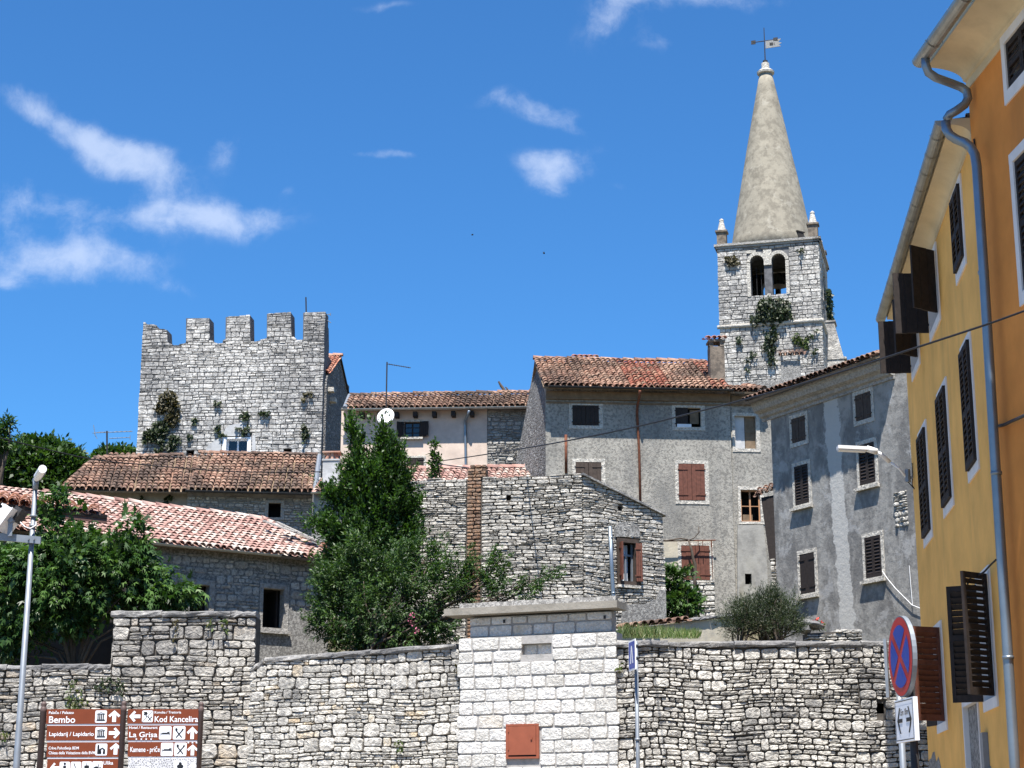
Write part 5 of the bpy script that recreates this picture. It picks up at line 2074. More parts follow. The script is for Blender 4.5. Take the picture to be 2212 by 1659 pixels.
# satellite dish and antenna mast of the pink house
dc = at(833, 900, 64.5)
t = thing('satellite_dish', 'round white satellite dish above the tip of the laurel tree', 'satellite dish', Vector((dc.x, dc.y, dc.z - .6)))
nrm = Vector((-.28, -.9, .28)).normalized()
mb = MB()
prof = [(.02, .09), (.13, .075), (.24, .045), (.335, .0), (.335, -.012), (.23, .03), (.02, .075)]
mb.lathe(dc, [(r * 1.02, -h) for r, h in prof], 28, axis=nrm)
mb.build('dish', M['white_paint'], t, smooth=True)
mb = MB()
mb.tube([dc - Z * .3 + nrm * .03, dc - Z * .18 + nrm * .4], .014, 6)
mb.tube([dc - Z * .18 + nrm * .4, dc - Z * .1 + nrm * .4], .035, 8)
mb.build('receiver_arm', M['dark_metal'], t)
mb = MB()
mb.tube([dc - nrm * .1, dc - nrm * .3 + Vector((0, .1, -.05)), Vector((dc.x, dc.y + .5, dc.z - .1)), Vector((dc.x, dc.y + .6, dc.z - 1.2))], .03, 8)
mb.build('bracket', M['galv'], t)
ap = at(836, 782, 66.0)
t = thing('tv_antenna', 'thin antenna mast with one sideways arm on the pink house roof', 'antenna', Vector((ap.x, ap.y, at(836, 885, 66).z)))
mb = MB()
mb.tube([Vector((ap.x, ap.y, at(836, 892, 66).z)), ap], .028, 8)
mb.build('mast', M['dark_metal'], t)
mb = MB()
mb.tube([at(836, 786, 66), at(887, 794.5, 65.8)], .016, 6)
for k in range(9):
    p = at(842 + k * 5, 787 + k * .85, 66)
    mb.tube([p - Vector((0, .12, 0)), p + Vector((0, .12, 0))], .006, 5)
mb.build('boom', M['dark_metal'], t)
mb = MB()
mb.tube([at(822, 850, 66), at(847, 847, 66)], .01, 6)
mb.build('cross_arm', M['galv'], t)
# dead branch behind the roof
t = thing('dead_branch', 'bare dark twisted branch sticking up behind the pink house roof', 'branch', at(1092, 862, 71.5))
mb = MB()
for path, r in ((((1094, 870), (1090, 846), (1086, 838), (1081, 831), (1077, 824)), .10), (((1091, 850), (1096, 840), (1092, 836)), .06), (((1096, 862), (1099, 846), (1103, 842)), .06), (((1083, 834), (1080, 836)), .04)):
    mb.tube([at(x, y, 71.5) for x, y in path], r, 6, r1=r * .4)
mb.build('wood', M['bark'], t)

# ------------------------------------------------------------------ castle tower
rnd = random.Random(91)
KY = 80.0
CF = Face(at(300.5, 850, KY + .1), at(700, 850, KY - .6))


def z3(x, y):
    return (259.2 + .27345 * x, 622.1 + .27345 * y)


prof_px = [(150, 270), (200, 268), (206, 283), (250, 284), (290, 295), (300, 323), (370, 326), (376, 428), (402, 446), (440, 450), (500, 440), (519, 424), (521, 235), (706, 233),
           (709, 405), (740, 418), (770, 437), (808, 432), (812, 410), (832, 410), (834, 225), (1027, 211), (1030, 425), (1060, 420), (1100, 410), (1158, 390), (1160, 200), (1350, 190),
           (1354, 378), (1382, 390), (1396, 406), (1444, 402), (1447, 190), (1586, 186)]
prof = [CF.px(*z3(*q)) for q in prof_px]


def czf(s):
    if s <= prof[0][0]:
        return prof[0][1]
    for (a, b), (c, d) in zip(prof[:-1], prof[1:]):
        if a <= s <= c:
            return b + (d - b) * (s - a) / max(1e-6, c - a)
    return prof[-1][1]


cop = CF.rect(*z3(842, 1192), *z3(1003, 1352))
slot1 = CF.rect(*z3(525, 1282), *z3(582, 1322))
slot2 = CF.rect(*z3(1292, 1270), *z3(1350, 1318))
cb = CF.px(500, 1100)[1] - 3
print('castle', CF.L, cb, prof[0], prof[-1], cop)
cl0, cl1 = CF.px(*z3(150, 900))[0], CF.px(*z3(1600, 900))[0]
t = thing('castle_tower', 'square pale stone castle tower with broken battlements', 'tower', CF.p(CF.L / 2, cb - 3, -3))
mb = MB()
outl = [(cl0, cb)] + [(cl1, cb)] + [(cl1, prof[-1][1])] + [(p[0], p[1] - .02) for p in reversed(prof[:-1])]
outl[-1] = (cl0, prof[0][1])
wall(mb, CF, outl, [grow(cop, .05), slot1, slot2], thick=.85, out=-.03, reveal=.3)
# side and rear walls, lower and hidden behind the front
side0 = CF.p(cl1, 0, -.03)
bdir = -CF.n
hgt = CF.px(*z3(1640, 560))[1]
SF = Face(CF.p(cl1, 0, -.0), CF.p(cl1, 0, -7))
sF0 = SF.px(*z3(1645, 560))[0]
wall(mb, SF, [(.85, cb), (1.4, cb), (1.4, prof[-1][1] - 1.3), (1.2, prof[-1][1] - .5), (.85, prof[-1][1] - .45)], [], thick=.8, out=-.03)
tz = CF.px(500, 760)[1]
for (p, q) in ((CF.p(cl0, 0, -.85), CF.p(cl0, 0, -7)), (CF.p(cl0, 0, -7), CF.p(cl1, 0, -7)), (CF.p(cl1, 0, -7), CF.p(cl1, 0, -.85))):
    mb.quad(Vector((p.x, p.y, cb)), Vector((q.x, q.y, cb)), Vector((q.x, q.y, tz)), Vector((p.x, p.y, tz)))
mb.quad(*[Vector((q.x, q.y, tz - .5)) for q in (CF.p(cl0, 0, -.85), CF.p(cl1, 0, -.85), CF.p(cl1, 0, -7), CF.p(cl0, 0, -7))])
mb.build('core', M['mortar_castle'], t)
mb = MB()
zmid = CF.px(500, 880)[1]
holes = [grow(cop, .16, .16, .10, .1), slot1, slot2]
masonry(mb, CF, cl0 - .02, cl1 + .02, cb, czf, band=(.13, .26), w=(.18, .56), gap=.022, bulge=.026, holes=holes, split=.14, wob=.06, seed=12, ex=9, nper=10, jit=.05, layers=(2,), sub=(.2, .5))
mb.build('masonry', M['rub_castle'], t)
w = surround(CF, t, cop, (.17, .17, .06, .1), M['white_paint'], .28, .05)
w['label'] = 'white framed two pane window'
glazing(CF, w, cop, M['white_paint'], .2, .07, 2, 1)
mb = MB()
L = [CF.px(*z3(*q)) for q in ((800, 1340), (800, 1190), (790, 1185), (700, 1240), (670, 1300), (690, 1345))]
wall(mb, CF, list(reversed(L)), [], thick=.02, out=.05)
L = [CF.px(*z3(*q)) for q in ((1046, 1345), (1075, 1345), (1070, 1160), (1046, 1180))]
wall(mb, CF, L, [], thick=.02, out=.05)
L = [CF.px(*z3(*q)) for q in ((815, 1172), (1030, 1172), (1010, 1100), (940, 1070), (870, 1085), (830, 1120))]
wall(mb, CF, L, [], thick=.02, out=.05)
mb.build('plaster_patch', M['castle_plaster'], t)
# pole on the battlements
t2 = thing('lightning_rod', 'short dark rod standing on the rightmost merlon of the castle tower', 'rod', CF.p(*CF.px(661, 672), -.3))
mb = MB()
mb.tube([CF.p3(661.5, 676, -.3), CF.p3(660.8, 642, -.3)], .035, 6)
mb.build('rod', M['dark_metal'], t2)
t2 = thing('tv_antenna', 'small antenna reaching right from the castle battlements', 'antenna', CF.p3(702, 690, -.6))
mb = MB()
for a, b in (((698, 679), (714, 679.5)), ((699, 686), (715, 697.5))):
    mb.tube([CF.p3(*a, -.6), CF.p3(*b, -.6)], .018, 6)
mb.tube([CF.p3(714, 676, -.6), CF.p3(714, 682, -.6)], .02, 6)
mb.build('rod', M['galv'], t2)
# house against the tower's right flank: dark gable with a tiled slope
t = thing('gabled_house', 'house with dark rubble gable and red tiles against the castle tower', 'house', SF.p(5, cb - 3, 0))
SH = Face(CF.p(cl1 + .12, 0, .0) - CF.n * 1.2, CF.p(cl1 + .12, 0, .0) - CF.n * 9.5)


def spx(x, y):
    return SH.px(*z3(x, y))


q = [spx(1652, 655), spx(1735, 540), spx(1808, 862)]
q2 = SH.px(*z3(1770, 1440))
print('gabled', q, q2, SH.L)
base = cb
q3 = spx(1805, 1000)
mb = MB()
wall(mb, SH, [(-.9, base), (max(q2[0], .5), base), (q3[0] + .1, q3[1]), (q[2][0], q[2][1]), (q[1][0], q[1][1]), (q[0][0], q[0][1]), (-.9, q[0][1] - .6)], [], thick=.5)
mb.build('wall', M['gable'], t)
r0, r1, r2 = SH.p(q[1][0], q[1][1], .08), SH.p(q[0][0], q[0][1], .08), SH.p(q[2][0], q[2][1], .08)
fx = Face(r1 - SH.n * 4, r1)
pit = math.atan2(r0.z - r1.z, (r0 - r1).to_2d().length)
rf = Roof(fx, r1.z - .0, 0.0, pit)
wl = (r0 - r1).length
mb, ut = MB(), MB()
tiles(mb, ut, rf, [(0, -.3), (fx.L, -.3), (fx.L, wl), (0, wl)], pitch=.22, row=.34, rnd=rnd)
ridge(mb, rf.p(0, wl, .02), rf.p(fx.L + .1, wl, .02), rnd, .14, .45)
bw = (r2 - r0)
ut.quad(rf.p(0, wl, .0), rf.p(fx.L, wl, .0), rf.p(fx.L, wl, 0) + bw, rf.p(0, wl, 0) + bw)
ut.quad(rf.p(0, wl, -.12), rf.p(fx.L, wl, -.12), rf.p(fx.L, wl, -.12) + bw, rf.p(0, wl, -.12) + bw)
ut.quad(rf.p(fx.L, wl, -.12), rf.p(fx.L, wl, .02), rf.p(fx.L, wl, .02) + bw, rf.p(fx.L, wl, -.12) + bw)
ro = mb.build('roof', M['tile_red'], t, smooth=True)
ut.build('roof_boards', M['wood_dark'], ro)
mb = MB()
for (xa, ya, xb, yb) in ((1606, 792, 1688, 822), (1636, 872, 1688, 905)):
    a = spx((xa + xb) / 2, (ya + yb) / 2)
    mb = MB()
    mb.fbox(SH, a[0] - .2, a[0] + .2, a[1] - .1, a[1] + .1, 0, .28)
    mb.build('corbel', M['trim'], t)

# ------------------------------------------------------------------ old-tiled house below the castle (roof A)
rnd = random.Random(101)
AY = 70.0
HA = Face(at(134, 1090, AY - .6), at(690, 1090, AY + .2))
ae = HA.px(405, 1066)[1]
t = thing('tiled_house', 'long low house with wavy old brown tile roof in front of the castle tower', 'house', HA.p(HA.L / 2, 12, -3))
hs = HA.px(403, 1100)[0]
AO = HA.rect(580, 1086, 606, 1118)
mb = MB()
wall(mb, HA, [(0, 9), (hs, 9), (hs, ae + .32), (0, ae + .32)], [], thick=.5, out=-.25)
mb.build('wall', M['concrete'], t)
mb = MB()
wall(mb, HA, [(hs, 9), (HA.L, 9), (HA.L, ae + .2), (hs, ae + .2)], [grow(AO, .05)], thick=.5, out=-.03, reveal=.2)
back_shell(mb, HA, 0, HA.L, 9, ae - .1, 5, top=False)
mc = mb.build('rubble_wall', M['mortar_grey'], t)
mb = MB()
masonry(mb, HA, hs + .02, HA.L, 12, ae - .12, band=(.11, .2), w=(.15, .38), gap=.025, bulge=.035, split=.35, wob=.05, seed=14, ex=3.6, jit=.1, holes=[grow(AO, .1)])
mb.build('masonry', M['rub_house'], mc)
w = surround(HA, t, AO, (.14, .14, .1, .1), M['trim_grey'], .2, .03)
niche(HA, w, AO, M['dark_room'], .9, .2)
rf = Roof(HA, ae, .5, R(29))
PA = [rf.px(*p) for p in ((136, 1052), (403, 1064), (677, 1067), (672, 989), (396, 987), (202, 994))]
PA[0] = (PA[0][0], 0)
PA[1] = (PA[1][0], 0)
PA[2] = (PA[2][0], 0)
print('roofA', PA)
h1 = (PA[3][1] + PA[4][1]) / 2
mb, ut = MB(), MB()
tiles(mb, ut, rf, [PA[0], PA[1], (PA[1][0] - .0, h1), (PA[5][0] + .5, h1 - .05), PA[5]], pitch=.235, row=.36, rnd=rnd, sag=.09, jit=.02, skew=-.06)
rf2 = Roof(HA, ae + .05, .62, R(29))
x0, x1 = rf2.px(405, 1064)[0], rf2.px(676, 1067)[0]
tiles(mb, ut, rf2, [(x0, -.05), (x1, -.05), (x1, h1 + .15), (x0, h1 + .15)], pitch=.235, row=.36, rnd=rnd, sag=.08, jit=.02)
ridge(mb, rf.p(PA[5][0], PA[5][1], .04), rf.p(PA[4][0], h1, .04), rnd, .13, .45)
ridge(mb, rf2.p(x0 - .1, h1 + .12, .04), rf2.p(x1, h1 + .12, .02), rnd, .13, .45)
ridge(mb, rf.p(PA[0][0], 0, .03), rf.p(PA[5][0], PA[5][1], .03), rnd, .12, .4)
ro = mb.build('roof', M['tile_old'], t, smooth=True)
bp = rf.p(PA[5][0], PA[5][1], -.1)
ut.quad(rf.p(PA[0][0], 0, -.1), bp, bp - HA.n * 3 - Z * 1.5, HA.p(0, ae - .1, -5))
ut.build('roof_boards', M['wood_beam'], ro)
mb = MB()
gutter(mb, HA.p(HA.px(404, 1070)[0], ae + .02, .64), HA.p(HA.L + .05, ae - .05, .64), .085, rings=1.5)
mb.build('gutter', M['dark_metal'], t)
mb = MB()
mb.tube([rf2.p(x1 + .06, -.08, .02), rf2.p(x1 + .06, h1, .02)], .10, 8)
mb.build('verge_flashing', M['galv'], t)

# ------------------------------------------------------------------ stone house with the pink and white tile roof (roof B)
rnd = random.Random(111)


def z1(x, y):
    return (.336 * x, 864.1 + .336 * y)


HB = Face(at(-120, 1250, 41.6), at(712, 1250, 47.4))
be = HB.px(540, 1196)[1]
be0 = HB.px(336, 1182)[1]
print('HB L', HB.L, be, be0)
be = (be + be0) / 2
B1 = HB.rect(*z1(1222, 1182), *z1(1340, 1345))
B2 = HB.rect(*z1(1692, 1208), *z1(1818, 1470))
B1 = (B1[0], B1[1] - .6, B1[2], B1[3])
t = thing('stone_house', 'grey stone house with pink and white tile roof behind the fig tree', 'house', HB.p(HB.L / 2, 4.4, -3))
mb = MB()
wall(mb, HB, [(0, 3.5), (HB.L, 3.5), (HB.L, be + .08), (0, be + .08)], [grow(B1, .06), grow(B2, .06)], thick=.5, reveal=.2)
back_shell(mb, HB, 0, HB.L, 3.5, be - .1, 6, top=False)
mb.build('wall', M['concrete_rough'], t)
mb = MB()
zl = HB.px(600, 1290)[1]
zbb = lambda s: zl - .2 - (HB.L - s) * .12 + .35 * noise.noise(Vector((s * .9, 2, 2)))
masonry(mb, HB, 0.5, HB.L - .02, 4.5, be - .1, band=(.14, .26), w=(.16, .40), gap=.035, bulge=.028, split=.35, wob=.05, seed=15, ex=3.4, nper=12, jit=.10, holes=[grow(B1, .14), grow(B2, .14)], sub=(.12, .3), zb=lambda s: -99, out=-.006, seat=-.03) if False else \
    masonry(mb, HB, 0.5, HB.L - .02, zl - 1.2, be - .1, band=(.14, .26), w=(.16, .40), gap=.035, bulge=.028, split=.35, wob=.05, seed=15, ex=3.4, nper=12, jit=.10,
            holes=[grow(B1, .14), grow(B2, .14), (HB.L - 1.25, 0, HB.L, zl - .2), (HB.px(545, 1300)[0], 0, HB.L, zl - .62)], sub=(.12, .3), out=-.004, seat=-.03)
mb.build('masonry', M['rub_house'], t)
for op in (B1, B2):
    w = surround(HB, t, op, (.10, .14, .13, .12), M['trim_grey'], .22, .03, sill=.07)
    niche(HB, w, op, M['dark_room'], 1.0, .22)
    mb = MB()
    mb.fbox(HB, op[2] - .1, op[2] - .05, op[1], op[3], -.42, -.24)
    mb.build('casement', M['wood_dark'], w)
rf = Roof(HB, be + .02, .42, R(21))
PB = [rf.px(*p) for p in ((-60, 1160), (719, 1207), (571, 1124.5), (91, 1066), (-60, 1047))]
print('roofB', PB)
hh = (PB[2][1] + PB[3][1]) / 2
PB = [(PB[0][0] - 1, 0), (PB[1][0], 0), (PB[2][0], PB[2][1]), (PB[3][0], PB[3][1]), (PB[0][0] - 1, PB[3][1])]
mb, ut = MB(), MB()
tiles(mb, ut, rf, PB, pitch=.195, row=.33, rnd=rnd, sag=.03, jit=.012)
ridge(mb, rf.p(PB[3][0], PB[3][1], .03), rf.p(PB[2][0], PB[2][1], .03), rnd, .11, .4)
ridge(mb, rf.p(PB[1][0], 0.05, .03), rf.p(PB[2][0], PB[2][1], .03), rnd, .09, .4)
ut.quad(rf.p(PB[1][0], 0, -.1), rf.p(PB[2][0], PB[2][1], -.1), rf.p(PB[2][0], PB[2][1], -.1) - HB.n * 2.5 - Z * 2.5, rf.p(PB[1][0], 0, -.1) - HB.n * 5 - Z * .5)
ro = mb.build('roof', M['tile_pink'], t, smooth=True)
ut.build('roof_boards', M['wood_beam'], ro)
mb = MB()
gutter(mb, HB.p(2.0, be - .0, .44), HB.p(HB.px(590, 1200)[0], be - .0, .44), .06, rings=1.6)
mb.build('gutter', M['zinc'], t)
# old boards and a broken pot lying on the hip
t2 = thing('roof_boards', 'grey weathered boards lying on the right end of the pink tile roof', 'boards', rf.p(PB[2][0] + .8, PB[2][1] * .7, .1))
mb = MB()
for (a, b) in (((1780, 785), (2040, 905)), ((1700, 778), (1900, 850)), ((1860, 835), (2080, 930))):
    p, q = at(*z1(*a), 48.6), at(*z1(*b), 47.6)
    ax = (q - p).normalized()
    ay = ax.cross(Z).normalized()
    mb.obox(p, ax, ay, ax.cross(ay), 0, (q - p).length, -.06, .06, -.02, .02)
mb.build('boards', M['trim_grey'], t2)
t2 = thing('tile_heap', 'small heap of broken orange tiles at the roof corner by the laurel', 'tiles', at(*z1(2120, 960), 47.2))
mb = MB()
for k in range(7):
    p = at(*z1(2085 + rnd.uniform(-8, 60), 940 - rnd.uniform(-20, 24)), 47.2 + rnd.uniform(-.2, .2))
    ax = Vector((rnd.uniform(.6, 1), rnd.uniform(-.6, .6), rnd.uniform(-.2, .2))).normalized()
    ay = ax.cross(Z).normalized()
    mb.obox(p, ax, ay, Z, -.16, .16, -.09, .09, -.015, .02)
mb.build('tiles', M['tile_red'], t2)

# porch roof in front of it (roof C)
PC = Face(at(-140, 1110, 39.6), at(232, 1110, 40.6))
t = thing('porch_roof', 'brown tiled porch roof with dark fascia behind the left lamp post', 'porch', PC.p(PC.L / 2, 4.4, -1))
p0, p1 = PC.px(0, 1096), PC.px(232, 1121)
sl = (p1[1] - p0[1]) / (p1[0] - p0[0])
print('porch slope', sl)
mb = MB()
a, b = PC.p(0, p1[1] - sl * (PC.L), .0), PC.p(PC.L, p1[1], .0)
dx = (b - a).normalized()
up = Z - dx * dx.z
mb.obox(a, dx, -PC.n, Z, 0, (b - a).length, 0, .05, -.10, .10)
mb.build('fascia', M['fascia'], t)
rfc = Roof(PC, a.z + .10, .05, R(15), slope=sl)
mb, ut = MB(), MB()
LL = (b - a).length
tiles(mb, ut, rfc, [(0, 0), (LL, 0), (LL - .25, 1.1), (0, 2.3)], pitch=.26, row=.36, rnd=rnd, r=.125)
ro = mb.build('roof', M['tile_brown'], t, smooth=True)
ut.build('roof_boards', M['wood_dark'], ro)
mb = MB()
wq = PC.px(205, 1150)
for (s, th) in ((.3, .25),):
    mb.fbox(PC, s - th, s, 3.5, a.z + sl * s - .12, -.9, -.45)
mb.build('porch_post', M['rub_grey'], t)
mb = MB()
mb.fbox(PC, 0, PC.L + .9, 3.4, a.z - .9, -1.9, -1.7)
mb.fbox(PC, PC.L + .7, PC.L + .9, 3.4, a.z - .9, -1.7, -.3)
mb.build('porch_shade_wall', M['dark_room'], t)  # added near-black wall, standing in for the deep shade under the fig

# ------------------------------------------------------------------ bell tower
rnd = random.Random(121)


def z7(x, y):
    return (1469 + .48985 * x, 51.8 + .48985 * y)


BY = 100.0
BF = Face(at(1557, 700, BY + .55), at(1777, 700, BY - .95))
bz_c = BF.px(*z7(400, 975))[1]
bz_s = BF.px(*z7(400, 1322))[1]
bz_b = BF.px(1670, 900)[1]
L0, L1 = BF.px(*z7(168, 1150))[0], BF.px(*z7(617, 1150))[0]
BW = L1 - L0
BS = Face(BF.p(L1, 0, 0), BF.p(L1, 0, -BW))
BB = Face(BF.p(L1, 0, -BW), BF.p(L0, 0, -BW))
BL = Face(BF.p(L0, 0, -BW), BF.p(L0, 0, 0))
print('bell tower', L0, L1, bz_b, bz_s, bz_c)
t = thing('bell_tower', 'church bell tower of pale stone with a tall conical grey spire', 'tower', BF.p((L0 + L1) / 2, 13, -BW / 2))


def arch(x0, x1, z0, zs, n=8):
    cx, r = (x0 + x1) / 2, (x1 - x0) / 2
    return [(x0, z0), (x1, z0)] + [(cx + r * math.cos(PI * i / n), zs + r * math.sin(PI * i / n)) for i in range(n + 1)]


o1 = BF.rect(*z7(308, 1020), *z7(375, 1200))
o2 = BF.rect(*z7(402, 1018), *z7(470, 1190))
wz0 = (o1[1] + o2[1]) / 2
aw = ((o1[2] - o1[0]) + (o2[2] - o2[0])) / 2
zs = (o1[3] + o2[3]) / 2 - aw / 2
mb = MB()
for f, s0 in ((BF, L0), (BS, 0), (BB, 0), (BL, 0)):
    if f is BF:
        hs_ = [arch(o1[0], o1[2], wz0, zs), arch(o2[0], o2[2], wz0, zs)]
    else:
        c = s0 + BW * .5
        hs_ = [arch(c - .14 - aw, c - .14, wz0, zs), arch(c + .14, c + .14 + aw, wz0, zs)]
    e = .02
    wall(mb, f, [(s0 + e, 12), (s0 + BW - e, 12), (s0 + BW - e, bz_c), (s0 + e, bz_c)], hs_, thick=.75, out=-.03)
fl = bz_s - .1
mb.quad(*[BF.p(s, fl, o) for s, o in ((L0 + .1, -.1), (L1 - .1, -.1), (L1 - .1, -BW + .1), (L0 + .1, -BW + .1))])
mb.quad(*[BF.p(s, bz_c - .1, o) for s, o in ((L0 + .1, -.1), (L1 - .1, -.1), (L1 - .1, -BW + .1), (L0 + .1, -BW + .1))])
mb.build('core', M['mortar_castle'], t)
mb = MB()
hb_ = (o1[0] - .2, wz0 - .02, o2[2] + .2, zs + aw * .5 + .16)
hs2 = (BW * .5 - .34 - aw, wz0 - .02, BW * .5 + .34 + aw, zs + aw * .5 + .16)
for (za, zb2, f, s0, h) in ((bz_b - 6, bz_s - .05, BF, L0, None), (bz_s + .12, bz_c - .02, BF, L0, hb_), (bz_b - 6, bz_s - .05, BS, 0, None), (bz_s + .12, bz_c - .02, BS, 0, hs2)):
    masonry(mb, f, s0 - .02, s0 + BW + .02, za, zb2, band=(.20, .38), w=(.26, .75), gap=.026, bulge=.03, holes=[h] if h else [], split=.18, wob=.05, seed=int(za) + (3 if f is BS else 0), ex=9,
            nper=10, jit=.05, layers=(2,), sub=(.25, .6))
mb.build('masonry', M['rub_bell'], t)
# arch surround, middle column and cap
for f, c1, c2 in ((BF, (o1[0] + o1[2]) / 2, (o2[0] + o2[2]) / 2), (BS, BW * .5 - .14 - aw / 2, BW * .5 + .14 + aw / 2)):
    mb = MB()
    for cx in (c1, c2):
        r = aw / 2
        n = 9
        for i in range(n):
            a0_, a1_ = PI * i / n + .012, PI * (i + 1) / n - .012
            P = [(cx + math.cos(a) * rr, zs + math.sin(a) * rr) for a, rr in ((a0_, r), (a1_, r), (a1_, r + .20), (a0_, r + .20))]
            pts = [f.p(s, z, .055) for s, z in P] + [f.p(s, z, -.3) for s, z in P]
            mb.add(pts, [(0, 3, 2, 1), (4, 5, 6, 7), (0, 1, 5, 4), (1, 2, 6, 5), (2, 3, 7, 6), (3, 0, 4, 7)])
    for (sa, sb) in ((c1 - aw / 2 - .20, c1 - aw / 2), (c2 + aw / 2, c2 + aw / 2 + .20)):
        z = wz0
        while z < zs - .05:
            h = min(.42, zs - z)
            mb.fbox(f, sa, sb, z + .008, z + h - .008, -.3, .05)
            z += h
    # spandrel between the arches
    P = [(c1 + (aw / 2 + .20) * math.cos(R(70)), zs + (aw / 2 + .2) * math.sin(R(70)))]
    mb.fbox(f, c1 + aw / 2 - .02, c2 - aw / 2 + .02, zs + .18, zs + aw / 2 + .30, -.3, .03)
    mb.fbox(f, c1 - aw / 2 - .22, c1 - .05, zs + aw / 2 + .16, zs + aw / 2 + .34, -.1, .03)
    mb.build('arch', M['trim'], t)
    mb = MB()
    cm = (c1 + c2) / 2
    ww = (c2 - c1 - aw) / 2
    mb.fbox(f, cm - ww, cm + ww, zs - .25, zs + .16, -.45, .06)
    colp = f.p(cm, 0, -.2)
    mb.tube([Vector((colp.x, colp.y, wz0 + .0)), Vector((colp.x, colp.y, wz0 + .12)), Vector((colp.x, colp.y, wz0 + .14)), Vector((colp.x, colp.y, zs - .25))], [ww * .9, ww * .9, ww * .72, ww * .66], 14)
    mb.build('column', M['trim'], t)
mb = MB()
mb.tube([BF.p(o1[0], wz0 + .12, -.3), BF.p(o2[2], wz0 + .12, -.3)], .018, 6)
for k in range(3):
    mb.tube([BF.p(o1[0] + .3 + k * .28, wz0, -.5), BF.p(o1[0] + .3 + k * .28, zs - .2, -.5)], .016, 6)
mb.build('railing', M['dark_metal'], t)
bell = BF.p((L0 + L1) / 2 + .3, zs - .1, -BW * .5)
mb = MB()
mb.lathe(bell - Z * .6, [(.55, 0), (.5, .08), (.38, .3), (.30, .6), (.24, .78), (.1, .86)], 18)
mb.fbox(BF, L0 + .5, L1 - .5, bell.z + .3, bell.z + .5, -BW * .5 - .12, -BW * .5 + .12)
mb.build('bell', M['bronze'], t, smooth=False)
# mouldings
mb = MB()
for f in (BF, BS, BB, BL):
    s0 = L0 if f is BF else 0
    mb.fbox(f, s0 - .08, s0 + BW + (.08 if f in (BF, BB) else -.0), bz_c, bz_c + .13, -.3, .08 + (.001 if f in (BS, BL) else 0))
    mb.fbox(f, s0 - .17, s0 + BW + (.17 if f in (BF, BB) else 0), bz_c + .13, bz_c + .27, -.3, .17 + (.001 if f in (BS, BL) else 0))
mb.quad(*[BF.p(s, bz_c + .26, o) for s, o in ((L0 - .1, .1), (L1 + .1, .1), (L1 + .1, -BW - .1), (L0 - .1, -BW - .1))])
mb.build('cornice', M['trim_grey'], t)
mb = MB()
for f in (BF, BS):
    s0 = L0 if f is BF else 0
    mb.tube([f.p(s0 - .12, bz_s, .02), f.p(s0 + BW + .12, bz_s, .02)], .12, 8)
mb.build('string_course', M['trim'], t, smooth=True)
# spire
ctr = BF.p((L0 + L1) / 2, 0, -BW / 2)
dep = ctr.y
s_base = bz_c + .2
s_top = at(1650, 160, dep).z
Rb = 93 * (dep * CT + (s_base - 1.6) * ST) / F * 1.0
Rt = 13.5 * (dep * CT + (s_top - 1.6) * ST) / F
mb = MB()
H = s_top - s_base
prof = []
for i in range(15):
    u = i / 14
    prof.append((Rb + (Rt - Rb) * (u ** .97) + .05 * math.sin(PI * u), s_base + H * u))
c0_ = Vector((ctr.x, ctr.y, 0))
mb.lathe(c0_, prof, 40, jit=.012, seed=2)
sp_ = mb.build('spire', M['spire'], t, smooth=True)
mb = MB()
mb.lathe(c0_, [(Rt + .02, s_top - .05), (Rt + .14, s_top + .0), (Rt + .16, s_top + .12), (Rt + .02, s_top + .24), (.26, s_top + .26), (.24, s_top + .72), (.08, s_top + .80)], 24)
mb.build('finial', M['trim'], sp_, smooth=False)
# dark opening at the foot of the spire
wp = at(1724, 510, dep - Rb * .72)
dn = Vector((wp.x - ctr.x, wp.y - ctr.y, 0)).normalized()
wf = Face(Vector((ctr.x, ctr.y, 0)) + dn * (Rb + .02) - dn.cross(Z) * 0 + Vector((-dn.y, dn.x, 0)) * -.24, Vector((ctr.x, ctr.y, 0)) + dn * (Rb + .02) + Vector((-dn.y, dn.x, 0)) * .24)
mb = MB()
mb.fbox(wf, 0, wf.L, s_base + .46, s_base + .92, -.5, -.12)
mb.fbox(wf, -.08, wf.L + .08, s_base + .92, s_base + .98, -.5, -.09)
mb.build('vent', M['dark_room'], sp_)
# pinnacles
for (f, s, o) in ((BF, L0 + .28, -.28), (BF, L1 - .28, -.28), (BF, L1 - .28, -BW + .28), (BF, L0 + .28, -BW + .28)):
    b = f.p(s, bz_c + .26, o)
    mb = MB()
    q = .28
    mb.obox(b, BF.d, -BF.n, Z, -q, q, -q, q, 0, .82)
    mb.obox(b, BF.d, -BF.n, Z, -q - .08, q + .08, -q - .08, q + .08, .82, .93)
    pn_ = mb.build('pinnacle', M['chimney_stone'], t)
    mb = MB()
    mb.lathe(b, [(.27, .932), (.12, 1.58), (.14, 1.60), (.13, 1.68), (.03, 1.76)], 12)
    mb.build('cone', M['trim'], pn_)
# buttress on the right flank
u0 = BS.px(1793, 760)[0]
mb = MB()
s = BW * .55
zb1, zb2, zb3 = at(1793, 709, 103).z, at(1822, 785, 103).z, 13
for (zA, zB, oA, oB) in ((zb2, zb1, 1.0, .52), (zb3, zb2, 1.12, 1.02)):
    P = [BS.p(s - .55, zA, -.2), BS.p(s + .55, zA, -.2), BS.p(s + .55, zA, oA), BS.p(s - .55, zA, oA), BS.p(s - .55, zB, -.2), BS.p(s + .55, zB, -.2), BS.p(s + .55, zB, oB), BS.p(s - .55, zB, oB)]
    mb.add(P, [(0, 1, 5, 4), (1, 2, 6, 5), (2, 3, 7, 6), (3, 0, 4, 7), (4, 5, 6, 7)])
mb.fbox(BS, s - .6, s + .6, zb1, zb1 + .1, -.2, .62)
mb.fbox(BS, s - .6, s + .6, zb2 - .12, zb2, -.2, 1.16)
mb.build('buttress', M['rub_bell'], t)
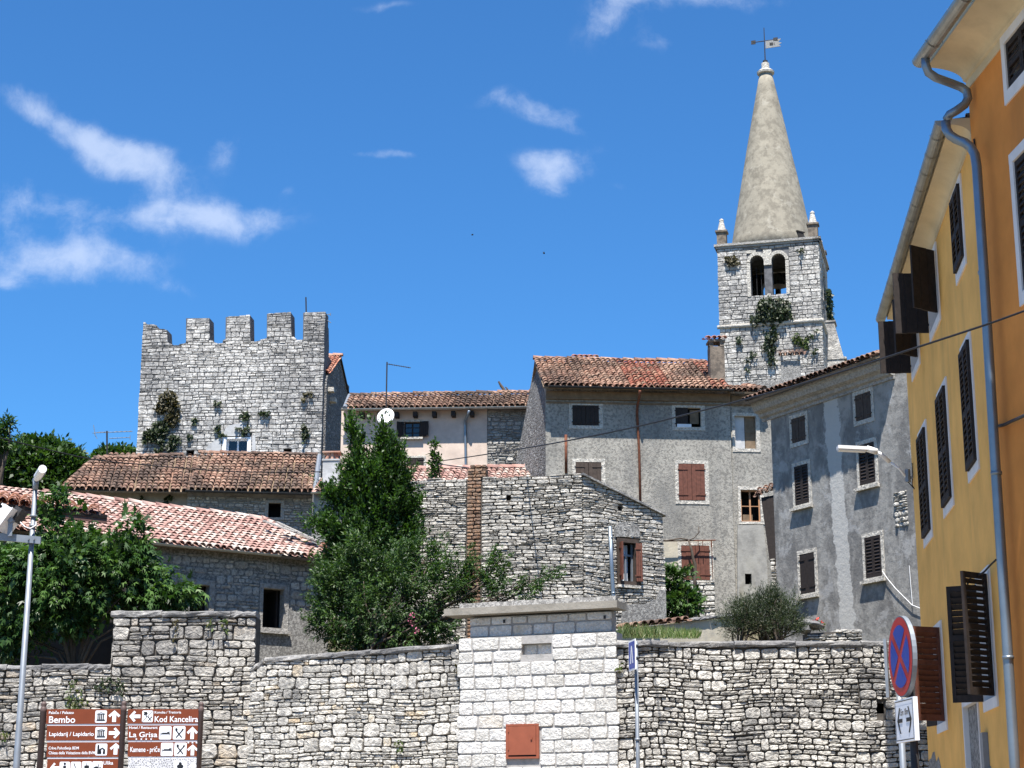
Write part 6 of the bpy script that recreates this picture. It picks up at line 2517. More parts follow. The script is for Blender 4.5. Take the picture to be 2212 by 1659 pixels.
# weather vane
vb = Vector((ctr.x, ctr.y, s_top + .78))
vt = at(1644, 60, dep)
vh = vt.z - vb.z
t = thing('weather_vane', 'iron weather vane with arrow arm and swallowtail flag on the spire', 'weather vane', vb)
mb = MB()
k = (dep * CT + (s_top - 1.6) * ST) / F
mb.tube([vb - Z * .1, vb + Z * vh], .04, 8, r1=.025)
mb.tube([vb, vb + Z * .12], .16, 10)
mb.build('pole', M['dark_metal'], t)
mb = MB()
ca = vb + Z * (vh * .62)
e0, e1 = ca + BF.d * (-24 * k) - Z * .02, ca + BF.d * (24 * k) + Z * .02
mb.tube([e0, e1], .03, 8)
for e, sg in ((e0, -1), (e1, 1)):
    mb.obox(e, BF.d, BF.n, Z, -.14, .14, -.02, .02, -.13, .13)
mb.build('cross_arm', M['dark_metal'], t)
mb = MB()
fz = vb + Z * (vh * .40)
w_, h_ = 37 * k, 19 * k
loop = [(0.06, 0), (w_ * .95, .05), (w_ * .82, h_ * .30), (w_, h_ * .5), (w_ * .80, h_ * .62), (w_ * .97, h_ * 1.02), (.06, h_ * .9)]
pts = [fz + BF.d * a + Z * b + BF.n * .02 for a, b in loop] + [fz + BF.d * a + Z * b - BF.n * .02 for a, b in loop]
nl = len(loop)
mb.add(pts, [tuple(range(nl)), tuple(range(2 * nl - 1, nl - 1, -1))] + [(i, i + nl, (i + 1) % nl + nl, (i + 1) % nl) for i in range(nl)])
fl_ = mb.build('flag', M['vane'], t)
mb = MB()
for (a, b) in ((.30, .34), (.42, .46), (.54, .58), (.30, .5)):
    mb.obox(fz + BF.n * .024, BF.d, BF.n, Z, w_ * a, w_ * b, 0, .006, h_ * .3, h_ * .7 if b < .5 else h_ * .62)
mb.build('pierced_mark', M['dark_metal'], fl_)

# grey house wall and chimney standing in front of the bell tower
UF = Face(at(1600, 850, 80.0), at(1860, 850, 79.0))
uz = UF.px(1700, 822)[1]
t = thing('grey_house', 'plain dark grey wall with a small tile capped chimney before the bell tower', 'house', UF.p(UF.L / 2, 11, -2))
mb = MB()
wall(mb, UF, [(0, 11), (UF.L, 11), (UF.L, uz + .1), (UF.L * .4, uz + .05), (0, uz)], [], thick=.6)
back_shell(mb, UF, 0, UF.L, 11, uz - .05, 4)
mb.build('wall', M['concrete_rough'], t)
mb = MB()
c0, c1 = UF.px(1687, 800), UF.px(1728, 777)
mb.fbox(UF, c0[0], c1[0], uz - .3, c1[1], -.9, -.1)
ch = mb.build('chimney', M['concrete_rough'], t)
mb = MB()
fz = Face(UF.p(c0[0] - .06, 0, -.02), UF.p(c1[0] + .06, 0, -.02))
for sx in (0.06, fz.L - .16):
    mb.fbox(fz, sx, sx + .10, c1[1], c1[1] + .22, -.7, 0)
cb_ = mb.build('chimney_cap', M['trim_grey'], ch)
mb = MB()
tiles(mb, None, Roof(fz, c1[1] + .24, .12, R(24)), [(-.16, 0), (fz.L + .16, 0), (fz.L + .16, .9), (-.16, .9)], pitch=.22, row=.36, rnd=rnd, sag=0)
mb.build('cap_tiles', M['tile_old'], cb_, smooth=True)


# ------------------------------------------------------------------ trees and shrubs
rnd = random.Random(131)


def tree(name, label, cat, base, blobs, mat, nclump, per, csize, ln, wd, seed, up=.6, droop=.2, surf=.42, shape='dia', twig=.3, stems=1, nl=14, r0=.1, group=None, spread=.3):
    t = thing(name, label, cat, base, group)
    o, P = crown('crown', blobs, nclump, per, csize, ln, wd, mat, t, seed, up, droop, surf, shape, twig)
    mb = MB()
    limbs(mb, base - Z * .3, blobs, nl, random.Random(seed), r0, r0 * .12, stems, spread)
    mb.build('trunk', M['bark'], t, smooth=True)
    return t


def ground_under(p, z):
    return Vector((p.x, p.y, z))


def B(*a):
    return blob(*a)


# laurel with upright shoots
Yl = 41.2
bl = [B(762, 925, Yl, 7, 14), B(766, 950, Yl, 12, 20), B(770, 985, Yl, 16, 26), B(776, 1020, Yl, 22, 26), B(810, 925, Yl, 3, 6), B(828, 938, Yl, 8, 8), B(832, 957, Yl, 17, 20), B(832, 990, Yl, 24, 30), B(822, 1030, Yl, 40, 34), B(860, 1030, Yl, 18, 36),
      B(862, 990, Yl, 8, 16), B(876, 1050, Yl, 12, 26), B(785, 1062, Yl, 46, 32), B(840, 1085, Yl, 44, 46), B(742, 1080, Yl, 28, 22), B(708, 1066, Yl, 8, 4), B(722, 1104, Yl, 16, 10), B(750, 1035, Yl, 7, 5), B(704, 1138, Yl, 24, 12), B(670, 1142, Yl, 9, 5), B(738, 1150, Yl, 40, 28),
      B(800, 1150, Yl, 60, 56), B(872, 1120, Yl, 20, 44), B(884, 1165, Yl, 18, 34), B(892, 1095, Yl, 10, 12), B(745, 1210, Yl, 46, 40), B(830, 1220, Yl, 64, 50), B(725, 1255, Yl, 30, 40), B(760, 1290, Yl, 60, 50)]
tree('laurel_tree', 'tall upright dark green laurel tree in front of the pink house', 'tree', at(800, 1400, Yl), bl, M['leaf_laurel'], 900, 46, .10, .125, .05, 3, up=1.3, droop=0, surf=.36, twig=.62, stems=3, nl=9, r0=.07)
# peach shrub in front of it
Yp = 37.4
bl = [B(705, 1300, Yp, 44, 60), B(720, 1240, Yp, 40, 34), B(755, 1270, Yp, 50, 60), B(800, 1330, Yp, 85, 60), B(850, 1240, Yp, 62, 70), B(800, 1215, Yp, 30, 40), B(875, 1320, Yp, 80, 70), B(930, 1280, Yp, 60, 75),
      B(935, 1195, Yp, 14, 26), B(945, 1225, Yp, 24, 34), B(982, 1262, Yp, 22, 34), B(1012, 1205, Yp, 7, 26), B(1012, 1245, Yp, 14, 28), B(972, 1215, Yp, 6, 14), B(1003, 1280, Yp, 30, 32), B(1058, 1205, Yp, 5, 18), B(1054, 1245, Yp, 9, 22), B(1090, 1225, Yp, 7, 10), B(1092, 1252, Yp, 12, 10),
      B(1070, 1280, Yp, 24, 12), B(1108, 1238, Yp, 5, 6), B(1135, 1288, Yp, 12, 6), B(1128, 1262, Yp, 12, 8), B(1158, 1268, Yp, 12, 6), B(1180, 1252, Yp, 8, 5), B(1203, 1246, Yp, 6, 4), B(1150, 1245, Yp, 6, 8), B(1172, 1243, Yp, 5, 9), B(1180, 1238, Yp, 5, 7),
      B(740, 1365, Yp, 45, 30), B(725, 1385, Yp, 30, 22), B(790, 1390, Yp, 50, 20), B(850, 1375, Yp, 90, 34), B(940, 1350, Yp, 48, 50), B(690, 1345, Yp, 24, 16), B(760, 1185, Yp, 30, 30), B(890, 1190, Yp, 18, 30)]
bl = bl + [B(x, y, Yp, 6, 13) for x, y in ((1040, 1225), (1048, 1262), (1062, 1232), (1030, 1275), (1076, 1212), (1080, 1248), (1000, 1225), (960, 1190))]
tree('peach_tree', 'spreading peach bush with narrow leaves behind the sloping wall coping', 'bush', at(850, 1440, Yp), bl, M['leaf_peach'], 950, 40, .075, .11, .030, 7, up=.8, droop=.45, surf=.40, twig=.42, stems=5, nl=8, r0=.05, spread=.9)
# fig on the left
Yf = 37.8
bl = [B(20, 1270, Yf, 60, 90), B(90, 1230, Yf, 90, 60), B(180, 1210, Yf, 90, 55), B(250, 1220, Yf, 60, 50), B(290, 1200, Yf, 40, 36), B(318, 1252, Yf, 46, 34), B(368, 1290, Yf, 34, 14), B(395, 1285, Yf, 18, 9), B(335, 1297, Yf, 50, 16),
      B(120, 1300, Yf, 100, 50), B(230, 1290, Yf, 80, 42), B(40, 1350, Yf, 60, 60), B(140, 1170, Yf, 34, 22), B(105, 1125, Yf, 12, 26), B(110, 1080, Yf, 10, 14), B(140, 1078, Yf, 12, 9), B(165, 1100, Yf, 6, 14), B(283, 1130, Yf, 8, 20), B(282, 1160, Yf, 10, 16), B(60, 1205, Yf, 50, 26), B(10, 1215, Yf, 30, 24), B(150, 1340, Yf, 50, 24), B(10, 1400, Yf, 40, 40)]
tree('fig_tree', 'broad fig tree with large lobed leaves above the low wall at the left', 'tree', at(150, 1440, Yf), bl, M['leaf_fig'], 720, 12, .20, .235, .165, 5, up=.4, droop=.55, surf=.42, shape='fig', twig=.36, stems=2, nl=6, r0=.05, spread=.4)
# big tree behind, far left
Yt = 96.0
bl = [B(60, 1015, Yt, 80, 55), B(120, 1008, Yt, 56, 50), B(162, 1018, Yt, 28, 38), B(66, 968, Yt, 26, 18), B(95, 968, Yt, 24, 14), B(30, 1015, Yt, 60, 50), B(0, 1035, Yt, 60, 45), B(110, 1060, Yt, 90, 40)]
tree('broadleaf_tree', 'round dark green tree left of the castle tower', 'tree', at(80, 1150, Yt), bl, M['leaf_far'], 1500, 22, .34, .34, .20, 9, up=.5, droop=.1, surf=.35, twig=.4, nl=10, r0=.3)
bl = [B(4, 935, 88, 10, 18), B(18, 915, 88, 6, 9), B(8, 962, 88, 8, 12), B(44, 948, 88, 6, 6), B(-14, 960, 88, 20, 40)]
tree('broadleaf_tree', 'feathery treetop cut off by the left edge', 'tree', at(-5, 1100, 88), bl, M['leaf_laurel'], 90, 24, .2, .30, .10, 10, up=.8, droop=.5, surf=.45, twig=.6, nl=8, r0=.2)
bl = [B(232, 988, 99, 18, 12), B(255, 987, 99, 34, 15), B(285, 990, 99, 20, 12), B(255, 1000, 99, 60, 14)]
tree('broadleaf_tree', 'small rounded treetop between the left antenna and the castle tower', 'tree', at(255, 1080, 99), bl, M['leaf_far'], 260, 22, .3, .32, .2, 12, up=.5, droop=.1, surf=.4, twig=.3, nl=5, r0=.2)
# little fig by the grey house
bl = [B(1450, 1245, 46, 18, 18), B(1440, 1262, 46, 14, 26), B(1470, 1285, 46, 32, 26), B(1460, 1310, 46, 38, 20), B(1490, 1305, 46, 22, 22), B(1448, 1300, 46, 20, 36), B(1478, 1243, 46, 9, 7)]
tree('fig_tree', 'small bright green fig bush against the flat stone gable', 'bush', at(1455, 1350, 46), bl, M['leaf_fig'], 170, 9, .14, .20, .16, 15, up=.6, droop=.2, surf=.45, shape='fig', twig=.2, nl=8, r0=.04)
# rosemary / olive scrub
bl = [B(1590, 1345, 36.2, 40, 34), B(1640, 1335, 36.2, 60, 48), B(1690, 1345, 36.2, 42, 40), B(1655, 1298, 36.2, 22, 26), B(1672, 1285, 36.2, 12, 22), B(1700, 1310, 36.2, 24, 28), B(1610, 1315, 36.2, 34, 24), B(1720, 1350, 36.2, 18, 22)]
tree('rosemary_bush', 'grey green needle leaved bush behind the right wall coping', 'bush', at(1645, 1400, 36.2), bl, M['leaf_olive'], 900, 26, .05, .075, .012, 17, up=1.0, droop=-.2, surf=.4, twig=.34, nl=12, r0=.03, stems=4, spread=.7)
# vine shoot beside the pink house window
bl = [B(938, 965, 59.6, 5, 12), B(939, 990, 59.6, 8, 14), B(941, 1018, 59.6, 10, 16)]
tree('vine_shoot', 'slim leafy shoot rising beside the lower pink house window', 'plant', at(940, 1045, 59.6), bl, M['leaf_laurel'], 42, 12, .10, .16, .08, 19, twig=.2, nl=4, r0=.025)
# wild grass on the wall top
rng = np.random.default_rng(5)
n = 1500
xs = rng.random(n)
P = np.array([list(at(1340 + 170 * a, 1384 - 6 * rng.random(), 33.4 + 1.6 * rng.random())) for a in xs])
P[:, 2] += .02
hgt = .12 + .22 * rng.random(n) * (1.1 - xs * .6)
dirs = np.stack([rng.normal(size=n) * .35, rng.normal(size=n) * .3, np.ones(n)], 1)
nr = np.stack([rng.normal(size=n) * .4, -np.ones(n), np.zeros(n)], 1)
o = leaf_mesh('wild_grass', P, dirs, nr, hgt, np.full(n, .012), M['leaf_grass'], None)
tag(o, kind='stuff')
# weeds growing out of the walls
SPOTS = [(LW, [(160, 1500, 14, 34), (170, 1520, 24, 14)], 'weed clump just above the left panels of the brown sign', 'leaf_weed'),
         (LW, [(235, 1480, 32, 18), (262, 1488, 14, 16)], 'dark trailing weed under the step of the left wall', 'leaf_ivy'),
         (LW, [(458, 1348, 10, 14), (490, 1350, 8, 16)], 'small weed near the top right of the taller grey wall', 'leaf_weed'),
         (LW, [(380, 1355, 8, 26)], 'dry weed hanging from the coping of the taller grey wall', 'leaf_ivy_brown'),
         (LW, [(5, 1590, 14, 12)], 'weed tuft low in the wall at the left edge', 'leaf_weed'),
         (CW, [(866, 1610, 8, 18)], 'green tuft low in the pale sloping wall', 'leaf_weed'),
         (CW, [(990, 1440, 9, 10)], 'dry tuft at the joint of the sloping wall and white blocks', 'leaf_ivy_brown'),
         (RW, [(1337, 1440, 7, 14)], 'green tuft at the joint of the white blocks and right wall', 'leaf_weed')]
for k, (f, pt, lab, mt) in enumerate(SPOTS):
    ivy('weed', lab, f, pt, M[mt], 200 + k, ln=.10, wd=.05, dens=420, thick=.10, out=.03, group='weeds growing out of the street walls')
# ivy on the castle tower
CP = [([(365, 862, 20, 18), (352, 878, 16, 14)], 'brown ivy clump high on the left of the castle wall', 'leaf_ivy_brown'),
      ([(376, 890, 13, 20), (370, 906, 14, 16)], 'thick ivy cushion below the brown clump on the castle wall', 'leaf_ivy_brown'),
      ([(352, 925, 16, 18), (340, 940, 18, 16), (322, 942, 12, 14), (335, 925, 10, 10)], 'broad ivy trailing to lower left on the castle wall', 'leaf_ivy'),
      ([(378, 950, 12, 12), (370, 965, 10, 12), (352, 960, 5, 14), (342, 972, 8, 5)], 'loose ivy tail at lower left of the castle wall', 'leaf_ivy'),
      ([(421, 908, 5, 8)], 'tiny ivy tuft right of the ivy cushion', 'leaf_ivy'),
      ([(472, 925, 6, 8)], 'ivy tuft left above the castle window', 'leaf_ivy'),
      ([(477, 940, 7, 5)], 'ivy tuft touching the top left of the castle window', 'leaf_ivy'),
      ([(529, 930, 10, 10), (518, 926, 5, 4)], 'bushy ivy right above the castle window', 'leaf_ivy'),
      ([(531, 898, 10, 9)], 'ivy tuft in mid wall above the castle window', 'leaf_ivy'),
      ([(572, 893, 13, 5)], 'flat ivy tuft to the right in mid castle wall', 'leaf_ivy'),
      ([(661, 937, 7, 16), (657, 922, 4, 6)], 'upright ivy strand near the right corner of the castle', 'leaf_ivy'),
      ([(658, 858, 4, 9), (670, 852, 5, 6)], 'small tuft high near the right corner of the castle', 'leaf_ivy_brown'),
      ([(470, 872, 7, 6)], 'ivy tuft in the middle of the castle wall', 'leaf_ivy'),
      ([(411, 943, 6, 6)], 'round ivy tuft low in the castle wall left of the window', 'leaf_ivy')]
for k, (pt, lab, mt) in enumerate(CP):
    ivy('ivy', lab, CF, pt, M[mt], 300 + k, ln=.17, wd=.14, dens=420, thick=.13, out=.02, group='ivy on the castle tower')


def zb_(x, y):      # bell tower close-up
    return (1538.1 + x * .21876, 483.9 + y * .21876)


BP = [([(*zb_(620, 850), 36, 24), (*zb_(700, 890), 22, 16), (*zb_(540, 800), 18, 18), (*zb_(430, 950), 12, 14), (*zb_(560, 930), 26, 12)], 'big bushy ivy below the twin arches of the bell tower', 'leaf_ivy', .5),
      ([(*zb_(585, 1110), 14, 14), (*zb_(560, 1200), 16, 12), (*zb_(590, 1300), 9, 24), (*zb_(600, 1020), 7, 14)], 'ivy hanging in a strand below the moulding of the bell tower', 'leaf_ivy', .2),
      ([(*zb_(270, 1145), 8, 8)], 'ivy tuft low at the left of the bell tower', 'leaf_ivy', .1),
      ([(*zb_(400, 1285), 8, 7), (*zb_(360, 1335), 5, 6)], 'paired ivy tufts left of the hanging strand', 'leaf_ivy', .1),
      ([(*zb_(360, 1445), 4, 6)], 'lowest ivy tuft on the bell tower', 'leaf_ivy', .1),
      ([(*zb_(840, 1140), 9, 12), (*zb_(915, 1160), 10, 10), (*zb_(930, 1215), 6, 5)], 'light green creeper right of the hanging strand', 'leaf_weed', .1),
      ([(*zb_(970, 1105), 6, 6), (*zb_(1030, 1050), 5, 3)], 'dark tuft low at the right of the bell tower', 'leaf_ivy', .1),
      ([(*zb_(885, 265), 5, 6)], 'small tuft right above the twin arches', 'leaf_ivy', .1),
      ([(*zb_(210, 370), 14, 10), (*zb_(150, 345), 6, 8)], 'dry tuft left of the twin arches', 'leaf_ivy_brown', .1),
      ([(*zb_(1000, 1270), 4, 4), (*zb_(1040, 1240), 4, 3)], 'speck of ivy at the lower right of the bell tower', 'leaf_ivy', .1)]
for k, (pt, lab, mt, bulk) in enumerate(BP):
    ivy('ivy', lab, BF, pt, M[mt], 400 + k, ln=.19, wd=.14, dens=240, thick=.16, out=.03, group='ivy on the bell tower', bulk=bulk)
ivy('ivy', 'ivy on the shaded right flank of the bell tower', BS, [(1786, 645, 4, 16), (1788, 680, 4, 20)], M['leaf_ivy'], 450, ln=.24, wd=.17, dens=90, thick=.2, group='ivy on the bell tower')
ivy('ivy', 'dark ivy hanging under the eaves of the long old tiled house', HA, [(360, 1078, 12, 12), (306, 1078, 6, 9)], M['leaf_ivy'], 460, ln=.2, wd=.16, dens=130, thick=.15, out=-.2)
# oleander-like pink flowers and red geraniums
t = thing('pink_flower', 'cluster of pink blossoms low in the peach bush', 'flowers', at(890, 1375, 36.4))
rng = np.random.default_rng(3)
pos, dr = [], []
for (x, y) in ((888, 1327), (890, 1333), (889, 1342), (891, 1350), (898, 1358), (902, 1362), (887, 1346), (900, 1366)):
    c = at(x, y, 36.35)
    for q in range(7):
        pos.append(list(c + Vector(rng.normal(size=3) * .020)))
P = np.array(pos)
leaf_mesh('petals', P, rng.normal(size=P.shape), rng.normal(size=P.shape) + np.array([0, -1, .4]), np.full(len(P), .035), np.full(len(P), .03), M['flower'], t)
mb = MB()
mb.tube([at(895, 1380, 36.4), at(890, 1345, 36.36), at(888, 1327, 36.35)], .006, 5)
mb.build('stem', M['leaf_weed'], t)
t = thing('red_flowers', 'few red geranium flowers behind the flat rocks by the blue grey house', 'flowers', at(1770, 1362, 41))
pos = []
for (x, y) in ((1759, 1341), (1763, 1343), (1770, 1350), (1777, 1346), (1765, 1337)):
    c = at(x, y, 41)
    for q in range(12):
        pos.append(list(c + Vector(rng.normal(size=3) * .025)))
P = np.array(pos)
leaf_mesh('petals', P, rng.normal(size=P.shape), rng.normal(size=P.shape) + np.array([0, -1, .4]), np.full(len(P), .04), np.full(len(P), .035), M['flower_red'], t)
crown('leaves', [blob(1767, 1352, 41.05, 12, 8)], 30, 10, .03, .06, .04, M['leaf_weed'], t, 5)

# ------------------------------------------------------------------ little garden walls behind the right wall
rnd = random.Random(141)
DF = Face(at(1340, 1360, 39.6), at(1600, 1345, 41.0))
dz = DF.px(1420, 1347)[1]
dz2 = DF.px(1590, 1328)[1]
t = wallthing('garden_wall', 'low pale garden wall capped with a row of curved tiles', 'garden wall', DF.p(DF.L / 2, 4.3, -.1))
sl = (dz2 - dz) / (DF.px(1590, 1328)[0] - DF.px(1420, 1347)[0])
z_at = lambda s: dz + sl * (s - DF.px(1420, 1347)[0])
mb = MB()
wall(mb, DF, [(0, 3.5), (DF.L, 3.5), (DF.L, z_at(DF.L) - .04), (0, z_at(0) - .04)], [], thick=.35)
mb.build('wall', M['grey_patch'], t)
rfd = Roof(DF, z_at(0) - .02, .12, R(7), slope=sl)
mb = MB()
se = DF.px(1490, 1340)[0]
tiles(mb, None, rfd, [(0, 0), (se, 0), (se, .34), (0, .34)], pitch=.22, row=.34, rnd=rnd, sag=.0, jit=.02, r=.085)
mb.build('tile_cap', M['tile_old'], t, smooth=True)
mb = MB()
a, b = DF.p(se, z_at(se) - .03, .06), DF.p(DF.L, z_at(DF.L) - .03, .06)
coping(mb, a, b, .06, .4, .02, rnd, (.5, .9))
mb.build('cap_stone', M['coping'], t)
EF = Face(at(1715, 1372, 38.0), at(1890, 1372, 38.3))
for (x0, x1, y, lab) in ((1728, 1752, 1352, 'rough grey boulder lying by the needle leaved bush'), (1724, 1778, 1341, 'large flat grey rock slab beside the needle leaved bush')):
    p = at((x0 + x1) / 2, y + 8, 38.2)
    k = 38.2 / F
    mb = MB()
    w_, h_ = (x1 - x0) * k / 2, 9 * k
    pr = []
    for i in range(9):
        a = PI * i / 8
        pr.append((max(.004, math.sin(a) ** .6) , -math.cos(a)))
    pts = []
    for (r_, hh_) in pr:
        for j in range(14):
            a = 2 * PI * j / 14
            d = Vector((math.cos(a) * r_, math.sin(a) * r_, hh_))
            nn = 1 + .28 * noise.noise(d * 1.7 + Vector((x0, 0, 0)))
            pts.append(p + Vector((d.x * w_ * nn, d.y * .3 * nn, d.z * h_ * nn + (d.x * -.05 if x1 - x0 > 40 else 0))))
    mb.add(pts, [(i * 14 + j, i * 14 + (j + 1) % 14, (i + 1) * 14 + (j + 1) % 14, (i + 1) * 14 + j) for i in range(8) for j in range(14)])
    o = mb.build('rock', M['coping'], loc=p - Z * h_)
    tag(o, lab, 'rock')
t = wallthing('garden_wall', 'low dry stone wall in front of the blue grey house', 'garden wall', EF.p(EF.L / 2, 4.5, -.1))
s0, z0 = EF.px(1745, 1368)
s1, z1_ = EF.px(1862, 1361)
ztf = lambda s: (z0 if s < EF.px(1800, 1360)[0] else z1_ + .03) + .03 * noise.noise(Vector((s * 3, 0, 0)))
mb = MB()
wall(mb, EF, [(s0, 4), (s1, 4), (s1, z1_), (s0, z0)], [], thick=.3, out=-.04)
mb.build('core', M['mortar_dark'], t)
mb = MB()
masonry(mb, EF, s0, s1, z0 - .6, ztf, band=(.06, .1), w=(.15, .4), gap=.012, bulge=.05, split=.1, wob=.04, seed=66, ex=3.4, jit=.1, seat=-.25)
mb.build('masonry', M['rub_dry'], t)

# ------------------------------------------------------------------ street furniture
rnd = random.Random(151)
# lamp post with a flood lamp on the left
Ys = 22.0
pb, pt_ = at(33, 1700, Ys), at(67, 1050, Ys)
xm = (pb.x + pt_.x) / 2
base = Vector((at(38, 1620, Ys).x, Ys, 0))
top = Vector((base.x, Ys, pt_.z))
k = Ys / F
t = thing('street_lamp', 'galvanised lamp post at the left with a floodlight on a crossbar', 'street lamp', base)
mb = MB()
mb.tube([base, Vector((base.x, Ys, 1.6)), top], [.050, .044, .029], 14)
for y in (1117, 1138):
    z = at(60, y, Ys).z
    mb.tube([Vector((base.x, Ys, z)), Vector((base.x, Ys, z + .025))], .048, 12)
mb.build('pole', M['galv'], t, smooth=True)
mb = MB()
c = Vector((base.x, Ys, at(67, 1036, Ys).z))
mb.tube([top - Z * .05, c + Z * .01], .036, 12)
hd = Vector((.60, -1.0, .12)).normalized()
mb.tube([c - hd * .05, c + hd * .30], .036, 12)
mb.build('neck', M['galv'], t, smooth=True)
mb = MB()
tip = at(92, 1013, Ys - .55)
dr = (tip - c).normalized()
mb.tube([c + dr * .05, c + dr * .18, tip], [.036, .052, .052], 14)
mb.build('lamp_head', M['lamp_white'], t, smooth=False)
zb = at(52, 1167, Ys).z
mb = MB()
mb.obox(Vector((base.x, Ys - .055, zb)), Vector((1, -.0, -.09)).normalized(), Vector((0, 1, 0)), Z, -.42, .13, -.02, .02, -.045, .045)
for xx in (.0, .07):
    mb.tube([Vector((base.x + xx - .02, Ys - .06, zb)), Vector((base.x + xx - .02, Ys - .10, zb))], .012, 8)
ar = mb.build('crossbar', M['galv'], t)
mb = MB()
fp = at(14, 1122, Ys - .05)
ax = Vector((.82, -.18, -.55)).normalized()       # lamp glass looks down to the left
ay = ax.cross(Vector((0, 1, 0))).normalized()
az = ax.cross(ay).normalized()
mb.obox(fp, ax, ay, az, -.06, .06, -.15, .15, -.17, .17)
for q in range(5):
    mb.obox(fp, ax, ay, az, -.10 + .0, -.06, -.15 + q * .066, -.125 + q * .066, -.16, .16)
mb.obox(fp, ax, ay, az, .06, .075, -.165, .165, -.185, .185)
fl = mb.build('floodlight', M['lamp_white'], t)
mb = MB()
p2 = at(24, 1147, Ys - .09)
mb.obox(Vector((p2.x, p2.y - .05, zb)), Vector((1, 0, 0)), Vector((0, 1, 0)), Z, -.03, .03, -.01, .01, .03, .24)
mb.tube([Vector((p2.x, p2.y - .075, zb + .23)), Vector((p2.x, p2.y + .02, zb + .23))], .035, 10)
mb.build('floodlight_bracket', M['galv'], fl)
mb = MB()
gp = at(39, 1113, Ys)
mb.obox(gp, ax, ay, az, -.05, .05, -.09, .09, -.1, .1)
mb.obox(gp, ax, ay, az, -.058, .058, -.02, .02, -.105, .105)
mb.build('ballast_box', M['dark_metal'], fl)
mb = MB()
q0 = at(44, 1128, Ys - .08)
q3 = Vector((base.x + .045, Ys - .03, at(66, 1128, Ys).z))
mb.tube([q0, at(54, 1138, Ys - .1), at(65, 1142, Ys - .08), Vector((base.x + .05, Ys - .04, at(66, 1136, Ys).z)), q3], .008, 6)
mb.build('lead', M['cable_white'], fl)

# brown direction sign with three posts
Yg = 26.0
NS = Face(at(60, 1600, Yg), at(470, 1600, Yg - .1))


def zs_(x, y):
    return (69.1 + .17969 * x, 1494.9 + .17969 * y)


t = thing('direction_sign', 'brown tourist direction board with white lettering between three posts', 'sign', NS.p(NS.px(268, 1600)[0], 0, 0))
for (x0, x1, yt) in ((108, 182, 112), (1074, 1142, 105), (2006, 2070, 118)):
    s0, zt_ = NS.px(*zs_(x0, yt))
    s1, _ = NS.px(*zs_(x1, yt))
    c = NS.p((s0 + s1) / 2, 0, 0)
    r = (s1 - s0) / 2
    zt0 = zt_ - r * 1.9
    mb = MB()
    mb.lathe(c, [(r, 0), (r, zt0 - .07), (r * 1.08, zt0 - .065), (r * 1.08, zt0 - .03), (r * .9, zt0), (r * .72, zt0 + r * .2), (r * .95, zt0 + r * .7), (r * .95, zt0 + r * 1.2), (r * .6, zt0 + r * 1.7), (.004, zt0 + r * 1.9)], 20)
    mb.build('post', M['sign_post'], t, smooth=True)


def arrow(cx, cz, w, h, d):
    pts = [(-.16, -.5), (.16, -.5), (.16, .12), (.36, -.10), (.5, .06), (0, .5), (-.5, .06), (-.36, -.10), (-.16, .12)]
    out = []
    for a, b in pts:
        if d == 'r':
            a, b = b, -a
        elif d == 'l':
            a, b = -b, a
        out.append((cx + a * w, cz + b * h))
    return out


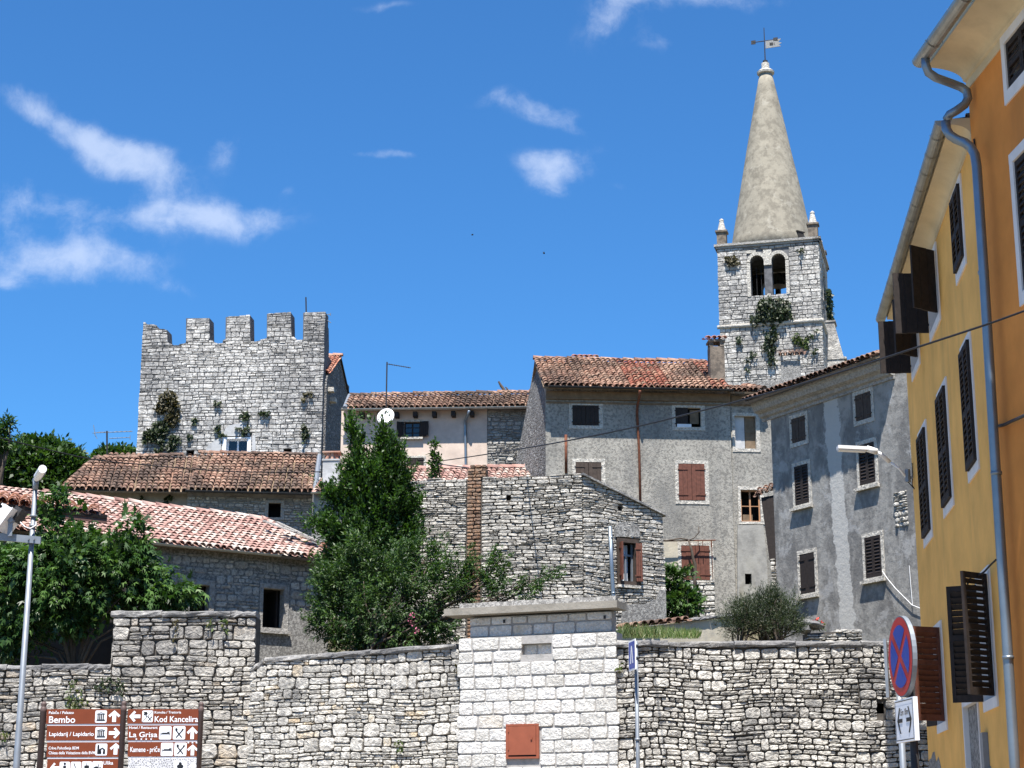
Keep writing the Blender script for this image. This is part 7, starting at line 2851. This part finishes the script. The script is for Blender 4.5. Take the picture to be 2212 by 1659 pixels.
def panel(x0, y0, x1, y1, mat, texts, arrows, icons, stars=(), label=None, zbot=None):
    s0, z1 = NS.px(*zs_(x0, y0))
    s1, z0 = NS.px(*zs_(x1, y1))
    if zbot is not None:
        z0 = z1 - zbot
    mb = MB()
    mb.fbox(NS, s0, s1, z0, z1, -.02, .02)
    pan = mb.build('panel', mat, t)
    if label:
        pan['label'] = label
    o = NS.p(0, 0, .02)
    wh, bk = MB(), MB()
    U = lambda x, y: NS.px(*zs_(x, y), .02)
    for (txt, xa, xb, yb, yt) in texts:
        a, zb_0 = U(xa, yb)
        b, _ = U(xb, yb)
        _, zt_0 = U(xa, yt)
        text_on(wh, txt, NS.p(a, zb_0, .02), NS.d, Z, NS.n, b - a, zt_0 - zb_0)
    for (xa, ya, xb, yb, d) in arrows:
        a, zt_0 = U(xa, ya)
        b, zb_0 = U(xb, yb)
        w_, h_ = (b - a), (zt_0 - zb_0)
        if d in 'lr':
            flat(wh, o, NS.d, Z, NS.n, [arrow((a + b) / 2, (zt_0 + zb_0) / 2, w_, h_, d)], .003)
        else:
            flat(wh, o, NS.d, Z, NS.n, [arrow((a + b) / 2, (zt_0 + zb_0) / 2, w_, h_, d)], .003)
    for (xa, ya, xb, yb, kind) in icons:
        a, zt_0 = U(xa, ya)
        b, zb_0 = U(xb, yb)
        flat(wh, o, NS.d, Z, NS.n, [rrect(a, zb_0, b, zt_0, .018)], .003)
        w_, h_ = b - a, zt_0 - zb_0
        X = lambda u: a + w_ * u
        Y_ = lambda v: zb_0 + h_ * v
        q = lambda u0, v0, u1, v1: [(X(u0), Y_(v0)), (X(u1), Y_(v0)), (X(u1), Y_(v1)), (X(u0), Y_(v1))]
        pl = lambda *p: [(X(u), Y_(v)) for u, v in p]
        ell = lambda cu, cv, ru, rv: [(X(cu + ru * math.cos(i * PI / 7)), Y_(cv + rv * math.sin(i * PI / 7))) for i in range(14)]
        L = []
        if kind == 'museum':
            L = [q(.12, .14, .88, .20), q(.16, .22, .84, .27), q(.16, .68, .84, .73)] + [q(u, .28, u + .10, .67) for u in (.20, .35, .50, .66)] + [pl((.14, .74), (.5, .86), (.86, .74), (.78, .74), (.5, .82), (.22, .74))]
        elif kind == 'church':
            L = [pl((.16, .12), (.34, .12), (.34, .5), (.58, .66), (.82, .5), (.82, .12), (.66, .12), (.66, .46), (.52, .46), (.50, .12), (.34, .12), (.34, .84), (.26, .92), (.16, .84))]
            L = [q(.16, .12, .32, .84), pl((.16, .84), (.32, .84), (.24, .94)), pl((.32, .12), (.46, .12), (.46, .50), (.40, .50), (.40, .58), (.74, .58), (.32, .52)), pl((.32, .50), (.58, .68), (.84, .50), (.70, .50), (.58, .58), (.46, .50)),
                 q(.32, .12, .48, .50), q(.68, .12, .84, .50), q(.48, .12, .52, .36), q(.64, .12, .68, .36), q(.48, .46, .54, .50), q(.62, .46, .68, .50)]
        elif kind == 'bed':
            L = [q(.12, .26, .15, .54), q(.12, .40, .88, .46), q(.86, .26, .89, .66), pl((.16, .47), (.60, .50), (.70, .58), (.82, .60), (.84, .48)), q(.24, .47, .62, .52)]
        elif kind == 'fork':
            L = [pl((.24, .18), (.30, .12), (.78, .66), (.72, .72)), pl((.76, .18), (.70, .12), (.22, .66), (.28, .72)), ell(.27, .76, .10, .11), pl((.68, .70), (.76, .62), (.88, .78), (.80, .80), (.80, .88))]
        elif kind == 'trattoria':
            L = [pl((.04, .04), (.08, .04), (.96, .96), (.92, .96)), pl((.55, .14), (.60, .10), (.86, .40), (.82, .44)), pl((.88, .14), (.83, .10), (.58, .40), (.62, .44)), ell(.59, .43, .06, .06), ell(.85, .43, .06, .06)]
            L += [ell(.20 + .1 * (i % 3) + (.05 if i // 3 % 2 else 0), .84 - .09 * (i // 3), .055, .055) for i in range(9)] + [ell(.38, .52, .06, .05)]
        elif kind == 'info':
            L = [ell(.5, .84, .12, .10), q(.36, .1, .64, .68)]
        elif kind == 'wine':
            L = [pl((.2, .1), (.3, .1), (.5, .3), (.5, .6), (.34, .9), (.26, .9), (.42, .58), (.42, .34)), q(.5, .1, .9, .2)]
        elif kind == 'bag':
            L = [q(.26, .1, .74, .68), q(.46, .68, .54, .86)]
        elif kind == 'olive':
            L = [pl((.1, .5), (.45, .3), (.5, .2), (.6, .3), (.9, .55), (.6, .5), (.66, .9), (.5, .55), (.4, .62))]
        elif kind == 'cupcake':
            L = [pl((.36, .1), (.64, .1), (.74, .44), (.26, .44)), ell(.5, .58, .26, .16), ell(.5, .80, .12, .10)]
        flat(bk, o + NS.n * .003, NS.d, Z, NS.n, L, .003)
    for (xa, ya) in stars:
        a, z = U(xa, ya)
        flat(wh, o, NS.d, Z, NS.n, [[(a + .018 * (1 if i % 2 == 0 else .42) * math.sin(i * PI / 5), z + .018 * (1 if i % 2 == 0 else .42) * math.cos(i * PI / 5)) for i in range(10)]], .003)
    if wh.v:
        wh.build('lettering', M['sign_white'], pan)
    if bk.v:
        bk.build('pictogram', M['sign_black'], pan)


SB = M['sign_brown']
panel(184, 207, 1076, 382, SB, [('Palača / Palazzo', 203, 503, 263, 230), ('Bembo', 203, 518, 370, 288)], [(922, 220, 1058, 360, 'u')], [(765, 222, 895, 368, 'museum')])
panel(186, 406, 1076, 580, SB, [('Lapidarij / Lapidario', 206, 742, 528, 478)], [(928, 425, 1058, 560, 'r')], [(765, 422, 897, 565, 'museum')])
panel(188, 606, 1078, 780, SB, [('Crkva Pohođenja BDM', 200, 562, 690, 655), ('Chiesa della Visitazione della BVM', 200, 757, 748, 712)], [(938, 614, 1074, 752, 'u')], [(768, 620, 900, 762, 'church')])
panel(190, 806, 1078, 990, SB, [('Ulika', 858, 976, 872, 828)], [(220, 848, 322, 980, 'l')], [(335, 838, 450, 985, 'info'), (468, 838, 583, 985, 'wine'), (602, 834, 714, 985, 'bag'), (728, 832, 845, 985, 'olive')])
panel(1158, 207, 2006, 378, SB, [('Konoba / Trattoria', 1474, 1793, 258, 228), ('Kod Kancelira', 1474, 1996, 360, 288)], [(1172, 225, 1300, 360, 'l')], [(1328, 222, 1452, 362, 'trattoria')])
panel(1160, 402, 2004, 578, SB, [('Hotel / Restaurant', 1168, 1510, 443, 410), ('La Grisa', 1168, 1506, 542, 478)], [(1865, 416, 1990, 566, 'u')], [(1533, 412, 1673, 570, 'bed'), (1699, 412, 1840, 570, 'fork')],
      stars=[(1255, 566), (1315, 566), (1373, 566), (1432, 566)])
panel(1162, 602, 2006, 775, SB, [('Kamene - priče', 1180, 1536, 720, 658)], [(1868, 630, 1993, 762, 'u')], [(1553, 610, 1694, 768, 'bed'), (1715, 608, 1855, 768, 'fork')], stars=[(1880, 608), (1930, 608), (1978, 608)])
wornm, wt, wb, wco = new_mat('peeled_sign_film')
wv_ = wt.nodes.new('ShaderNodeTexVoronoi')
wv_.feature = 'DISTANCE_TO_EDGE'
wv_.inputs['Scale'].default_value = 34
lk(wt, wco, wv_.inputs['Vector'])
lk(wt, mix_n(wt, step_n(wt, wv_.outputs['Distance'], .05, .16), (0.62, 0.62, 0.64), (0.24, 0.24, 0.25)), wb.inputs['Base Color'])
panel(1164, 798, 2006, 990, wornm, [], [(1885, 842, 1990, 960, 'u')], [(1708, 826, 1855, 985, 'cupcake')], label='peeled grey sign panel with cracked film')
mb = MB()
for (x0, x1, ys) in ((186, 1078, (385, 584, 784)), (1160, 2006, (381, 581, 780))):
    for y in ys:
        s0, za = NS.px(*zs_(x0, y))
        s1, zb = NS.px(*zs_(x1, y + 18))
        mb.fbox(NS, s0, s1, zb, za, -.02, .012)
mb.build('divider', M['sign_white'], t)

# edge-on blue sign on a thin pole in front of the right wall
Yb_ = 30.6
px0 = at(1378, 1640, Yb_).x
t = thing('blue_sign', 'blue and white road sign seen edge on at the top of a thin pole', 'road sign', Vector((px0, Yb_, 0)))
z1 = at(1374, 1383, Yb_).z
z0 = at(1374, 1432, Yb_).z
mb = MB()
mb.tube([Vector((px0 - .0, Yb_, 0)), Vector((px0, Yb_, z1 - .02))], .035, 10)
for z in (z0 + .08, z1 - .1, at(1376, 1600, Yb_).z):
    mb.tube([Vector((px0, Yb_, z)), Vector((px0, Yb_, z + .04))], .05, 10)
mb.build('pole', M['galv'], t, smooth=True)
d = Vector((.16, -.985, 0)).normalized()
n_ = Vector((-d.y * -1, 0, 0))
nn = Vector((-.985, -.16, 0)).normalized()
o = Vector((px0 - .03, Yb_ - .02, 0))
mb = MB()
mb.obox(o, d, nn, Z, -.25, .25, .03, .045, z1 - .52, z1)
sg = mb.build('sign_plate', M['sign_white'], t)
mb = MB()
oo = o + nn * .045
flat(mb, oo, d, Z, nn, [rrect(-.22, z1 - .49, .22, z1 - .03, .03)], .003)
mb.build('sign_face', M['sign_blue'], sg)
mb = MB()
flat(mb, oo + nn * .003, d, Z, nn, [[(-.12, z1 - .40), (-.05, z1 - .40), (0, z1 - .17), (.05, z1 - .40), (.12, z1 - .40), (.04, z1 - .10), (-.04, z1 - .10)]], .003)
mb.build('symbol', M['sign_white'], sg)

# no stopping sign with its distance plate
Yn = 14.0
cn = at(1945, 1418, Yn)
az_ = R(85)
nv = Vector((-math.sin(az_), -math.cos(az_), 0))
tv = Vector((nv.y, -nv.x, 0))
if tv.y > 0:
    tv = -tv
tv = Vector((-nv.y, nv.x, 0)) * (1 if Vector((-nv.y, nv.x, 0)).y < 0 else -1)   # towards the viewer, right as seen
post = cn - nv * .07
t = thing('no_stopping_sign', 'round blue and red no stopping sign with a white distance plate below', 'road sign', Vector((post.x, post.y, 0)))
mb = MB()
mb.tube([Vector((post.x, post.y, 0)), Vector((post.x, post.y, cn.z + .28))], .032, 12)
mb.build('post', M['dark_metal'], t, smooth=True)


def disc(r, n=40):
    return [(r * math.cos(2 * PI * i / n), r * math.sin(2 * PI * i / n)) for i in range(n)]


mb = MB()
lp = disc(.318)
nl = len(lp)
pts = [cn + tv * a + Z * b for a, b in lp] + [cn + tv * a + Z * b - nv * .035 for a, b in lp]
mb.add(pts, [tuple(range(nl)), tuple(range(2 * nl - 1, nl - 1, -1))] + [(i, i + nl, (i + 1) % nl + nl, (i + 1) % nl) for i in range(nl)])
sg = mb.build('sign_disc', M['galv'], t)
mb = MB()
flat(mb, cn, tv, Z, nv, [disc(.308)], .003)
mb.build('red_field', M['sign_red'], sg)
mb = MB()
ri, hb = .245, .030
for k in range(4):
    # quarter fields between the crossing bars
    a0 = PI / 4 + k * PI / 2
    w_ = math.asin(hb / ri)
    arc = [(ri * math.cos(a0 + w_ + (PI / 2 - 2 * w_) * i / 10), ri * math.sin(a0 + w_ + (PI / 2 - 2 * w_) * i / 10)) for i in range(11)]
    ap_ = hb * math.sqrt(2)
    tipa = a0 + PI / 4
    flat(mb, cn, tv, Z, nv, [[(ap_ * math.cos(tipa), ap_ * math.sin(tipa))] + arc], .006)
mb.build('blue_field', M['sign_blue'], sg)
pc = at(1957, 1556, Yn)
pn = cn.copy()
pn.z = pc.z
pn = pn + tv * .02
mb = MB()
mb.obox(pn, tv, nv, Z, -.24, .24, -.035, 0, -.165, .165)
pl_ = mb.build('distance_plate', M['sign_white'], t)
mb = MB()
for (a, b, c, d_) in ((-.225, -.218, -.15, .15), (.218, .225, -.15, .15), (-.225, .225, .146, .153), (-.225, .225, -.153, -.146)):
    flat(mb, pn, tv, Z, nv, [[(a, c), (b, c), (b, d_), (a, d_)]], .003)
flat(mb, pn, tv, Z, nv, [[(-.17, -.015), (-.05, -.015), (-.05, .015), (-.17, .015)], [(.05, -.015), (.17, -.015), (.17, .015), (.05, .015)],
                          [(-.185, 0), (-.12, -.10), (-.095, -.10), (-.155, 0), (-.095, .10), (-.12, .10)], [(.185, 0), (.12, .10), (.095, .10), (.155, 0), (.095, -.10), (.12, -.10)]], .003)
text_on(mb, '15m 18m', pn + tv * -.10 + Z * .04, tv, Z, nv, .20, .05)
mb.build('lettering', M['sign_black'], pl_)
# second thin sign behind it
Yc = 15.6
p = at(1950, 1640, Yc)
t = thing('road_sign', 'thin grey post with a narrow sign seen edge on behind the no stopping sign', 'road sign', Vector((p.x, Yc, 0)))
zt_, zb_0 = at(1921, 1385, Yc).z, at(1925, 1510, Yc).z
mb = MB()
mb.tube([Vector((p.x, Yc, 0)), Vector((p.x, Yc, zt_ - .04))], .028, 10)
mb.build('post', M['galv'], t, smooth=True)
mb = MB()
mb.obox(Vector((p.x - .085, Yc, 0)), Vector((.232, .973, 0)).normalized(), Vector((-.973, .232, 0)).normalized(), Z, -.2, .2, 0, .025, zb_0, zt_)
mb.build('sign_plate', M['galv'], t)

# ------------------------------------------------------------------ cables
def cable(name, label, pts, r=.02, cat='cable', mat=None):
    P = [at(x, y, Y) for x, y, Y in pts]
    n = len(P)
    Q = []
    for i in range(n - 1):
        p0, p1, p2, p3 = P[max(0, i - 1)], P[i], P[i + 1], P[min(n - 1, i + 2)]
        for j in range(8):
            u = j / 8
            Q.append(.5 * ((2 * p1) + (p2 - p0) * u + (2 * p0 - 5 * p1 + 4 * p2 - p3) * u * u + (3 * p1 - p0 - 3 * p2 + p3) * u ** 3))
    Q.append(P[-1])
    mb = MB()
    mb.tube(Q, r, 6, r1=r if cat != 'power line' else r * .55)
    mid = Q[len(Q) // 2]
    o = mb.build(name, mat or M['cable'], loc=mid)
    return tag(o, label, cat)


def invY(x, xa, Ya, xb, Yb):
    u = (x - xa) / (xb - xa)
    return 1 / (1 / Ya + (1 / Yb - 1 / Ya) * u)


cable('power_cable', 'long black cable running from the pink house up to the orange house', [(x, y, invY(x, 921, 66.2, 2330, 14.5)) for x, y in
      ((921, 1000), (1000, 989), (1110, 972), (1210, 955), (1360, 925), (1520, 886), (1694, 840), (1840, 796), (1985, 749), (2128, 702), (2212, 672), (2330, 630))], .017, 'power line')
cable('power_cable', 'black cable sagging across the old tiled roof toward the left trees', [(x, y, invY(x, -80, 50, 922, 66.0)) for x, y in
      ((-80, 925), (20, 951), (120, 975), (205, 993), (300, 1003), (403, 1012), (504, 1019), (600, 1020), (699, 1019), (760, 1016), (850, 1008), (922, 999))], .018, 'cable')
cable('power_cable', 'short cable from the pink house to the broken brick stack', [(922, 999, 66.1), (945, 1002, 60), (975, 1006, 51), (1012, 1011, 43.6)], .018)
cable('wall_cable', 'black cable crossing the orange wall from the downpipe to the right edge', [(2150, 921, 20.4), (2165, 919, 19.9), (2185, 910, 19.3), (2212, 898, 18.1), (2240, 886, 17.2)], .018)
cable('wall_cable', 'thin dark wire along the downpipe between the yellow and orange walls', [(2104, 300, 20.3), (2118, 440, 20.3), (2127, 560, 20.3), (2144, 800, 20.3), (2151, 925, 20.3), (2170, 1250, 20.3), (2192, 1655, 20.3)], .012)
cable('wall_cable', 'black wire looping above the lower shuttered window of the yellow house', [(YX, YYy, YD) for YX, YYy, YD in ((2152, 1209, 20.55), (2140, 1220, 20.75), (2125, 1236, 21.1), (2112, 1243, 21.4), (2098, 1247, 21.6), (2090, 1262, 21.7))], .012)

# antenna above the left trees
t = thing('tv_antenna', 'thin television antenna with two booms left of the castle tower', 'antenna', at(231, 985, 97))
mb = MB()
mb.tube([at(231.5, 1010, 97), at(231, 931, 97)], .05, 6)
mb.build('mast', M['dark_metal'], t)
mb = MB()
for (a, b) in (((203, 935), (286, 932)), ((236, 947), (281, 945))):
    mb.tube([at(*a, 97), at(*b, 97)], .022, 6)
for i, x in enumerate((208, 213, 219, 226, 245, 255, 265, 275)):
    p = at(x, 934.5 - (x - 203) * .036, 97)
    mb.tube([p - Vector((.1, .5, .15)), p + Vector((.1, .5, .15))], .014, 5)
for (a, b) in (((202, 918), (206, 942)), ((203, 935), (210, 948)), ((281, 940), (281, 950))):
    mb.tube([at(*a, 97), at(*b, 97)], .02, 5)
mb.build('booms', M['galv'], t)
# two birds
for (x, y, lab, fl_) in ((1020.5, 507, 'small dark bird gliding level in the sky', 0), (1175, 547, 'small dark bird banking with raised wing, the lower of two', 1)):
    p = at(x, y, 90)
    mb = MB()
    u = 90 / F
    bx = Vector((1, .3, .15 if not fl_ else -.5)).normalized()
    wz = Vector((-.3, 1, 0)).normalized()
    mb.tube([p - bx * 2.6 * u, p - bx * 1.2 * u, p + bx * .8 * u, p + bx * 2.4 * u], [.01, .035, .045, .012], 8)
    for sg_ in (-1, 1):
        w1 = p + wz * sg_ * 2.2 * u + Z * ((.6 if not fl_ else 2.2) * u) * (1 if sg_ > 0 else .6)
        w2 = p + wz * sg_ * 4.6 * u + Z * ((.2 if not fl_ else 3.6) * u) * (1 if sg_ > 0 else .6) - bx * 2.0 * u
        a, b_, c_, d_ = p + bx * .8 * u, w1 + bx * .8 * u, w2, w1 - bx * 1.0 * u
        e_ = p - bx * .9 * u
        up_ = Z * .012
        mb.add([a, b_, c_, d_, e_, a + up_, b_ + up_, c_ + up_, d_ + up_, e_ + up_], [(0, 1, 2, 3, 4), (9, 8, 7, 6, 5), (0, 5, 6, 1), (1, 6, 7, 2), (2, 7, 8, 3), (3, 8, 9, 4)])
    o = mb.build('bird', M['bird'], loc=p)
    tag(o, lab, 'bird')
